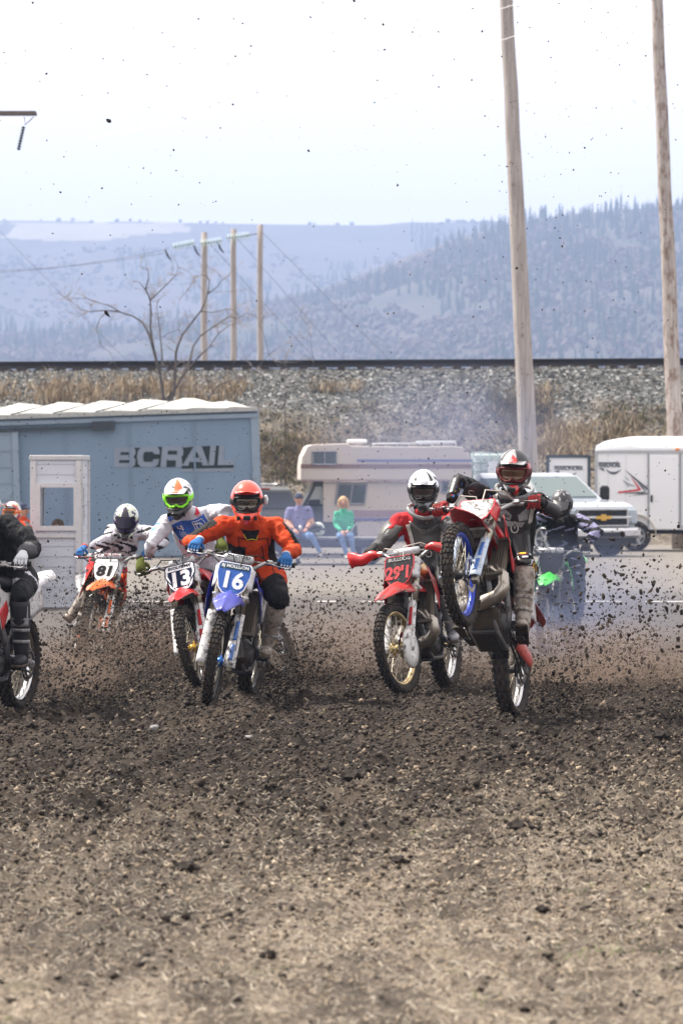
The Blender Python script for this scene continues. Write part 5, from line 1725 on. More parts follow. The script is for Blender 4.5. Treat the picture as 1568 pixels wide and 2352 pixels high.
def helmet(parent, hc, fwd, up, kit, origin):
    """full face motocross helmet with peak and goggles"""
    f = V(fwd).normalized(); u0 = V(up); l = u0.cross(f).normalized(); u = f.cross(l)
    M = basis(V(hc) - V(origin), f, l, u)
    nu, nv = 44, 30
    def pt(az, el, s=1.0):
        d = V((cos(el) * cos(az), cos(el) * sin(az), sin(el)))
        x, y, z = d
        ax_, ay, az_ = .150, .123, (.150 if z > 0 else .165)
        k = max(0, min(1, (-z - .12) / .42)) * max(0, min(1, (x - .0) / .55))
        k2 = max(0, min(1, (-z - .55) / .4))
        px = x * ax_ + .085 * k
        py = y * ay * (1 - .30 * k) * (1 - .18 * k2)
        pz = z * az_ - .015 * k
        # a ridge over the brow and a hollow at the cheek vents
        return V((px * s, py * s, pz * s))
    mb = MB(M)
    vs, fs, ms = [], [], []
    for i in range(nv + 1):
        el = radians(-64 + 154 * i / nv)
        for j in range(nu):
            az = 2 * pi * j / nu
            vs.append(pt(az, el))
    port = lambda az, el: abs((az + pi) % (2 * pi) - pi) < radians(58) and radians(-17) < el < radians(24)
    sel = {}
    for i in range(nv):
        for j in range(nu):
            az = 2 * pi * (j + .5) / nu; el = radians(-64 + 154 * (i + .5) / nv)
            if port(az, el): continue
            j2 = (j + 1) % nu
            fs.append((i * nu + j, i * nu + j2, (i + 1) * nu + j2, (i + 1) * nu + j))
            ms.append(kit['hpaint'](((az + pi) % (2 * pi)) - pi, el))
    mb.add(vs, fs, 0, True)
    mb.m = ms
    hm = mb.build('helmet', kit['hmats'], parent)
    sd_ = hm.modifiers.new('t', 'SOLIDIFY'); sd_.thickness = .014; sd_.offset = -1
    # inner lining and chin vent
    mb = MB(M)
    def arc(el, s, a0, a1, n=14): return [pt(radians(a0 + (a1 - a0) * i / n), radians(el), s) for i in range(n + 1)]
    mb.tube(arc(25, 1.0, -58, 58), .006, 6, ref=(0, 0, 1)); mb.tube(arc(-18, 1.0, -58, 58), .006, 6, ref=(0, 0, 1))
    mb.box((.222, 0, -.088), (.02, .055, .035), ch=.006)
    for s in (-1, 1): mb.box((.175, s * .062, -.10), (.03, .012, .03), R=Matrix.Rotation(s * .6, 3, 'Z'))
    mb.build('helmet_trim', kit.get('htrim', blk_m), hm)
    # goggles
    mb = MB(M)
    lens = lambda u_, v_: pt(radians(-50 + 100 * u_), radians(-13 + 30 * v_), .93 + .0 * v_)
    mb.sheet(lens, 16, 6, .004, 0); gz_ = mb.build('goggle_lens', kit['lens'], hm)
    mb = MB(M)
    ring = [pt(radians(a), radians(e), .965) for a, e in [(-50, 14), (-30, 17), (0, 18), (30, 17), (50, 14), (54, 2), (48, -10), (28, -15), (10, -13), (0, -9), (-10, -13), (-28, -15), (-48, -10), (-54, 2)]]
    mb.tube(ring, .0105, 8, 0, ref=(1, 0, .2), closed=True)
    for s in (-1, 1):
        mb.sheet(lambda u_, v_: pt(s * radians(52 + 75 * u_), radians(-6 + 16 * v_), 1.012 if True else 1), 10, 3, .003)
    mb.build('goggle_frame', kit['gframe'], hm)
    # peak
    tilt = kit.get('peak', .18)
    def pk_(u_, v_):
        q = (v_ - .5) * 2; ln = .170 * (1 - .18 * q * q)
        base = pt(q * radians(62), radians(34 + 6 * (1 - abs(q))), 1.015)
        d = V((cos(tilt), 0, sin(tilt)))
        w_ = 1 - .12 * u_
        p = V((base.x, base.y * w_, base.z)) + d * ln * u_
        p.z += .018 * (1 - q * q) * u_
        return p
    mb = MB(M); mb.sheet(pk_, 8, 14, .004)
    o = mb.build('helmet_peak', kit['peakmat'], hm)
    if kit.get('peak_mark'):
        mb = MB(M); mb.sheet(lambda a, b: pk_(.12 + .75 * a, .32 + .36 * b) + V((0, 0, .004)), 4, 6, .002); mb.build('peak_sticker', kit['peak_mark'], o)
    return hm, M

def glove(parent, g, bd, wrist, fw, m, m2, origin, side):
    """gloved hand closed round the grip: g grip point, bd outward bar direction, fw bike forward"""
    y = V(bd).normalized()
    w = (V(wrist) - V(g))
    x = -(w - y * w.dot(y)).normalized()       # from the wrist across the bar
    z = x.cross(y) * (1 if side > 0 else 1)
    z = x.cross(y).normalized()
    if z.z < 0: z = -z
    M = basis(V(g) - V(origin), x, y, z)
    mb = MB(M)
    # palm: from wrist to the knuckles over the bar
    mb.tube([V((-.115, -.004, .004)), V((-.085, -.002, .014)), V((-.055, 0, .026)), V((-.025, 0, .036)), V((-.004, 0, .034))], [(.030, .026), (.034, .024), (.043, .021), (.046, .018), (.044, .013)], 12, 0, ref=(0, 1, 0))
    for i, (ln, rf_) in enumerate(((.92, .0098), (1.0, .0104), (.97, .0100), (.84, .0088))):
        yy = -.033 + .0225 * i
        R_ = .030
        pts = []
        for a in (120, 95, 60, 25, -15, -60, -100 * ln):
            pts.append(V((R_ * cos(radians(a)) * (1.15 if a > 0 else .95) - .002, yy + random.uniform(-.0015, .0015), R_ * sin(radians(a)) * 1.08)))
        mb.tube(pts, [rf_ * 1.05, rf_ * 1.22, rf_ * 1.0, rf_ * 1.08, rf_ * .95, rf_ * .95, rf_ * .75], 8, 0, ref=(0, 1, 0))
        mb.box(V((R_ * 1.02, yy, R_ * .62)), (.012, .013, .018), 1, R=Matrix.Rotation(-.9, 3, 'Y'), ch=.004)
    mb.tube([V((-.062, -.036, .008)), V((-.042, -.050, -.010)), V((-.018, -.050, -.026)), V((.010, -.044, -.030)), V((.028, -.040, -.022))], [.014, .0135, .012, .0105, .008], 8, 0, ref=(0, 1, 0))
    mb.tube([V((-.122, 0, .0)), V((-.105, 0, .006))], [(.034, .030), (.034, .030)], 12, 1, ref=(0, 1, 0))
    return mb.build('glove', [m, m2], parent)

def boot(parent, knee, ankle, toe_dir, m, m2, origin, up=(0, 0, 1)):
    k_, a_ = V(knee) - V(origin), V(ankle) - V(origin)
    t = V(toe_dir).normalized(); s = (k_ - a_).normalized()
    mb = MB()
    top = a_ + (k_ - a_) * .80
    side = s.cross(t).normalized()
    sh = lambda q, fo: a_ + (k_ - a_) * q + t * fo
    mb.tube([sh(.90, .0), sh(.84, .006), sh(.6, .0), sh(.4, -.004), sh(.2, .004), sh(.05, .012), a_ - s * .05 + t * .01], [(.068, .074), (.074, .080), (.073, .080), (.066, .072), (.057, .065), (.054, .066), (.048, .062)], 16, 0, ref=side)
    f0 = a_ - s * .06
    mb.tube([f0 - t * .075, f0 - t * .06, f0 - t * .0 + s * .012, f0 + t * .07 + s * .004, f0 + t * .14 - s * .008, f0 + t * .19 - s * .014, f0 + t * .215 - s * .02], [(.026, .03), (.040, .045), (.044, .052), (.046, .042), (.048, .034), (.040, .027), (.02, .014)], 14, 0, ref=side)
    R3 = basis((0, 0, 0), t, side, t.cross(side)).to_3x3()
    nrm = t.cross(side)
    if nrm.dot(s) < 0: nrm = -nrm
    o = mb.build('boot', m, parent)
    mb = MB()
    mb.box(f0 + t * .065 - nrm * .042, (.30, .088, .020), 0, R=R3, ch=.006); mb.build('sole', mat('muddy_sole', (.03, .028, .026, 1), .8, mud=.8, scale=9, mudcol=(.09, .07, .052, 1)), o)
    mb = MB()
    for q in (.18, .38, .58): mb.tube([sh(q, .066) - side * .045, sh(q, .076) - side * .02, sh(q, .078) + side * .02, sh(q, .064) + side * .048, sh(q, .03) + side * .066], [(.012, .004)] * 5, 6, 0, ref=s, sm=False)
    mb.sheet(lambda u_, v_: sh(.45 + .36 * u_, 0) + t * (.074 * cos((v_ - .5) * 1.9)) + side * (.074 * sin((v_ - .5) * 1.9)), 6, 6, .006)
    mb.build('buckles_and_shin_plate', m2, o)
    return o

def person_body(J, kit, origin, vox=.013, folds=.005, sleeves=1.0, seed=0):
    """J: joints in world space; a single fused skin with head, torso, arms and legs"""
    O = V(origin)
    j = {k: V(v) - O for k, v in J.items()}
    mb = MB()
    lat = (j['shl'] - j['shr']).normalized()
    ch = (j['shl'] + j['shr']) / 2
    hip = j['hip']; nk = j['neck']
    fwd = lat.cross((nk - hip).normalized())
    if fwd.dot(V(J['face'])) < 0: fwd = -fwd
    bulk = kit.get('bulk', 1.0); wom = kit.get('slim', 1.0)
    sp = (ch - hip)
    belly = kit.get('belly', 0.0)
    W = (j['shl'] - j['shr']).length / 2
    mb.tube([hip - sp.normalized() * .09, hip - sp.normalized() * .03, hip + sp * .2, hip + sp * .42 + fwd * (.012 + belly * .5), hip + sp * .68 + fwd * .012, hip + sp * .9, ch + (nk - ch) * .35, nk],
            [(.10 * bulk, .10 * bulk), (.165 * bulk, .13 * bulk), (.16 * bulk * wom, .125 * bulk + belly), (.16 * bulk * wom, .122 * bulk + belly), (.175 * bulk, .125 * bulk), (W * .90, .112 * bulk), (W * .58, .085 * bulk), (.066, .068)], 20, ref=lat)
    hc = j['head']
    mb.tube([ch + (nk - ch) * .2, nk, nk.lerp(hc, .5), hc], [.085, .062, .058, .06], 12, ref=lat)
    mb.ell(hc + V(J['face']).normalized() * .008, (.080, .080, .108), 16, R=basis((0, 0, 0), V(J['face']).normalized(), V(J['hup']).cross(V(J['face'])).normalized(), V(J['hup']).normalized()).to_3x3())
    for s in 'lr':
        a, b, c_ = j['sh' + s], j['el' + s], j['ha' + s]
        mb.ell(a, (.072 * bulk,) * 3, 12)
        mb.tube([ch.lerp(a, .5), a, a.lerp(b, .3), a.lerp(b, .75), b, b.lerp(c_, .25), b.lerp(c_, .7), c_.lerp(b, .13)], [.07 * bulk, .073 * bulk * sleeves, .070 * bulk * sleeves, .058 * bulk * sleeves, .054 * sleeves * bulk, .055 * sleeves * bulk, .042 * sleeves, .030 * sleeves], 14, ref=(0, 0, 1))
        h, k_, f_ = j['hp' + s], j['kn' + s], j['an' + s]
        lb = kit.get('leg', 1.0)
        mb.tube([hip.lerp(h, .4), h, h.lerp(k_, .3), h.lerp(k_, .75), k_, k_.lerp(f_, .18), k_.lerp(f_, .45), k_.lerp(f_, .8), f_], [.10 * lb, .105 * lb, .100 * lb, .082 * lb, .074 * (.5 + .5 * lb), .064, .054, .044, .040], 14, ref=(0, 1, 0))
        mb.ell(k_, (.076 * lb,) * 3, 10)
    ob = remesh(mb, vox, origin, folds, seed)
    return ob, j, lat, fwd, ch

def paint(ob, j, mats, fn):
    """give each small face of the body the cloth that lies there; fn(region, t, p, ...) -> material index"""
    me = ob.data
    for m in mats: me.materials.append(m)
    n = len(me.polygons)
    c_ = np.zeros(n * 3); me.polygons.foreach_get('center', c_); c_ = c_.reshape(-1, 3)
    A = lambda v: np.array(v)
    segs = [('torso', j['hip'], (j['shl'] + j['shr']) / 2, .15), ('neck', j['neck'], j['neck'].lerp(j['head'], .45), .06), ('head', j['neck'].lerp(j['head'], .75), j['head'] * 1.0, .11)]
    for s in 'lr':
        segs += [('uarm' + s, j['sh' + s].lerp(j['el' + s], .12), j['el' + s], .06), ('farm' + s, j['el' + s], j['ha' + s], .05), ('thigh' + s, j['hp' + s].lerp(j['kn' + s], .1), j['kn' + s], .085), ('shin' + s, j['kn' + s], j['an' + s], .06)]
    D = []; T = []
    for nme, a, b, r_ in segs:
        d, t = seg_d(c_, A(a), A(b)); D.append(d - r_); T.append(t)
    D = np.array(D); T = np.array(T); k = D.argmin(0)
    idx = np.zeros(n, np.int32)
    for i in range(n):
        idx[i] = fn(segs[k[i]][0], T[k[i], i], c_[i])
    me.polygons.foreach_set('material_index', idx)
    me.update()
    return c_

class Wrap:
    """draws flat shapes onto the chest: raycast along -dirn onto a body"""
    def __init__(s, ob, o, right, up, dirn):
        dg = bpy.context.evaluated_depsgraph_get()
        s.bvh = BVHTree.FromObject(ob, dg)
        s.o, s.r, s.u, s.d = V(o), V(right).normalized(), V(up).normalized(), V(dirn).normalized()
    def pt(s, x, y, off):
        p = s.o + s.r * x + s.u * y + s.d * .6
        h = s.bvh.ray_cast(p, -s.d)
        if h[0] is None:
            h = s.bvh.find_nearest(s.o + s.r * x + s.u * y)
        return h[0] + s.d * off
    def patch(s, out, name, m, parent, off=.004, th=.003, n=14):
        """out(u, v) -> x, y on the flat"""
        mb = MB(); mb.sheet(lambda u, v: s.pt(*out(u, v), off), n, n, th); return mb.build(name, m, parent)
    def poly(s, pts, name, m, parent, off=.005, step=.02):
        """a quadrilateral patch"""
        (a, b, c, d) = [V((p[0], p[1], 0)) for p in pts]
        def out(u, v):
            q = a.lerp(b, u).lerp(d.lerp(c, u), v); return q.x, q.y
        return s.patch(out, name, m, parent, off)
    def text(s, t, size, x, y, name, m, parent, off=.009, rot=0.0, bold=0, sx=1.0, shear=0.0):
        vs, fs = text_geo(t, size, bold, .0008, shear, sx)
        c_, s_ = cos(rot), sin(rot)
        mb = MB(); mb.add([s.pt(x + a * c_ - b * s_, y + a * s_ + b * c_, off + d) for a, b, d in vs], fs); return mb.build(name, m, parent)
    def line(s, pts, r_, name, m, parent, off=.007, closed=True):
        q = []
        for i in range(len(pts) if closed else len(pts) - 1):
            a, b = V((*pts[i], 0)), V((*pts[(i + 1) % len(pts)], 0))
            for k in range(5): p = a.lerp(b, k / 5); q.append(s.pt(p.x, p.y, off))
        mb = MB(); mb.tube(q, (r_), 5, 0, ref=tuple(s.d), closed=closed, sm=False); return mb.build(name, m, parent)

# ================================================================== the riders on their bikes
PL = lambda n, c, **k: mat(n, c + (1,), k.pop('rough', .35), 0, k.pop('mud', .28), .08, k.pop('scale', 7), coat=k.pop('coat', .25), **k)
red = PL('red_plastic', (.50, .012, .014)); red2 = PL('red_plastic_dirty', (.45, .02, .018), mud=.45)
wht = PL('white_plastic', (.58, .58, .59), mud=.45, scale=10); blu = PL('blue_plastic', (.035, .05, .42), mud=.22)
org = PL('orange_plastic', (.80, .13, .012), mud=.25); grn = PL('green_plastic', (.05, .55, .06), mud=.2)
bkp = PL('black_plastic_part', (.02, .02, .022), mud=.3)
ink_w = mat('ink_white', (.75, .75, .77, 1), .5, mud=.22, scale=11); ink_k = mat('ink_black', (.010, .010, .012, 1), .7, mud=.1, scale=11, spec=.2)
ink_r = mat('ink_red', (.40, .02, .03, 1), .5, mud=.30, scale=10); ink_b = mat('ink_navy', (.010, .016, .045, 1), .7, mud=.05, scale=9, spec=.2)
ink_bl = mat('ink_blue', (.03, .10, .38, 1), .5, mud=.25, scale=8, mudcol=(.10, .20, .30, 1)); ink_teal = mat('ink_teal', (.02, .06, .09, 1), .5, mud=.25, scale=9)
rim_si = mat('rim_silver', (.60, .60, .60, 1), .2, 1.0, mud=.2, scale=9); rim_go = mat('rim_gold', (.62, .48, .25, 1), .3, .8, mud=.35, scale=8)
rim_bl = mat('rim_blue', (.03, .06, .42, 1), .3, .5, mud=.25, scale=8); rim_bk = mat('rim_black', (.02, .02, .022, 1), .3, .3, mud=.3, scale=8)
gold_m = mat('gold_anodised', (.75, .45, .06, 1), .3, .8, mud=.2, scale=9)
pad_s = mat('pad_silver', (.50, .52, .54, 1), .4, .3, mud=.25, scale=9); pad_w = mat('pad_white', (.55, .56, .58, 1), .5, mud=.3, scale=9)
blu_hub = mat('blue_hub', (.03, .15, .5, 1), .3, .6, mud=.2)
vin_b = PL('blue_graphic', (.05, .14, .42), mud=.2); vin_w = PL('white_graphic', (.6, .62, .66), mud=.25)

def fz(o, dz=0): return o
# --- poses fitted to the photograph: X, Y, z, yaw, roll, pitch, steer
bike16, L16 = bike((-.712, 33.16, -.0, -99.7, -7.2, 0, 5.4), dict(plastic=blu, plastic2=wht, guard=wht, guard_mark=vin_b, rim=rim_bk, rim2=rim_bk, hub=blu_hub, fender=mat('blue_fender', (.06, .07, .40, 1), .3, mud=.25, scale=5, mudcol=(.50, .52, .60, 1)),
    plate=ink_bl, plate_edge=ink_w, plate_top=ink_teal, text=[('16', .182, -.002, -.024, ink_w, .006, .95, 0), ('BJ MOLLISON', .034, 0, .092, ink_w, .0008, 1.0, 0)], pad=pad_s, pad_text='EFACTORY', pad_ink=ink_k, shroud2=wht, rear=blu, clamp=wht, cable=blk_m),
    'blue and white dirt bike with number 16 plate, ridden by the orange suited rider')
bike13, L13 = bike((-.478, 36.13, -.02, -114.6, 22.6, 0, 16.4), dict(plastic=red, plastic2=wht, guard=wht, guard_mark=ink_r, rim=rim_bk, rim2=rim_bk, hub=gold_m, caliper=gold_m, plate=ink_w, plate_edge=ink_b, wing=wht,
    plate_marks=[([[(-.078, -.062), (-.04, -.098), (.04, -.098), (.078, -.062), (.104, .03), (.102, .066), (-.102, .066), (-.104, .03)]], ink_b), ([[(.108, -.02), (.118, .02), (.060, -.105), (.048, -.108)], [(-.118, .02), (-.108, -.02), (-.048, -.108), (-.060, -.105)]], ink_b)],
    text=[('13', .190, -.004, -.024, ink_w, .007, .98, 0), ('EVOLVE MX', .036, 0, .094, ink_b, .001, 1.0, 0)], pad=pad_w, pad_text='RENTHO', pad_ink=ink_b, shroud2=wht, rear=wht, clamp=wht),
    'red dirt bike with number 13 plate leaning left behind bike 16')
bike29, L29 = bike((.842, 34.70, 0, -105.2, 3.2, .8, -11.2), dict(plastic=red2, plastic2=wht, guard=wht, guard_mark=ink_r, rim=rim_go, rim2=rim_si, hub=rim_go, two_stroke=True, handguard=red, disc_guard=PL('disc_guard_white', (.6, .59, .57), mud=.42),
    plate=mat('plate_black_worn', (.022, .022, .026, 1), .7, mud=.30, scale=14, mudcol=(.12, .10, .09, 1), spec=.2), plate_edge=ink_r, wing=wht, text=[("29'1", .145, 0, -.03, ink_r, .006, .88, 0), ('BULLDOG', .038, 0, .090, mat('ink_grey', (.3, .3, .3, 1), .6, mud=.3), .001, 1.1, 0)], pad=pad_s, tank=PL('tank_yellowed', (.62, .42, .16), mud=.25), rear=wht, clamp=wht, cable=mat('pale_hose', (.45, .42, .38, 1), .5)),
    'red dirt bike with red handguards and worn red number on a black plate')
bikeA, LA = bike((1.20, 30.50, 0, -106.0, 2.3, 27.8, -2.6), dict(plastic=red, plastic2=wht, guard=PL('guard_graphic', (.42, .50, .62), mud=.25), guard_mark=vin_b, rim=rim_bl, rim2=rim_si, two_stroke=True,
    plate=mat('plate_muddy_white', (.45, .45, .46, 1), .6, mud=.5, scale=11, spec=.2), plate_edge=ink_r, wing=red, pad=pad_w, pad_text='PRO TAPER', pad_ink=ink_k, rear=red, lower_guard=PL('lower_guard_red', (.5, .06, .05), mud=.3), shroud2=ink_r, cable=mat('pale_hose', (1, 1, 1, 1)), text=[]),
    'red dirt bike doing a wheelie with its knobbly front wheel high in the air')
bikeE, LE = bike((-2.66, 43.49, -.19, -81.4, -14.7, 1.1, -28.2), dict(plastic=org, plastic2=wht, guard=wht, guard_mark=org, rim=rim_bk, hub=eng_m, plate=ink_w, plate_edge=ink_k, wing=wht, text=[('81', .15, 0, -.02, ink_k, .008, 1.15, .1)], pad=pad_w, pad_text='RENTHAL', pad_ink=ink_r, frame=org, rear=wht, shroud2=wht),
    'orange dirt bike with white number 81 plate half hidden by flying dirt')
bikeG, LG = bike((2.50, 47.71, -.22, -103.8, -1.3, 0, 2.2), dict(plastic=grn, plastic2=bkp, guard=bkp, rim=rim_bk, plate=ink_k, plate_edge=ink_k, wing=bkp, text=[], pad=pad_w, rear=grn, clamp=wht, side=bkp),
    'green dirt bike in blue exhaust smoke at the right')
bikeF, LF = bike((-2.345, 31.42, 0, -105.5, -3.0, 0, 0), dict(plastic=PL('white_red_plastic', (.60, .58, .58), mud=.25), plastic2=wht, guard=wht, rim=rim_si, plate=ink_w, plate_edge=ink_r, wing=red, pad=pad_w, rear=wht, shroud2=red, side=wht, text=[('7', .15, 0, -.02, ink_k, .006, 1, 0)]),
    'red and white dirt bike partly cut off by the left edge of the picture')
bikeH, LH = bike((P(50, 0, 61.5).x, 61.5, -.22, -100, 0, 0, 0), dict(plastic=org, plastic2=wht, guard=wht, rim=rim_bk, plate=ink_w, plate_edge=ink_k, pad=pad_w, text=[]),
    'dirt bike far behind at the left edge, hidden behind the black clad rider')

# --- kit colours
def leather(n, c, **k): return mat(n, c + (1,), k.pop('rough', .8), 0, k.pop('mud', .10), k.pop('var', .10), k.pop('scale', 6), fold=k.pop('fold', .8), **k)
j_or = leather('orange_jersey', (.50, .052, .008), mud=.16, scale=11); j_bk = leather('black_jersey', (.009, .0085, .009)); j_wh = leather('white_jersey', (.56, .56, .62), mud=.04)
j_gy = leather('grey_jersey', (.085, .085, .09)); p_bk = leather('black_pants', (.010, .010, .011), mud=.12); j_rd = leather('red_jersey', (.42, .02, .025)); j_bl = leather('blue_jersey', (.03, .09, .36)); j_wd = leather('white_dirty_jersey', (.60, .59, .66), mud=.30, scale=12); j_pu = leather('purple_grey_jersey', (.26, .25, .40), mud=.2, scale=9)
j_ye = leather('yellow_detail', (.60, .45, .03)); j_bg = leather('bright_blue_detail', (.05, .25, .62))
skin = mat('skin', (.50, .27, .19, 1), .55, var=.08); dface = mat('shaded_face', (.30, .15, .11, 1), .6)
bt_w = PL('boot_white', (.40, .36, .32), mud=.55, scale=9, rough=.6, coat=0, mudcol=(.17, .13, .10, 1)); bt_k = PL('boot_black', (.03, .03, .035), mud=.35, scale=8, rough=.6, coat=0); bt_r = PL('boot_detail_red', (.35, .05, .05), mud=.35)
bt_g = PL('boot_grey', (.3, .3, .32), mud=.35, rough=.6)
gv_b = leather('glove_blue', (.025, .12, .32), fold=.1); gv_w = leather('glove_white', (.5, .52, .56), fold=.1); gv_g = leather('glove_green_black', (.10, .12, .02), fold=.1); gv_k = leather('glove_black', (.03, .03, .03), fold=.1, mud=.2); gv_r = leather('glove_red_black', (.28, .03, .03), fold=.1, mud=.3); gv_y = mat('glove_lime', (.35, .65, .03, 1), .6)
H = lambda n, c, **k: mat(n, c + (1,), .18, 0, k.pop('mud', .12), .05, 9, coat=1.0, **k)
h_or = H('helmet_fluo', (.92, .055, .022), mud=.03); h_wh = H('helmet_white', (.72, .74, .77)); h_bk = mat('helmet_black', (.012, .012, .014, 1), .38, mud=.15, scale=9, coat=.25); h_gy = H('helmet_grey', (.12, .13, .15)); h_rd = H('helmet_red', (.50, .02, .02)); h_org = H('helmet_orange', (.80, .14, .03)); h_pu = mat('helmet_purple', (.04, .02, .10, 1), .4, coat=.3); h_sl = H('helmet_silver', (.34, .34, .35), mud=.35); h_ye = H('helmet_yellow', (.62, .5, .15)); h_gw = H('helmet_greenish_white', (.55, .60, .48), mud=.2)
lens_s = glass('smoke_lens', (.05, .04, .035, 1), .05); lens_m = mat('mirror_lens', (.34, .33, .30, 1), .08, .9); lens_a = mat('amber_lens_goggle', (.12, .07, .045, 1), .15, .5)
neon = mat('neon_green', (.25, .80, .03, 1), .4); g_bk = mat('goggle_black', (.02, .02, .02, 1), .5); g_wh = mat('goggle_white', (.6, .6, .62, 1), .4); g_or = mat('goggle_orange', (.75, .18, .03, 1), .4)

def band(az, el, f, ph, k=2): return sin(az * f + el * 3 + ph) + .6 * sin(el * f * 1.4 + az * k + ph * 2)

def rider(name_label, L, kit, head, shl, shr, ell_, elr, hip, face, hup=(0, 0, 1), seed=0, knl=None, knr=None, neckdrop=.19, group='motocross riders', vox=.013, pegs=None):
    T = L['T']
    J = {}
    J['head'] = P(*head)
    J['hup'] = V(hup); J['face'] = V(face).normalized()
    fac = J['face'] - V(hup).normalized() * J['face'].dot(V(hup).normalized())
    J['shl'], J['shr'] = P(*shl), P(*shr)
    ch = (J['shl'] + J['shr']) / 2
    J['hip'] = T @ V(hip)
    print('RIDER', seed, 'torso %.2f armL %.2f armR %.2f head %.2f' % ((J['hip'] - ch).length, (J['shl'] - L['gl']).length, (J['shr'] - L['gr']).length, (J['head'] - ch).length), 'hip px %.0f %.0f Z %.2f' % (784 + F * J['hip'].x / J['hip'].y, YH - F * (J['hip'].z - HC) / J['hip'].y, J['hip'].y))
    J['neck'] = ch.lerp(J['head'], .42)
    lat = (J['shl'] - J['shr']).normalized()
    pel = L['lf']
    for s, sg in (('l', 1), ('r', -1)):
        g = L['g' + s]; bd = L['g' + s + 'd']
        sh = J['sh' + s]
        back = (sh - g).normalized()
        wr = g + back * .10 + V((0, 0, .025))
        pole = P(*(ell_ if s == 'l' else elr))
        e_, w_ = ik(sh, wr, .285, .25, pole)
        J['el' + s], J['ha' + s] = e_, w_
        J['hp' + s] = J['hip'] + pel * sg * .095
        pg = L['p' + s] if not pegs or s not in pegs else P(*pegs[s])
        an = pg + L['up'] * .115 - L['fw'] * .035 + pel * sg * .02
        kp = J['hp' + s] + L['fw'] * 1.0 + pel * sg * (kit.get('kneeout', .25)) + V((0, 0, .3))
        if s == 'l' and knl: kp = P(*knl)
        if s == 'r' and knr: kp = P(*knr)
        k_, a_ = ik(J['hp' + s], an, .43, .43, kp)
        J['kn' + s], J['an' + s] = k_, a_
    O = J['hip'].copy()
    ob, j, lat, fwd, ch = person_body(J, kit, O, vox, kit.get('folds', .012), kit.get('sleeves', 1.08), seed)
    ob.name = 'person'
    ob.location = O
    tag(ob, name_label, 'person', group)
    bpy.context.view_layer.update()
    paint(ob, j, kit['mats'], lambda reg, t, p: kit['paint'](reg, t, p, j, lat, fwd))
    hm, HM_ = helmet(ob, J['head'], J['face'], J['hup'], kit, O)
    for s, sg in (('l', 1), ('r', -1)):
        glove(ob, L['g' + s], L['g' + s + 'd'] , J['ha' + s], L['fw'], kit['glove'], kit['glove2'], O, sg)
        boot(ob, J['kn' + s], J['an' + s], L['fw'] + pel * sg * .18, kit['boot'], kit['boot2'], O)
    return ob, j, lat, fwd, O, HM_, hm

def chest_wrap(ob, j, lat, fwd, down=.38):
    ch = (j['shl'] + j['shr']) / 2
    up = (j['neck'] - j['hip']).normalized()
    wm_ = ob.matrix_world.copy(); ob.location = (0, 0, 0); bpy.context.view_layer.update()
    W = Wrap(ob, ch.lerp(j['hip'], .35) , lat, up, fwd)
    W.o = ch.lerp(j['hip'], down)
    return W, wm_
def roll_(k): return k

# C: orange suit, fluorescent helmet
def paintC(reg, t, p, j, lat, fwd):
    if reg == 'head': return 4
    if reg == 'neck': return 1
    d = V(p) - j['hip']; x = d.dot(lat)
    up = (j['neck'] - j['hip']).normalized(); z = d.dot(up); f = d.dot(fwd)
    if reg == 'torso':
        if z < .0: return 1
        if x > .070 + .02 * sin(z * 18) and z < .44: return 1
        if x < -.125 and z < .34: return 1
        return 0
    if reg.startswith('uarm') or reg.startswith('farm'):
        s = reg[-1]; a = j[('sh' if reg[0] == 'u' else 'el') + s]; b = j[('el' if reg[0] == 'u' else 'ha') + s]
        q = V(p) - a.lerp(b, t); side = q.dot(lat) * (1 if s == 'l' else -1)
        if reg[0] == 'u' and q.normalized().dot((lat * (1 if s == 'l' else -1) * .9 + V((0, 0, .35)) - fwd * .55).normalized()) > .22 and (.0 < t < .92): return 1
        if reg[0] == 'f' and t > .93: return 2
        return 0
    if reg.startswith('thigh'): return 3 if t > .50 + .05 * sin(p[0] * 30) else 5
    if reg.startswith('shin'): return 3 if t < .5 else 3
    return 0
kC = dict(mats=[j_or, j_bk, j_or, p_bk, dface, j_or], paint=paintC, hmats=[h_or, h_bk], hpaint=lambda az, el: 0, lens=mat('smoky_mirror_lens', (.13, .115, .10, 1), .1, .8), gframe=g_bk, peakmat=h_or, glove=gv_b, glove2=gv_w, boot=bt_w, boot2=bt_g, bulk=1.02, peak=.06, sleeves=1.04, leg=1.22)
rC = rider('rider in orange and black suit with fluorescent orange red helmet and blue gloves', L16, kC, (567, 1149, 32.30), (633, 1208, 32.60), (511, 1206, 32.52), (700, 1262, 32.6), (450, 1246, 32.3), (.33, 0, .98), (.02, -1, -.20), (0, -.12, 1), 1, knl=(700, 1330, 31.6), knr=(440, 1345, 31.8))
ob, j, lat, fwd, O, HM_, hm = rC
W, M0 = chest_wrap(ob, j, lat, fwd)
W.line([(-.10, .13), (.12, .13), (.13, -.12), (-.10, -.13)], .0035, 'jersey_seam', j_bk, ob)
W.line([(.07, .08), (.075, -.08)], .004, 'pocket_zip', j_bk, ob, closed=False)
W.poly([(-.07, .20), (.07, .20), (.035, .12), (-.035, .12)], 'collar_patch', j_bk, ob)
W.line([(-.055, .165), (-.035, .125), (.0, .135), (.035, .125), (.055, .165)], .003, 'collar_mark', j_ye, ob, .010, closed=False)
ob.matrix_world = M0
# white camera mount on the side of his helmet
mb = MB(HM_); mb.ell((.0, .142, .0), (.03, .018, .035), 10); mb.box((.03, .140, .03), (.03, .02, .03), ch=.006); mb.build('helmet_camera', h_wh, hm)

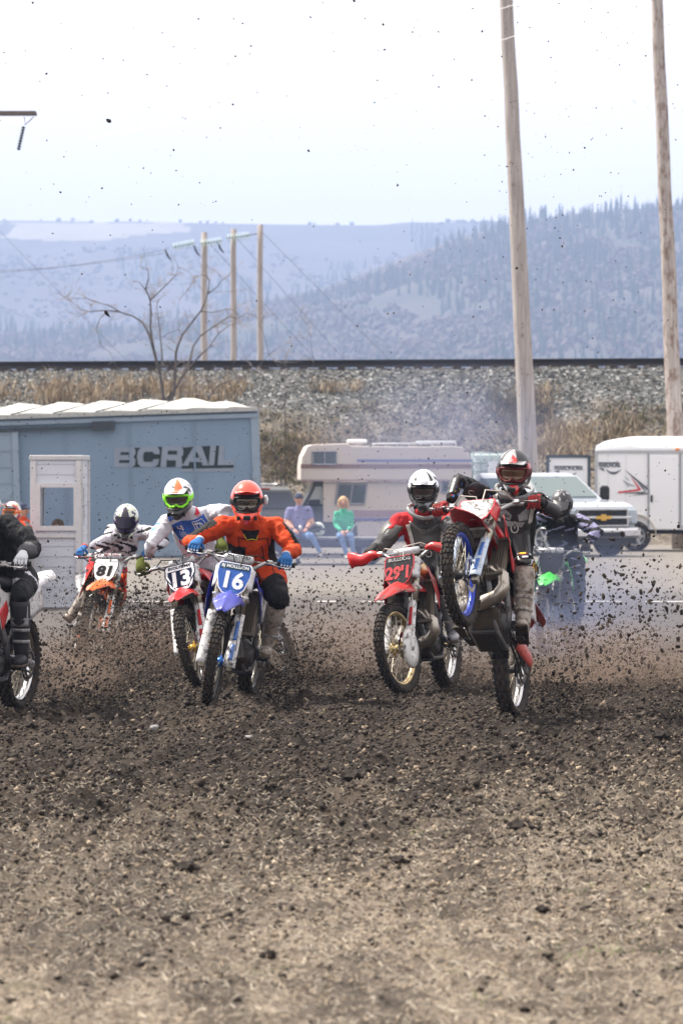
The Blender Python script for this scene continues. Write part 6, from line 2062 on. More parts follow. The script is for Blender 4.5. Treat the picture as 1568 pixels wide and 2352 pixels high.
# D: white and blue jersey
def paintD(reg, t, p, j, lat, fwd):
    if reg == 'head': return 3
    if reg == 'neck': return 2
    d = V(p) - j['hip']; up = (j['neck'] - j['hip']).normalized(); z = d.dot(up); x = d.dot(lat)
    if reg == 'torso':
        if z < .03: return 1
        return 0
    if reg[:4] == 'uarm': 
        s = reg[-1]; q = V(p) - j['sh' + s].lerp(j['el' + s], t)
        if .25 < t < .85 and q.dot(lat) * (1 if s == 'l' else -1) > .03 and sin(t * 22 + q.z * 60) > .1: return 4
        return 0
    if reg[:4] == 'farm': return 0
    if reg[:4] == 'thig': return 1 if t < .5 else 2
    return 2
def hD(az, el):
    if el < radians(-4): return 1
    if abs(az) < .16 and el > 0: return 1 if el > 1.35 else 2
    if .16 < az < .62 and el > radians(22): return 2
    return 1 if band(az, el, 5, 1.0) > 1.15 else (3 if band(az, el, 6, 3) > 1.1 else 0)
kD = dict(mats=[j_wh, j_bl, p_bk, dface, j_bg], paint=paintD, hmats=[h_wh, h_bk, h_org, h_gy], hpaint=hD, lens=lens_s, gframe=neon, peakmat=h_wh, peak_mark=h_org, glove=gv_g, glove2=gv_k, boot=bt_w, boot2=bt_g, bulk=1.0, peak=-.02, htrim=h_bk, sleeves=1.0)
rD = rider('rider in white and blue jersey with orange striped helmet and neon green goggles', L13, kD, (410, 1140, 35.3), (484, 1180, 35.55), (384, 1200, 35.42), (520, 1222, 35.3), (345, 1250, 35.2), (.55, -.02, 1.0), (-.10, -1, -.30), (-.05, -.2, 1), 2, knl=(560, 1340, 34.5), knr=(400, 1360, 34.6))
ob, j, lat, fwd, O, HM_, hm = rD
W, M0 = chest_wrap(ob, j, lat, fwd)
W.o = ((j['shl'] + j['shr']) / 2).lerp(j['hip'], .10) - lat * .030
W.poly([(-.150, .075), (.150, .105), (.165, -.045), (-.130, -.085)], 'chest_panel', j_bl, ob, .004)
W.text('D', .10, .072, .028, 'chest_lettering', j_wh, ob, .010, .05, 0, 1.0); W.text('TL', .075, .066, .030, 'chest_lettering', j_wh, ob, .012, .05, 0, 1.0)
W.line([(.025, .075), (.115, .085), (.135, .03), (.105, -.025), (.03, -.03)], .0035, 'chest_lettering', j_wh, ob, .009)
W.text('UJ', .05, -.085, .030, 'chest_lettering', j_wh, ob, .010, .03, .002); W.text('Lade', .024, -.08, -.015, 'chest_lettering', j_wh, ob, .010); W.text('MOTOR', .018, -.078, -.035, 'chest_lettering', j_wh, ob, .010); W.text('POWER', .018, -.075, -.052, 'chest_lettering', j_wh, ob, .010)
W.text('LUCAS', .062, -.045, -.118, 'sponsor_lettering', mat('jersey_red', (.5, .03, .06, 1), .8), ob, .008, .02, .003)
W.text('M', .05, -.125, .125, 'shoulder_mark', j_bl, ob, .008, .1, .004); W.poly([(.07, .135), (.12, .175), (.125, .13), (.10, .12)], 'shoulder_mark', mat('jersey_red', (1, 0, 0, 1)), ob, .006); W.text('MOTO', .016, .105, .112, 'shoulder_mark', mat('jersey_red', (1, 0, 0, 1)), ob, .007)
ob.matrix_world = M0

# B: black and red with grey chest protector, white helmet
def paintB(reg, t, p, j, lat, fwd):
    if reg == 'head': return 3
    if reg == 'neck': return 1
    if reg[:4] == 'uarm': return 1 if t < .35 else 2
    if reg[:4] == 'farm': return 2
    if reg == 'torso':
        d = V(p) - j['hip']; up = (j['neck'] - j['hip']).normalized()
        if d.dot(up) < .1: return 0
        return 1 if abs(d.dot(lat)) > .14 else 2
    return 0
def hB(az, el):
    if el < radians(-6): return 2 if band(az, el, 5, 1) > .2 else 1
    if el < radians(-30) and abs(az) < .5: return 2
    b = band(az, el, 4, .3, 3)
    if el > radians(25) and abs(abs(az) - .75) < .12: return 1
    return 1 if (b > 1.25 and el < 1.1) else (2 if b < -1.2 else 0)
kB = dict(mats=[p_bk, j_rd, j_gy, dface], paint=paintB, hmats=[h_wh, h_bk, h_gy], hpaint=hB, lens=lens_s, gframe=g_bk, peakmat=h_wh, peak_mark=h_gy, glove=gv_k, glove2=j_gy, boot=bt_g, boot2=bt_w, bulk=1.03, peak=.02)
rB = rider('rider in black and red gear with grey chest protector and white helmet', L29, kB, (972, 1122, 33.85), (1030, 1196, 34.30), (921, 1198, 34.30), (1085, 1240, 34.1), (872, 1250, 34.1), (.32, 0, .98), (-.03, -1, -.28), (0, -.15, 1), 3, knl=(1015, 1300, 33.0))
prot_g = PL('protector_grey', (.075, .075, .072), mud=.25, rough=.45); prot_w = PL('protector_white', (.55, .54, .52), mud=.25, rough=.45); prot_s = PL('protector_silver', (.26, .27, .28), mud=.35, rough=.4)
def protector(r_, main, marks, label_txt, seed, down=.38, low=1.0):
    ob, j, lat, fwd, O, HM_, hm = r_
    W, M0 = chest_wrap(ob, j, lat, fwd, down)
    cp = W.patch(lambda u, v: ((u - .5) * .30 * (1 - .30 * (1 - v)) * (1 - .15 * v), -.17 * low + (.19 + .17 * low) * v - .05 * (v > .9) * (1 - abs(u - .5) * 2)), 'chest_protector', main, ob, .020, .018)
    for s in (-1, 1):
        W.poly([(s * .155, .17), (s * .125, .17), (s * .095, .0), (s * .125, .0)], 'shoulder_strap', marks, ob, .024)
        if low == 1: W.poly([(s * .11, -.02), (s * .05, -.05), (s * .06, -.15), (s * .10, -.13)], 'protector_vent', j_bk, ob, .024)
    o_ = [(0, .035), (.018, .012), (.026, -.010), (.018, -.032), (0, -.040), (-.018, -.032), (-.026, -.010), (-.018, .012)]
    W.line([(x, y - .02) for x, y in o_], .004, 'drop_emblem', prot_w, ob, .026)
    W.line([(0, -.01), (0, -.035)], .004, 'drop_emblem', prot_w, ob, .026, closed=False)
    if label_txt: W.text(label_txt, .028, 0, .035, 'protector_lettering', prot_w, ob, .026, 0, .0005)
    # neck brace
    mb = MB()
    c = j['neck'] - (j['neck'] - j['hip']).normalized() * .015
    up = (j['neck'] - j['hip']).normalized()
    mb.tube([c + lat * (.128 * cos(a)) + fwd * (.108 * sin(a) + .005) + up * (.012 * cos(2 * a)) for a in [2 * pi * k / 18 for k in range(18)]], [(.018, .014)] * 18, 8, 0, ref=tuple(up), closed=True)
    mb.build('neck_brace', prot_s, ob)
    # shoulder and elbow cups
    for s, sg in (('l', 1), ('r', -1)):
        a, b, c_ = j['sh' + s], j['el' + s], j['ha' + s]
        mb = MB(); o = (lat * sg * .6 + fwd * .7 + V((0, 0, .3))).normalized()
        d = (b - a).normalized(); sd__ = d.cross(o).normalized()
        mb.sheet(lambda u, v: a + d * (.01 + .15 * u) + (o * cos((v - .5) * 2.2) + sd__ * sin((v - .5) * 2.2)) * (.088 - .01 * u + .012 * sin(pi * u)), 8, 8, .006)
        cup = mb.build('shoulder_cup', main if sg else main, ob)
        mb = MB()
        e0 = a + d * .085 + o * .098
        mb.tube([e0 + sd__ * (.018 * cos(t)) + d * (.028 * sin(t)) for t in [2 * pi * k / 10 for k in range(10)]], .004, 5, closed=True, ref=tuple(o)); mb.build('emblem', prot_w, cup)
        d2 = (c_ - b).normalized(); s2 = d2.cross(o).normalized()
        mb = MB(); mb.sheet(lambda u, v: b + d2 * (-.02 + .17 * u) + (o * cos((v - .5) * 2) + s2 * sin((v - .5) * 2)) * (.060 - .018 * u), 8, 6, .006); mb.build('elbow_guard', main, ob)
    ob.matrix_world = M0
protector(rB, prot_g, prot_w, 'BIONIC M', 1)

# A: black kit with coloured marks, black silver red helmet
def paintA(reg, t, p, j, lat, fwd):
    if reg == 'head': return 3
    if reg in ('neck', 'torso'): return 0
    q = sin(p[0] * 42 + 5 * sin(p[2] * 27)) + sin(p[2] * 36 + 5 * sin(p[1] * 26 + p[0] * 17))
    if reg[1:4] == 'arm':
        if reg[0] == 'f' and q > 1.5: return 4
        if q > 1.25: return 6
        if q < -1.65: return 1
        if q < -1.45: return 5
        return 0
    if q > 1.0: return 2
    if q < -1.35: return 4
    if q < -1.1: return 1
    return 0
def hA(az, el):
    if el > radians(20) and -.9 < az < .25: return 1 if band(az, el, 6, 2) > -.9 else 2
    b = band(az, el, 4, 1.7, 3)
    return 2 if b > .85 and el < .7 else (1 if b < -1.2 else 0)
kA = dict(mats=[j_bk, j_rd, j_wd, dface, j_ye, j_bg, j_gy], paint=paintA, hmats=[h_bk, h_sl, h_rd], hpaint=hA, lens=lens_a, gframe=mat('goggle_dark_red', (.09, .012, .012, 1), .5), peakmat=h_sl, peak_mark=h_rd, glove=gv_r, glove2=gv_k, boot=bt_w, boot2=PL('boot_plate_pale', (.36, .32, .29), mud=.5, scale=9), bulk=.96, peak=.0, sleeves=.92)
rA = rider('rider in black patterned gear with silver black and red helmet pulling the wheelie', LA, kA, (1180, 1081, 30.15), (1235, 1152, 30.45), (1127, 1146, 30.44), (1290, 1190, 30.3), (1050, 1120, 30.3), (.22, 0, .98), (-.12, -1, -.22), (.02, -.1, 1), 4, knl=(1206, 1240, 29.3))
protector(rA, PL('protector_black', (.03, .03, .032), mud=.3, rough=.4), prot_w, None, 2, .20, .75)
ob, j, lat, fwd, O, HM_, hm = rA
W, M0 = chest_wrap(ob, j, lat, fwd, .20)
W.poly([(-.11, .12), (-.02, .06), (-.03, .02), (-.09, .03)], 'protector_wing', prot_s, ob, .027); W.poly([(.11, .12), (.02, .06), (.03, .02), (.09, .03)], 'protector_wing', prot_s, ob, .027)
W.poly([(-.07, .015), (.07, .015), (.05, -.02), (-.05, -.02)], 'protector_wing', prot_s, ob, .026)
ob.matrix_world = M0

# E: white and black, head down
def paintE(reg, t, p, j, lat, fwd):
    if reg == 'head': return 3
    if reg == 'neck': return 1
    q = sin(p[0] * 45 + 5 * sin(p[2] * 30)) + sin(p[2] * 42 + p[1] * 25)
    if reg in ('torso',) or reg[1:4] == 'arm': return 1 if q > .75 else 0
    return 2 if q > -.9 else 1
def hE(az, el):
    if abs(az) < .28: return 1
    if .28 < abs(az) < .42: return 2
    return 1 if (el < -.2 and band(az, el, 5, 1) > .8) else (2 if band(az, el, 5, .2) > 1.2 else 0)
kE = dict(mats=[j_wd, j_bk, j_rd, dface], paint=paintE, hmats=[h_gw, h_bk, h_pu], hpaint=hE, lens=lens_s, gframe=h_pu, peakmat=mat('matt_black_peak', (.012, .011, .02, 1), .8, spec=.1), glove=gv_b, glove2=j_or, boot=bt_w, boot2=bt_g, bulk=1.0, peak=-.35, kneeout=.05)
rE = rider('rider in muddy white and black gear looking down on the orange bike', LE, kE, (291, 1192, 42.45), (332, 1222, 42.90), (260, 1220, 42.85), (362, 1256, 42.6), (215, 1262, 42.5), (.48, .02, 1.02), (-.06, -1, -.62), (0, -.5, 1), 5, knr=(262, 1350, 41.8), knl=(330, 1330, 41.8))
# G: black and purple grey, in the smoke
def paintG(reg, t, p, j, lat, fwd):
    if reg == 'head': return 2
    q = sin(p[0] * 38 + 4 * sin(p[2] * 30)) + sin(p[2] * 48 + p[1] * 20)
    if reg[1:4] == 'arm': return 1 if q > .1 else 0
    return 1 if q > 1.5 else 0
kG = dict(mats=[j_bk, j_pu, dface], paint=paintG, hmats=[h_bk, h_sl], hpaint=lambda az, el: 1 if band(az, el, 7, .4) > 1.0 else 0, lens=lens_s, gframe=g_bk, peakmat=h_bk, glove=gv_k, glove2=g_wh, boot=bt_k, boot2=bt_g, peak=-.3)
rG = rider('rider in black and purple grey gear with black helmet crouching in smoke at the right', LG, kG, (1289, 1156, 46.75), (1328, 1195, 47.05), (1246, 1194, 47.05), (1392, 1226, 46.9), (1200, 1240, 46.7), (.35, 0, 1.0), (-.15, -1, -.55), (0, -.4, 1), 6)
# F: cut off at the left
def paintF(reg, t, p, j, lat, fwd):
    if reg == 'head': return 3
    if reg[:4] == 'farm': return 2 if t > .3 else 0
    if reg[:4] == 'thig': return 1 if .15 < t < .6 and sin(p[2] * 22 + p[1] * 18 + p[0] * 20) > .1 else 0
    return 0
kF = dict(mats=[leather('charcoal_jersey', (.014, .015, .017)), j_wd, j_gy, dface], paint=paintF, hmats=[h_wh, h_rd], hpaint=lambda az, el: 1 if band(az, el, 5, 1) > 1 else 0, lens=lens_s, gframe=g_wh, peakmat=h_wh, glove=gv_w, glove2=gv_k, boot=bt_k, boot2=bt_g, bulk=1.08)
rF = rider('black and grey clad rider cut off by the left edge, white glove on the handlebar', LF, kF, (-38, 1160, 30.55), (18, 1206, 30.78), (-100, 1203, 30.8), (125, 1262, 30.9), (-150, 1250, 30.8), (.20, 0, .94), (-.1, -1, -.2), (0, -.1, 1), 7)
# H: behind at the far left
kH = dict(mats=[j_or, j_gy, p_bk, dface], paint=lambda reg, t, p, j, lat, fwd: 3 if reg == 'head' else (0 if reg[:4] in ('uarm', 'tors') and sin(p[0] * 30 + p[2] * 20) > -.6 else (1 if reg[1:4] == 'arm' or reg == 'torso' else 2)), hmats=[h_wh, h_rd, h_ye], hpaint=lambda az, el: 1 if band(az, el, 5, 1) > .55 else (2 if band(az, el, 7, 2) > .7 else 0), lens=lens_a, gframe=g_or, peakmat=h_wh, peak_mark=h_rd, glove=gv_k, glove2=gv_k, boot=bt_g, boot2=bt_g)
rH = rider('far rider at the left edge in orange jersey with red white and yellow helmet', LH, kH, (29, 1176, 60.8), (60, 1209, 61.0), (12, 1209, 61.0), (76, 1245, 60.9), (-4, 1245, 60.9), (.12, 0, .86), (-.45, -1, -.1), (0, -.05, 1), 8, vox=.02)

# ------------------------------------------------------------------ spectators
jean = leather('blue_jeans', (.16, .26, .48), mud=0, fold=.5); tee = leather('mauve_tshirt', (.20, .20, .36), mud=0); hood = leather('green_sweater', (.06, .42, .26), mud=0)
shoe = mat('pale_shoes', (.42, .38, .34, 1), .8); hair_b = mat('blonde_hair', (.50, .34, .20, 1), .7, var=.3, scale=40); hair_k = mat('brown_hair', (.16, .085, .05, 1), .7, var=.3, scale=40); cap_m = mat('navy_cap', (.04, .05, .09, 1), .8)
def face(parent, hc, f, up, hairm, style):
    f = V(f).normalized(); l = V(up).cross(f).normalized(); u = f.cross(l); M = basis(hc, f, l, u)
    mb = MB(M)
    mb.tube([V((.082, 0, .02)), V((.106, 0, -.018)), V((.090, 0, -.030))], [(.009, .008), (.015, .012), (.010, .006)], 8)
    for s in (-1, 1): mb.ell((-.0, s * .086, .0), (.016, .008, .028), 8); 
    mb.build('nose_and_ears', skin, parent)
    mb = MB(M)
    for s in (-1, 1): mb.ell((.078, s * .030, .022), (.009, .013, .007), 8)
    mb.build('eyes', mat('eye_dark', (.05, .04, .04, 1), .3), parent)
    mb = MB(M); mb.ell((.083, 0, -.052), (.008, .024, .007), 8); mb.build('mouth', mat('lips', (.35, .10, .10, 1), .5), parent)
    mb = MB(M)
    if style == 'cap':
        mb.ell((-.012, 0, .035), (.098, .090, .088), 14)
        mb.sheet(lambda a, b: V((.055 + .10 * a * (1 - .5 * (2 * b - 1) ** 2), (b - .5) * .15 * (1 - .2 * a), .062 - .012 * a - .02 * (2 * b - 1) ** 2)), 5, 8, .006)
        mb.build('cap', cap_m, parent)
        mb = MB(M); mb.ell((-.03, 0, -.01), (.075, .086, .06), 12); mb.build('hair', hairm, parent)
    else:
        mb.ell((-.018, 0, .032), (.096, .092, .092), 16)
        if style == 'long':
            for s in (-1, 1): mb.tube([V((.02, s * .078, .06)), V((.02, s * .092, .0)), V((.03, s * .096, -.07)), V((.05, s * .085, -.13))], [(.02, .03), (.024, .034), (.024, .03), (.012, .015)], 8)
            mb.tube([V((-.05, 0, .03)), V((-.07, 0, -.06)), V((-.06, 0, -.14))], [(.085, .05), (.085, .04), (.06, .02)], 10)
        mb.build('hair', hairm, parent)
def bare_hand(parent, wrist, d, side, m, open_=False):
    """relaxed curled hand: palm, four fingers and a thumb"""
    t, l, b = frame_from(d, side)
    M = basis(wrist, t, l, b)
    mb = MB(M)
    mb.tube([V((-.02, 0, 0)), V((.02, 0, 0)), V((.06, 0, 0)), V((.09, 0, 0))], [(.026, .018), (.034, .018), (.042, .016), (.038, .011)], 10, ref=(0, 1, 0))
    for i, ln in enumerate((.9, 1, .95, .78)):
        y = -.030 + .020 * i
        mb.tube([V((.08, y, 0)), V((.115, y, -.006)), V((.115 + .025 * ln, y, -.028)), V((.110 + .022 * ln, y, -.050 * ln))], [.0095, .009, .008, .006], 7, ref=(0, 1, 0))
    mb.tube([V((.015, -.034, 0)), V((.045, -.054, -.010)), V((.075, -.050, -.026))], [.012, .011, .007], 7)
    return mb.build('hand', m, parent)
def civilian(label, origin, hipz, head, shl, shr, ell_, elr, hal, har, knl, knr, anl, anr, kit, f, hairm, style, seed, paintf, barearms=True, toes=(0, -1, .0)):
    J = dict(head=V(head), shl=V(shl), shr=V(shr), hip=V(origin), face=V(f), hup=V((0, 0, 1)))
    J['neck'] = ((J['shl'] + J['shr']) / 2).lerp(J['head'], .42)
    J['ell'], J['elr'], J['hal'], J['har'] = V(ell_), V(elr), V(hal), V(har)
    lat = (J['shl'] - J['shr']).normalized()
    for s, sg in (('l', 1), ('r', -1)): J['hp' + s] = J['hip'] + lat * .095 * sg
    J['knl'], J['knr'], J['anl'], J['anr'] = V(knl), V(knr), V(anl), V(anr)
    O = V(origin)
    ob, j, lat, fwd, ch = person_body(J, kit, O, .015, .010, kit.get('sleeves', 1.0), seed)
    ob.name = 'person'; ob.location = O
    tag(ob, label, 'person')
    paint(ob, j, kit['mats'], lambda reg, t, p: paintf(reg, t, p, j))
    face(ob, j['head'] + fwd * .006, J['face'], (0, 0, 1), hairm, style)
    for s, sg in (('l', 1), ('r', -1)):
        d = (j['ha' + s] - j['el' + s]).normalized()
        bare_hand(ob, j['ha' + s], d, lat * -sg, skin)
        a = j['an' + s]; td = V(toes)
        mb = MB(); mb.tube([a - td * .07 + V((0, 0, -.04)), a + V((0, 0, -.035)), a + td * .09 + V((0, 0, -.055)), a + td * .17 + V((0, 0, -.062)), a + td * .19 + V((0, 0, -.065))], [(.036, .04), (.045, .052), (.048, .036), (.038, .022), (.015, .01)], 12, ref=lat)
        mb.build('shoe', shoe, ob)
    return ob
Zs = 88.45
q = lambda x, y, dz=0: P(x, y, Zs + dz)
def pman(reg, t, p, j):
    if reg in ('head', 'neck'): return 2
    if reg == 'torso' : return 0
    if reg[:4] == 'uarm': return 0 if t < .75 else 2
    if reg[:4] == 'farm': return 2
    return 1
man = civilian('seated man in mauve t-shirt, jeans and dark cap on the flat trailer', q(688, 1228, .12), 0, q(686, 1146, -.02), q(708, 1172, .05), q(665, 1173, .05), q(716, 1198, .0), q(657, 1200, 0), q(702, 1216, -.28), q(677, 1217, -.28),
    q(715, 1232, -.30), q(672, 1232, -.32), q(736, 1270, -.22), q(684, 1274, -.26), dict(mats=[tee, jean, skin], bulk=1.14, belly=.03, leg=1.0), (.0, -1, -.02), hair_k, 'cap', 21, pman)
def pwom(reg, t, p, j):
    if reg in ('head', 'neck'): return 2
    if reg == 'torso' or reg[1:4] == 'arm': return 0
    return 1
woman = civilian('seated blonde woman in green sweater and blue jeans on the flat trailer', q(791, 1230, .12), 0, q(788, 1153, -.02), q(805, 1180, .05), q(773, 1180, .05), q(808, 1206, .02), q(770, 1206, .02), q(797, 1220, -.26), q(786, 1221, -.26),
    q(805, 1232, -.32), q(783, 1232, -.32), q(812, 1272, -.22), q(796, 1274, -.24), dict(mats=[hood, jean, skin], bulk=.90, slim=.9, leg=.86), (.0, -1, .0), hair_b, 'long', 22, pwom)
mb = MB(); mb.tube([V((0, 0, 0)), V((0, 0, .10))], .03, 10, ref=(1, 0, 0)); mb.tube([V((0, 0, .10)), V((0, 0, .118))], .022, 10, ref=(1, 0, 0)); o = mb.build('drink_can', mat('can', (.6, .6, .6, 1), .3, .7)); o.location = q(690, 1219, -.36); tag(o, 'small pale drink can held by the seated man', 'can')
# spare helmet lying on the flat trailer
e = empty('spare_helmet', Matrix.Translation(V((q(731, 0).x, Zs + .25, UT.location.z + dz + .16))))
hk = dict(hmats=[H('helmet_cream', (.60, .60, .55)), h_gy], hpaint=lambda az, el: 1 if band(az, el, 4, 2) > 1.1 else 0, lens=lens_s, gframe=g_bk, peakmat=h_wh)
helmet(e, (0, 0, 0), (-.5, -1, 0), (0, 0, 1), hk, (0, 0, 0)); tag(e, 'pale spare helmet lying on the flat trailer between the man and the woman', 'helmet')

# person sitting inside the hut, only the top of the head shows above the sill
c0 = HUT_IN @ V((.45, .70, .58))
hx_ = P(128, 0, c0.y).x - c0.x; c0.x += hx_ * .8
hp_ = V((c0.x, c0.y, c0.z)); up_ = V((0, 0, 1))
hz_ = P(0, 1211, c0.y).z
def off(x, y, z): return hp_ + V((x, y, z))
tz = hz_ - hp_.z
civilian('person sitting inside the hut, only brown hair showing above the sill', hp_, 0, off(0, .02, tz), off(.17, .03, tz - .22), off(-.17, .03, tz - .22), off(.2, .06, tz - .42), off(-.2, .06, tz - .42), off(.12, -.12, .12), off(-.12, -.12, .12),
    off(.1, -.34, .0), off(-.1, -.34, .0), off(.1, -.36, -.46), off(-.1, -.36, -.46), dict(mats=[j_gy, jean, skin], bulk=.9, leg=.85), (0, -1, 0), hair_k, 'short', 23, pwom)
# small person with a dark cap behind the far rider
Zc = 66.5
g_ = P(52, 0, Zc); gb = -.22
def off(x, y, z): return V((g_.x + x, Zc + y, gb + z))
hzc = P(0, 1172, Zc).z - gb
civilian('youngster in dark cap standing behind the far rider at the left', off(0, 0, .72), 0, off(0, 0, hzc), off(.15, 0, hzc - .2), off(-.15, 0, hzc - .2), off(.2, .03, hzc - .42), off(-.2, .03, hzc - .42), off(.18, -.05, hzc - .62), off(-.18, -.05, hzc - .62),
    off(.09, -.03, .40), off(-.09, -.03, .40), off(.10, 0, .09), off(-.10, 0, .09), dict(mats=[j_or, jean, skin], bulk=.85, leg=.8), (1, -.5, 0), hair_k, 'cap', 24, pwom)

# ================================================================== dirt on the ground and in the air
clod_m = [mat('clod_dark', (.022, .017, .014, 1), .9, var=.3, scale=30), mat('clod_brown', (.045, .035, .027, 1), .9, var=.3, scale=30), mat('clod_dry', (.095, .075, .059, 1), .9, var=.3, scale=30)]
# crumbs lying on the track
r = np.random.default_rng(90)
n = 140000
y = np.sqrt(12.5 ** 2 + (38 ** 2 - 12.5 ** 2) * r.random(n)); x = r.uniform(-1, 1, n) * (.082 * y + .25)
s = (.0055 + .010 * r.random(n) ** 2.2 + .020 * r.random(n) ** 16) * np.clip(.30 + (y - 12) / 16, .38, 1.0)
z = gsurf(x, y)
yb = y - 1.8 * x + 11 * (fbm(x * .55, y * .55, 3) - .5)
near_ = yb < 19 + r.normal(0, 2.4, n)
mi_ = np.where(near_, r.choice([1, 2, 3, 4], n, p=[.12, .28, .44, .16]), r.choice([0, 1, 2, 3], n, p=[.36, .40, .20, .04]))
pale_ = yb < 14.5 + r.normal(0, 1.6, n)
mi_ = np.where(pale_, r.choice([2, 3, 4, 5], n, p=[.10, .30, .36, .24]), mi_)
crumb_m = clod_m + [mat('crumb_tan', (.23, .18, .13, 1), .9, var=.3, scale=30), mat('crumb_pale', (.33, .27, .20, 1), .9, var=.3, scale=30), mat('crumb_beige', (.46, .38, .29, 1), .9, var=.3, scale=30)]
tag(chunk_field('soil_crumbs', np.stack([x, y, z + s * .3], -1), s, crumb_m, mi_, 91, (1, 1, .85), True), 'loose dark crumbs of soil covering the track', 'soil', kind='stuff')
n = 900
y = np.sqrt(13 ** 2 + (30 ** 2 - 13 ** 2) * r.random(n)); x = r.uniform(-1, 1, n) * (.082 * y + .2)
kk = fbm(x * .9 + 5, y * .7, 3) > .42; x, y = x[kk], y[kk]; n = len(x)
s = .010 + .016 * r.random(n) ** 3
tag(chunk_field('dark_clods', np.stack([x, y, gsurf(x, y) + s * .3], -1), s, clod_m, r.choice(3, n, p=[.6, .35, .05]), 95, (1.3, 1, .8), True), 'small dark clods strewn over the paler ground in front', 'clods', kind='stuff')
# dry straw on the trampled turf
n = 26000
y = 12.2 + 12 * r.random(n) ** 1.3; x = r.uniform(-1, 1, n) * (.085 * y + .6)
a = r.uniform(0, 2 * pi, n); ln = r.uniform(.01, .05, n); w_ = r.uniform(.0006, .0016, n)
z = gsurf(x, y) + .004
dx, dy = np.cos(a) * ln, np.sin(a) * ln; px, py = -np.sin(a) * w_, np.cos(a) * w_
up = r.uniform(.0, .022, n)
v = np.stack([np.stack([x - px, y - py, z], -1), np.stack([x + px, y + py, z], -1), np.stack([x + dx + px, y + dy + py, z + up], -1), np.stack([x + dx - px, y + dy - py, z + up], -1), np.stack([x + dx * .5, y + dy * .5, z + up * .5 + .003], -1)], 1)
f = (np.array([(0, 1, 4), (1, 2, 4), (2, 3, 4), (3, 0, 4)])[None] + (np.arange(n) * 5)[:, None, None]).reshape(-1, 3)
stc = [mat('straw_pale', (.56, .50, .40, 1), .7), mat('straw_tan', (.36, .29, .21, 1), .8), mat('straw_grey', (.30, .26, .21, 1), .8)]
tag(raw_mesh('scattered_straw', v.reshape(-1, 3), f, stc, False, np.repeat(r.choice(3, n, p=[.3, .4, .3]), 4)), 'short pale straw scattered over the dry ground nearest the camera', 'straw', kind='stuff')
# little green grass
gc = [(P(x, 0, Z).x, Z, None, 1) for x, Z in ()]
vs, fs, o = [], [], 0
rr = random.Random(4)
for (px_, py_, k) in ((1310, 2215, 26), (1395, 2195, 40), (1350, 2170, 10), (1110, 2310, 22), (1480, 2140, 16), (960, 1935, 12), (1500, 2050, 18), (1330, 2060, 14), (700, 2045, 6), (380, 1890, 5), (1540, 2200, 14)):
    Z = 17500 / (py_ - 1075); c = P(px_, py_, Z)
    for _ in range(k):
        bx, by = c.x + rr.gauss(0, .05), c.y + rr.gauss(0, .09); bz = float(gsurf(np.array(bx), np.array(by)))
        h = rr.uniform(.012, .035); a = rr.uniform(0, 6.3); w = .0022; lx, ly = rr.gauss(0, .4) * h, rr.gauss(0, .4) * h
        vs += [(bx - w * cos(a), by - w * sin(a), bz), (bx + w * cos(a), by + w * sin(a), bz), (bx + lx, by + ly, bz + h)]; fs.append((o, o + 1, o + 2)); o += 3
tag(raw_mesh('green_grass', np.array(vs), np.array(fs), mat('grass_green', (.16, .24, .05, 1), .7)), 'sparse green grass sprouts in the dry ground at the lower right', 'grass', kind='stuff')

def lump(name, size, m, seed, rough=.28, sub=2):
    bm = bmesh.new(); bmesh.ops.create_icosphere(bm, subdivisions=sub, radius=size)
    q = random.Random(seed)
    ph = [q.uniform(0, 9) for _ in range(6)]
    for v in bm.verts:
        d = v.co.normalized()
        s = 1 + rough * (sin(d.x * 5 + ph[0]) * sin(d.y * 6 + ph[1]) + .7 * sin(d.z * 9 + ph[2] + d.x * 7)) + q.uniform(-rough, rough) * .35
        v.co = V((v.co.x * s * ph[3] ** .12, v.co.y * s, v.co.z * s * .85))
    me = bpy.data.meshes.new(name); bm.to_mesh(me); bm.free()
    me.materials.append(m)
    return me
# stones and clods lying on the track
stone = lump('s', .038, mat('grey_stone', (.22, .21, .21, 1), .7), 3, .1)
def lie(me, name, px_, py_, label, cat, sc=1.0):
    Z = 17500 / (py_ - 1075); p = P(px_, py_, Z)
    o = bpy.data.objects.new(name, me); COL.objects.link(o); o.location = (p.x, p.y, float(gsurf(np.array(p.x), np.array(p.y))) + .02 * sc); o.scale = (sc,) * 3
    return tag(o, label, cat, 'stones and big clods lying on the track')
lie(stone, 'stone', 570, 1703, 'pale grey round stone lying on the track below the number 16 bike', 'stone', .9)
lie(stone, 'stone', 356, 1687, 'small grey stone half sunk in the soil at the left of the track', 'stone', .7)
c1 = lump('c', .055, clod_m[0], 5); c2 = lump('c', .05, clod_m[0], 8)
for i, (x, y, sc, lb) in enumerate(((635, 1668, 1.05, 'biggest dark clod on the track, just right of the pale grey stone'), (1517, 1725, .7, 'dark round clod on the track near the right edge'), (1014, 1773, .6, 'lone dark clod on the track in the middle of the picture'),
    (68, 1673, .75, 'left one of the dark clods in front of the leftmost bike'), (155, 1671, .75, 'right one of the dark clods in front of the leftmost bike'), (812, 1810, .9, 'dark clod on the track below the middle of the picture'), (1000, 1912, .7, 'dark clod at the start of the dry straw ground'), (430, 2022, .75, 'dark clod on the pale dry ground at the left'), (1245, 2106, .45, 'small dark clod on the dry ground at the lower right'), (1195, 1925, .8, 'flat dark clod right of the centre on the dry ground'), (433, 2120, .6, 'dark crumbled clod on the dry ground at the lower left'), (915, 2000, .6, 'dark clod standing on the dry ground in the middle'))):
    lie(c1 if i % 2 else c2, 'soil_clod', x, y, lb, 'clod', sc)

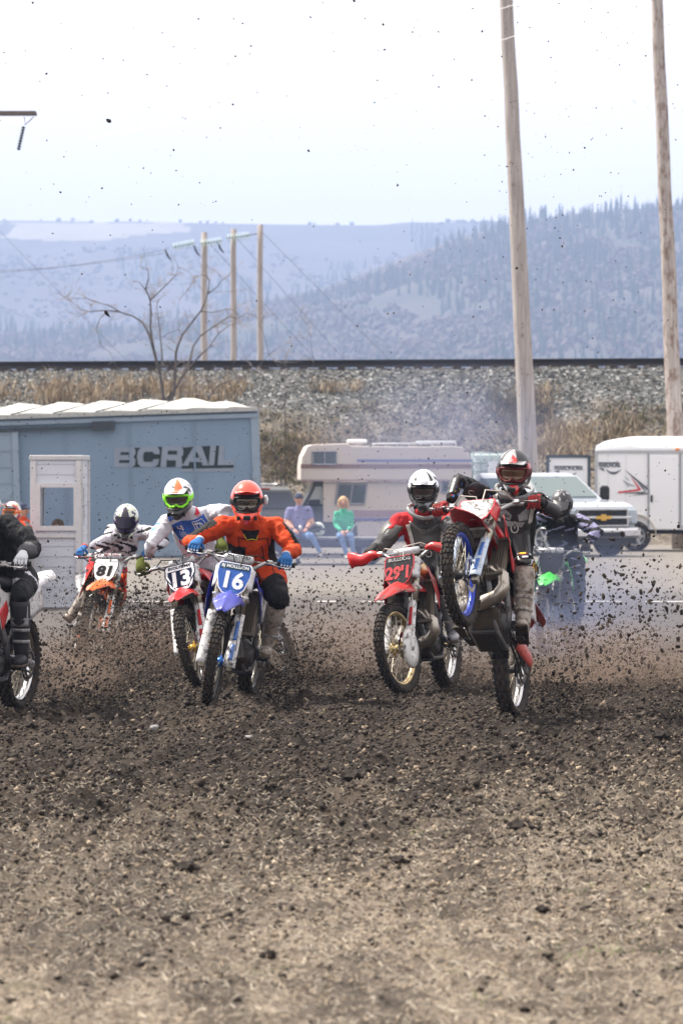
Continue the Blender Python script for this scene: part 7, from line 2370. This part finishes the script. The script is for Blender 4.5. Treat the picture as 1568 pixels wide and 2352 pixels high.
# flying dirt thrown up by the rear wheels: positions in the air, sizes in metres
r = np.random.default_rng(77)
A_, S_ = [], []
def spray(X0, Y0, n, L, W, Hh, s0, s1, dirx=0.0, up=.5, zb=0.0):
    """a fan of dirt rising behind a rear wheel that stands at X0, Y0"""
    d = L * r.random(n) ** 1.3
    x = X0 + dirx * d + r.normal(0, 1, n) * W * (.12 + d / L * .8)
    y = Y0 + d
    z = zb + gz(x, y) + Hh * (r.random(n) ** 2.6) * (.25 + d / L * .9) + up * 0
    s = s0 + (s1 - s0) * r.random(n) ** 4
    A_.append(np.stack([x, y, np.maximum(z, gz(x, y) + .01)], -1)); S_.append(s)
spray(-1.9, 31.8, 8000, 7.0, .95, .95, .004, .017, -.02)       # left edge bike and the space behind it
spray(-1.25, 37.0, 9000, 6.0, .9, .95, .004, .018, .05)     # behind bike 13
spray(-.45, 33.6, 6500, 6.5, .7, .75, .004, .018, .13)       # behind bike 16
spray(.95, 34.9, 4000, 6.0, .8, .75, .004, .018, .02)
spray(1.45, 31.0, 3800, 7.0, .8, 1.0, .004, .018, .12)        # behind the wheelie bike
spray(2.3, 33, 1300, 8.0, 1.2, 1.15, .004, .020, .06)
spray(-2.3, 44.4, 3500, 4, .9, 1.0, .005, .02, 0)
def gauss_px(cx, cy_, sx, sy, Z0, Z1, n, s0, s1):
    x = r.normal(cx, sx, n); y = r.normal(cy_, sy, n); Z = r.uniform(Z0, Z1, n)
    p = np.stack([(x - 784) / F * Z, Z, HC - (y - YH) / F * Z], -1)
    p = p[p[:, 2] > gz(p[:, 0], p[:, 1]) + .02]
    A_.append(p); S_.append(s0 + (s1 - s0) * r.random(len(p)) ** 3.5)
gauss_px(352, 1455, 60, 48, 36.6, 39.5, 4200, .005, .018)
gauss_px(310, 1515, 120, 38, 33.5, 39.5, 14000, .0028, .008)
gauss_px(720, 1510, 110, 40, 34, 38.5, 8000, .0028, .008)
gauss_px(1370, 1520, 120, 45, 31.8, 37, 6000, .0028, .008)
gauss_px(200, 1410, 120, 90, 33.5, 40, 900, .004, .013)
gauss_px(770, 1420, 90, 75, 34, 39, 1200, .004, .014)
gauss_px(1440, 1400, 110, 90, 31.5, 37, 700, .005, .020)
gauss_px(450, 1150, 330, 130, 33, 42, 900, .004, .009)
gauss_px(1150, 1200, 330, 180, 29.2, 42, 700, .004, .009)
fly = np.concatenate(A_); fs_ = np.concatenate(S_)
# dirt flung high, down to single specks against the sky
n = 950
x = r.uniform(-20, 1590, n); y = 1320 - 1320 * r.random(n) ** .62
x = np.where(r.random(n) < .30, 1250 + r.normal(0, 200, n), x)
Z = r.uniform(28.6, 40, n)
p = np.stack([(x - 784) / F * Z, Z, HC - (y - YH) / F * Z], -1); s = .0028 + .0075 * r.random(n) ** 3.2
big = np.array([(250, 277, .017), (235, 432, .010), (708, 346, .012), (541, 129, .009), (813, 2, .011), (1422, 149, .009), (880, 56, .009), (1259, 95, .008), (1264, 132, .008), (405, 392, .008), (246, 721, .016), (288, 705, .009), (1285, 547, .011), (1290, 565, .010), (890, 721, .010), (904, 719, .009), (820, 748, .010), (254, 540, .009), (1410, 872, .010), (288, 631, .010), (720, 520, .008), (1155, 590, .009), (164, 111, .007), (456, 43, .007)])
zb = 31.0 + np.arange(len(big)) * .1
pb = np.stack([(big[:, 0] - 784) / F * zb, zb, HC - (big[:, 1] - YH) / F * zb], -1)
# clods over riders and walls traced from the picture
tr = np.array([(420, 1826, .013), (300, 1212, .013)])
allp = np.concatenate([fly, p, pb]); alls = np.concatenate([fs_, s, big[:, 2]])
order = np.argsort(-alls / allp[:, 1])
inv = (allp[:, 0] / allp[:, 1] * F + 784 > 2) & (allp[:, 0] / allp[:, 1] * F + 784 < 1566)
order = order[inv[order]]
ind = order[:300]
rest = np.ones(len(allp), bool); rest[ind] = False
ap, as_ = allp[rest], alls[rest]
# dirt must not stand inside the riders: keep it behind or beside them
tag(chunk_field('flying_dirt', ap, as_, clod_m, r.choice(3, len(ap), p=[.5, .35, .15]), 93, (1, 1, 1), True), 'fine dark dirt thrown up into the air by the spinning rear wheels', 'dirt', kind='stuff')
meshes = [lump('flying_clod', 1.0, clod_m[k % 2], 100 + k, .34, 1) for k in range(8)]
for q_ in meshes:
    q_.transform(Matrix.Diagonal((1.25, .8, 1.0, 1)))
proto = bpy.data.objects.new('flying_clod', meshes[0]); COL.objects.link(proto)
for i, k in enumerate(ind):
    o = proto if i == 0 else proto.copy()
    if i: COL.objects.link(o); o.data = meshes[i % 8]
    o.location = allp[k]; o.scale = (alls[k],) * 3
    o.rotation_euler = (r.uniform(0, 6), r.uniform(0, 6), r.uniform(0, 6))
    tag(o, 'dark brown clod of dirt flying through the air', 'clod', 'dirt clods flying through the air')

# ================================================================== smoke, dust and haze
def volume_obj(name, c, size, dens, col, label, cat, aniso=.2, scale=1.2, emis=0, thr=(.38, .7), rot=0.0):
    bm = bmesh.new(); bmesh.ops.create_icosphere(bm, subdivisions=3, radius=1.0)
    me = bpy.data.meshes.new(name); bm.to_mesh(me); bm.free()
    o = bpy.data.objects.new(name, me); COL.objects.link(o)
    o.location = c; o.scale = size; o.rotation_euler = (0, rot, 0)
    m = bpy.data.materials.new(name); m.use_nodes = True; nt = m.node_tree; L = nt.links.new
    nt.nodes.remove(nt.nodes['Principled BSDF'])
    v = N(nt, 'ShaderNodeVolumePrincipled'); v.inputs['Color'].default_value = col; v.inputs['Anisotropy'].default_value = aniso
    tc = N(nt, 'ShaderNodeTexCoord')
    n1 = N(nt, 'ShaderNodeTexNoise'); n1.inputs['Scale'].default_value = scale; n1.inputs['Detail'].default_value = 3; L(tc.outputs['Object'], n1.inputs['Vector'])
    ln = N(nt, 'ShaderNodeVectorMath', operation='LENGTH'); L(tc.outputs['Object'], ln.inputs[0])
    f = N(nt, 'ShaderNodeMapRange'); f.interpolation_type = 'SMOOTHSTEP'; f.inputs[1].default_value = 1.0; f.inputs[2].default_value = .15; L(ln.outputs['Value'], f.inputs[0])
    g = N(nt, 'ShaderNodeMapRange'); g.inputs[1].default_value = thr[0]; g.inputs[2].default_value = thr[1]; L(n1.outputs[0], g.inputs[0])
    a = N(nt, 'ShaderNodeMath', operation='MULTIPLY'); L(f.outputs[0], a.inputs[0]); L(g.outputs[0], a.inputs[1])
    b = N(nt, 'ShaderNodeMath', operation='MULTIPLY'); b.inputs[1].default_value = dens; L(a.outputs[0], b.inputs[0])
    L(b.outputs[0], v.inputs['Density']); L(v.outputs[0], nt.nodes['Material Output'].inputs['Volume'])
    me.materials.append(m)
    return tag(o, label, cat, kind='stuff')
SMOKE = (.24, .29, .46, 1)
volume_obj('exhaust_smoke', P(1330, 1390, 45.5), (1.4, 3.2, 1.0), .40, SMOKE, 'blue exhaust smoke hanging around the green bike at the right', 'smoke', scale=1.6)
volume_obj('exhaust_smoke', P(1010, 1010, 60), (2.3, 4.5, 1.35), .20, SMOKE, 'thin blue smoke drifting up in front of the camper and the bank', 'smoke', scale=1.4, thr=(.3, .7))
volume_obj('exhaust_smoke', P(760, 1240, 58), (2.6, 4.0, .75), .16, SMOKE, 'thin blue smoke in front of the seated spectators', 'smoke', scale=1.3, thr=(.25, .7))
DUST = (.34, .26, .21, 1)
volume_obj('dust_cloud', P(185, 1560, 33.2), (.42, 1.0, .26), 1.6, DUST, 'low brown dust behind the leftmost rear wheel', 'dust', scale=2)
volume_obj('dust_cloud', P(300, 1500, 37.5), (1.5, 1.8, .5), 1.1, DUST, 'brown dust low over the track behind the number 13 bike', 'dust', scale=1.6)
volume_obj('dust_cloud', P(1350, 1530, 35), (1.6, 2.5, .5), .9, DUST, 'brown dust low over the track behind the wheelie bike', 'dust', scale=1.6)
volume_obj('dust_cloud', P(760, 1490, 36.5), (1.2, 1.8, .5), .9, DUST, 'brown dust low over the track between the number 16 bike and the bike with handguards', 'dust', scale=1.6)

# air that fades the hills: one closed box round everything
mb = MB()
mb.box((0, 2300, 150), (6400, 5700, 320))
hz = mb.build('haze', [])
m = bpy.data.materials.new('haze'); m.use_nodes = True; nt = m.node_tree
nt.nodes.remove(nt.nodes['Principled BSDF'])
v = N(nt, 'ShaderNodeVolumePrincipled'); v.inputs['Color'].default_value = (.37, .48, .74, 1); v.inputs['Density'].default_value = .00030; v.inputs['Anisotropy'].default_value = .15
nt.links.new(v.outputs[0], nt.nodes['Material Output'].inputs['Volume'])
hz.data.materials.append(m)
tag(hz, 'pale blue haze over the valley', 'haze', kind='stuff')
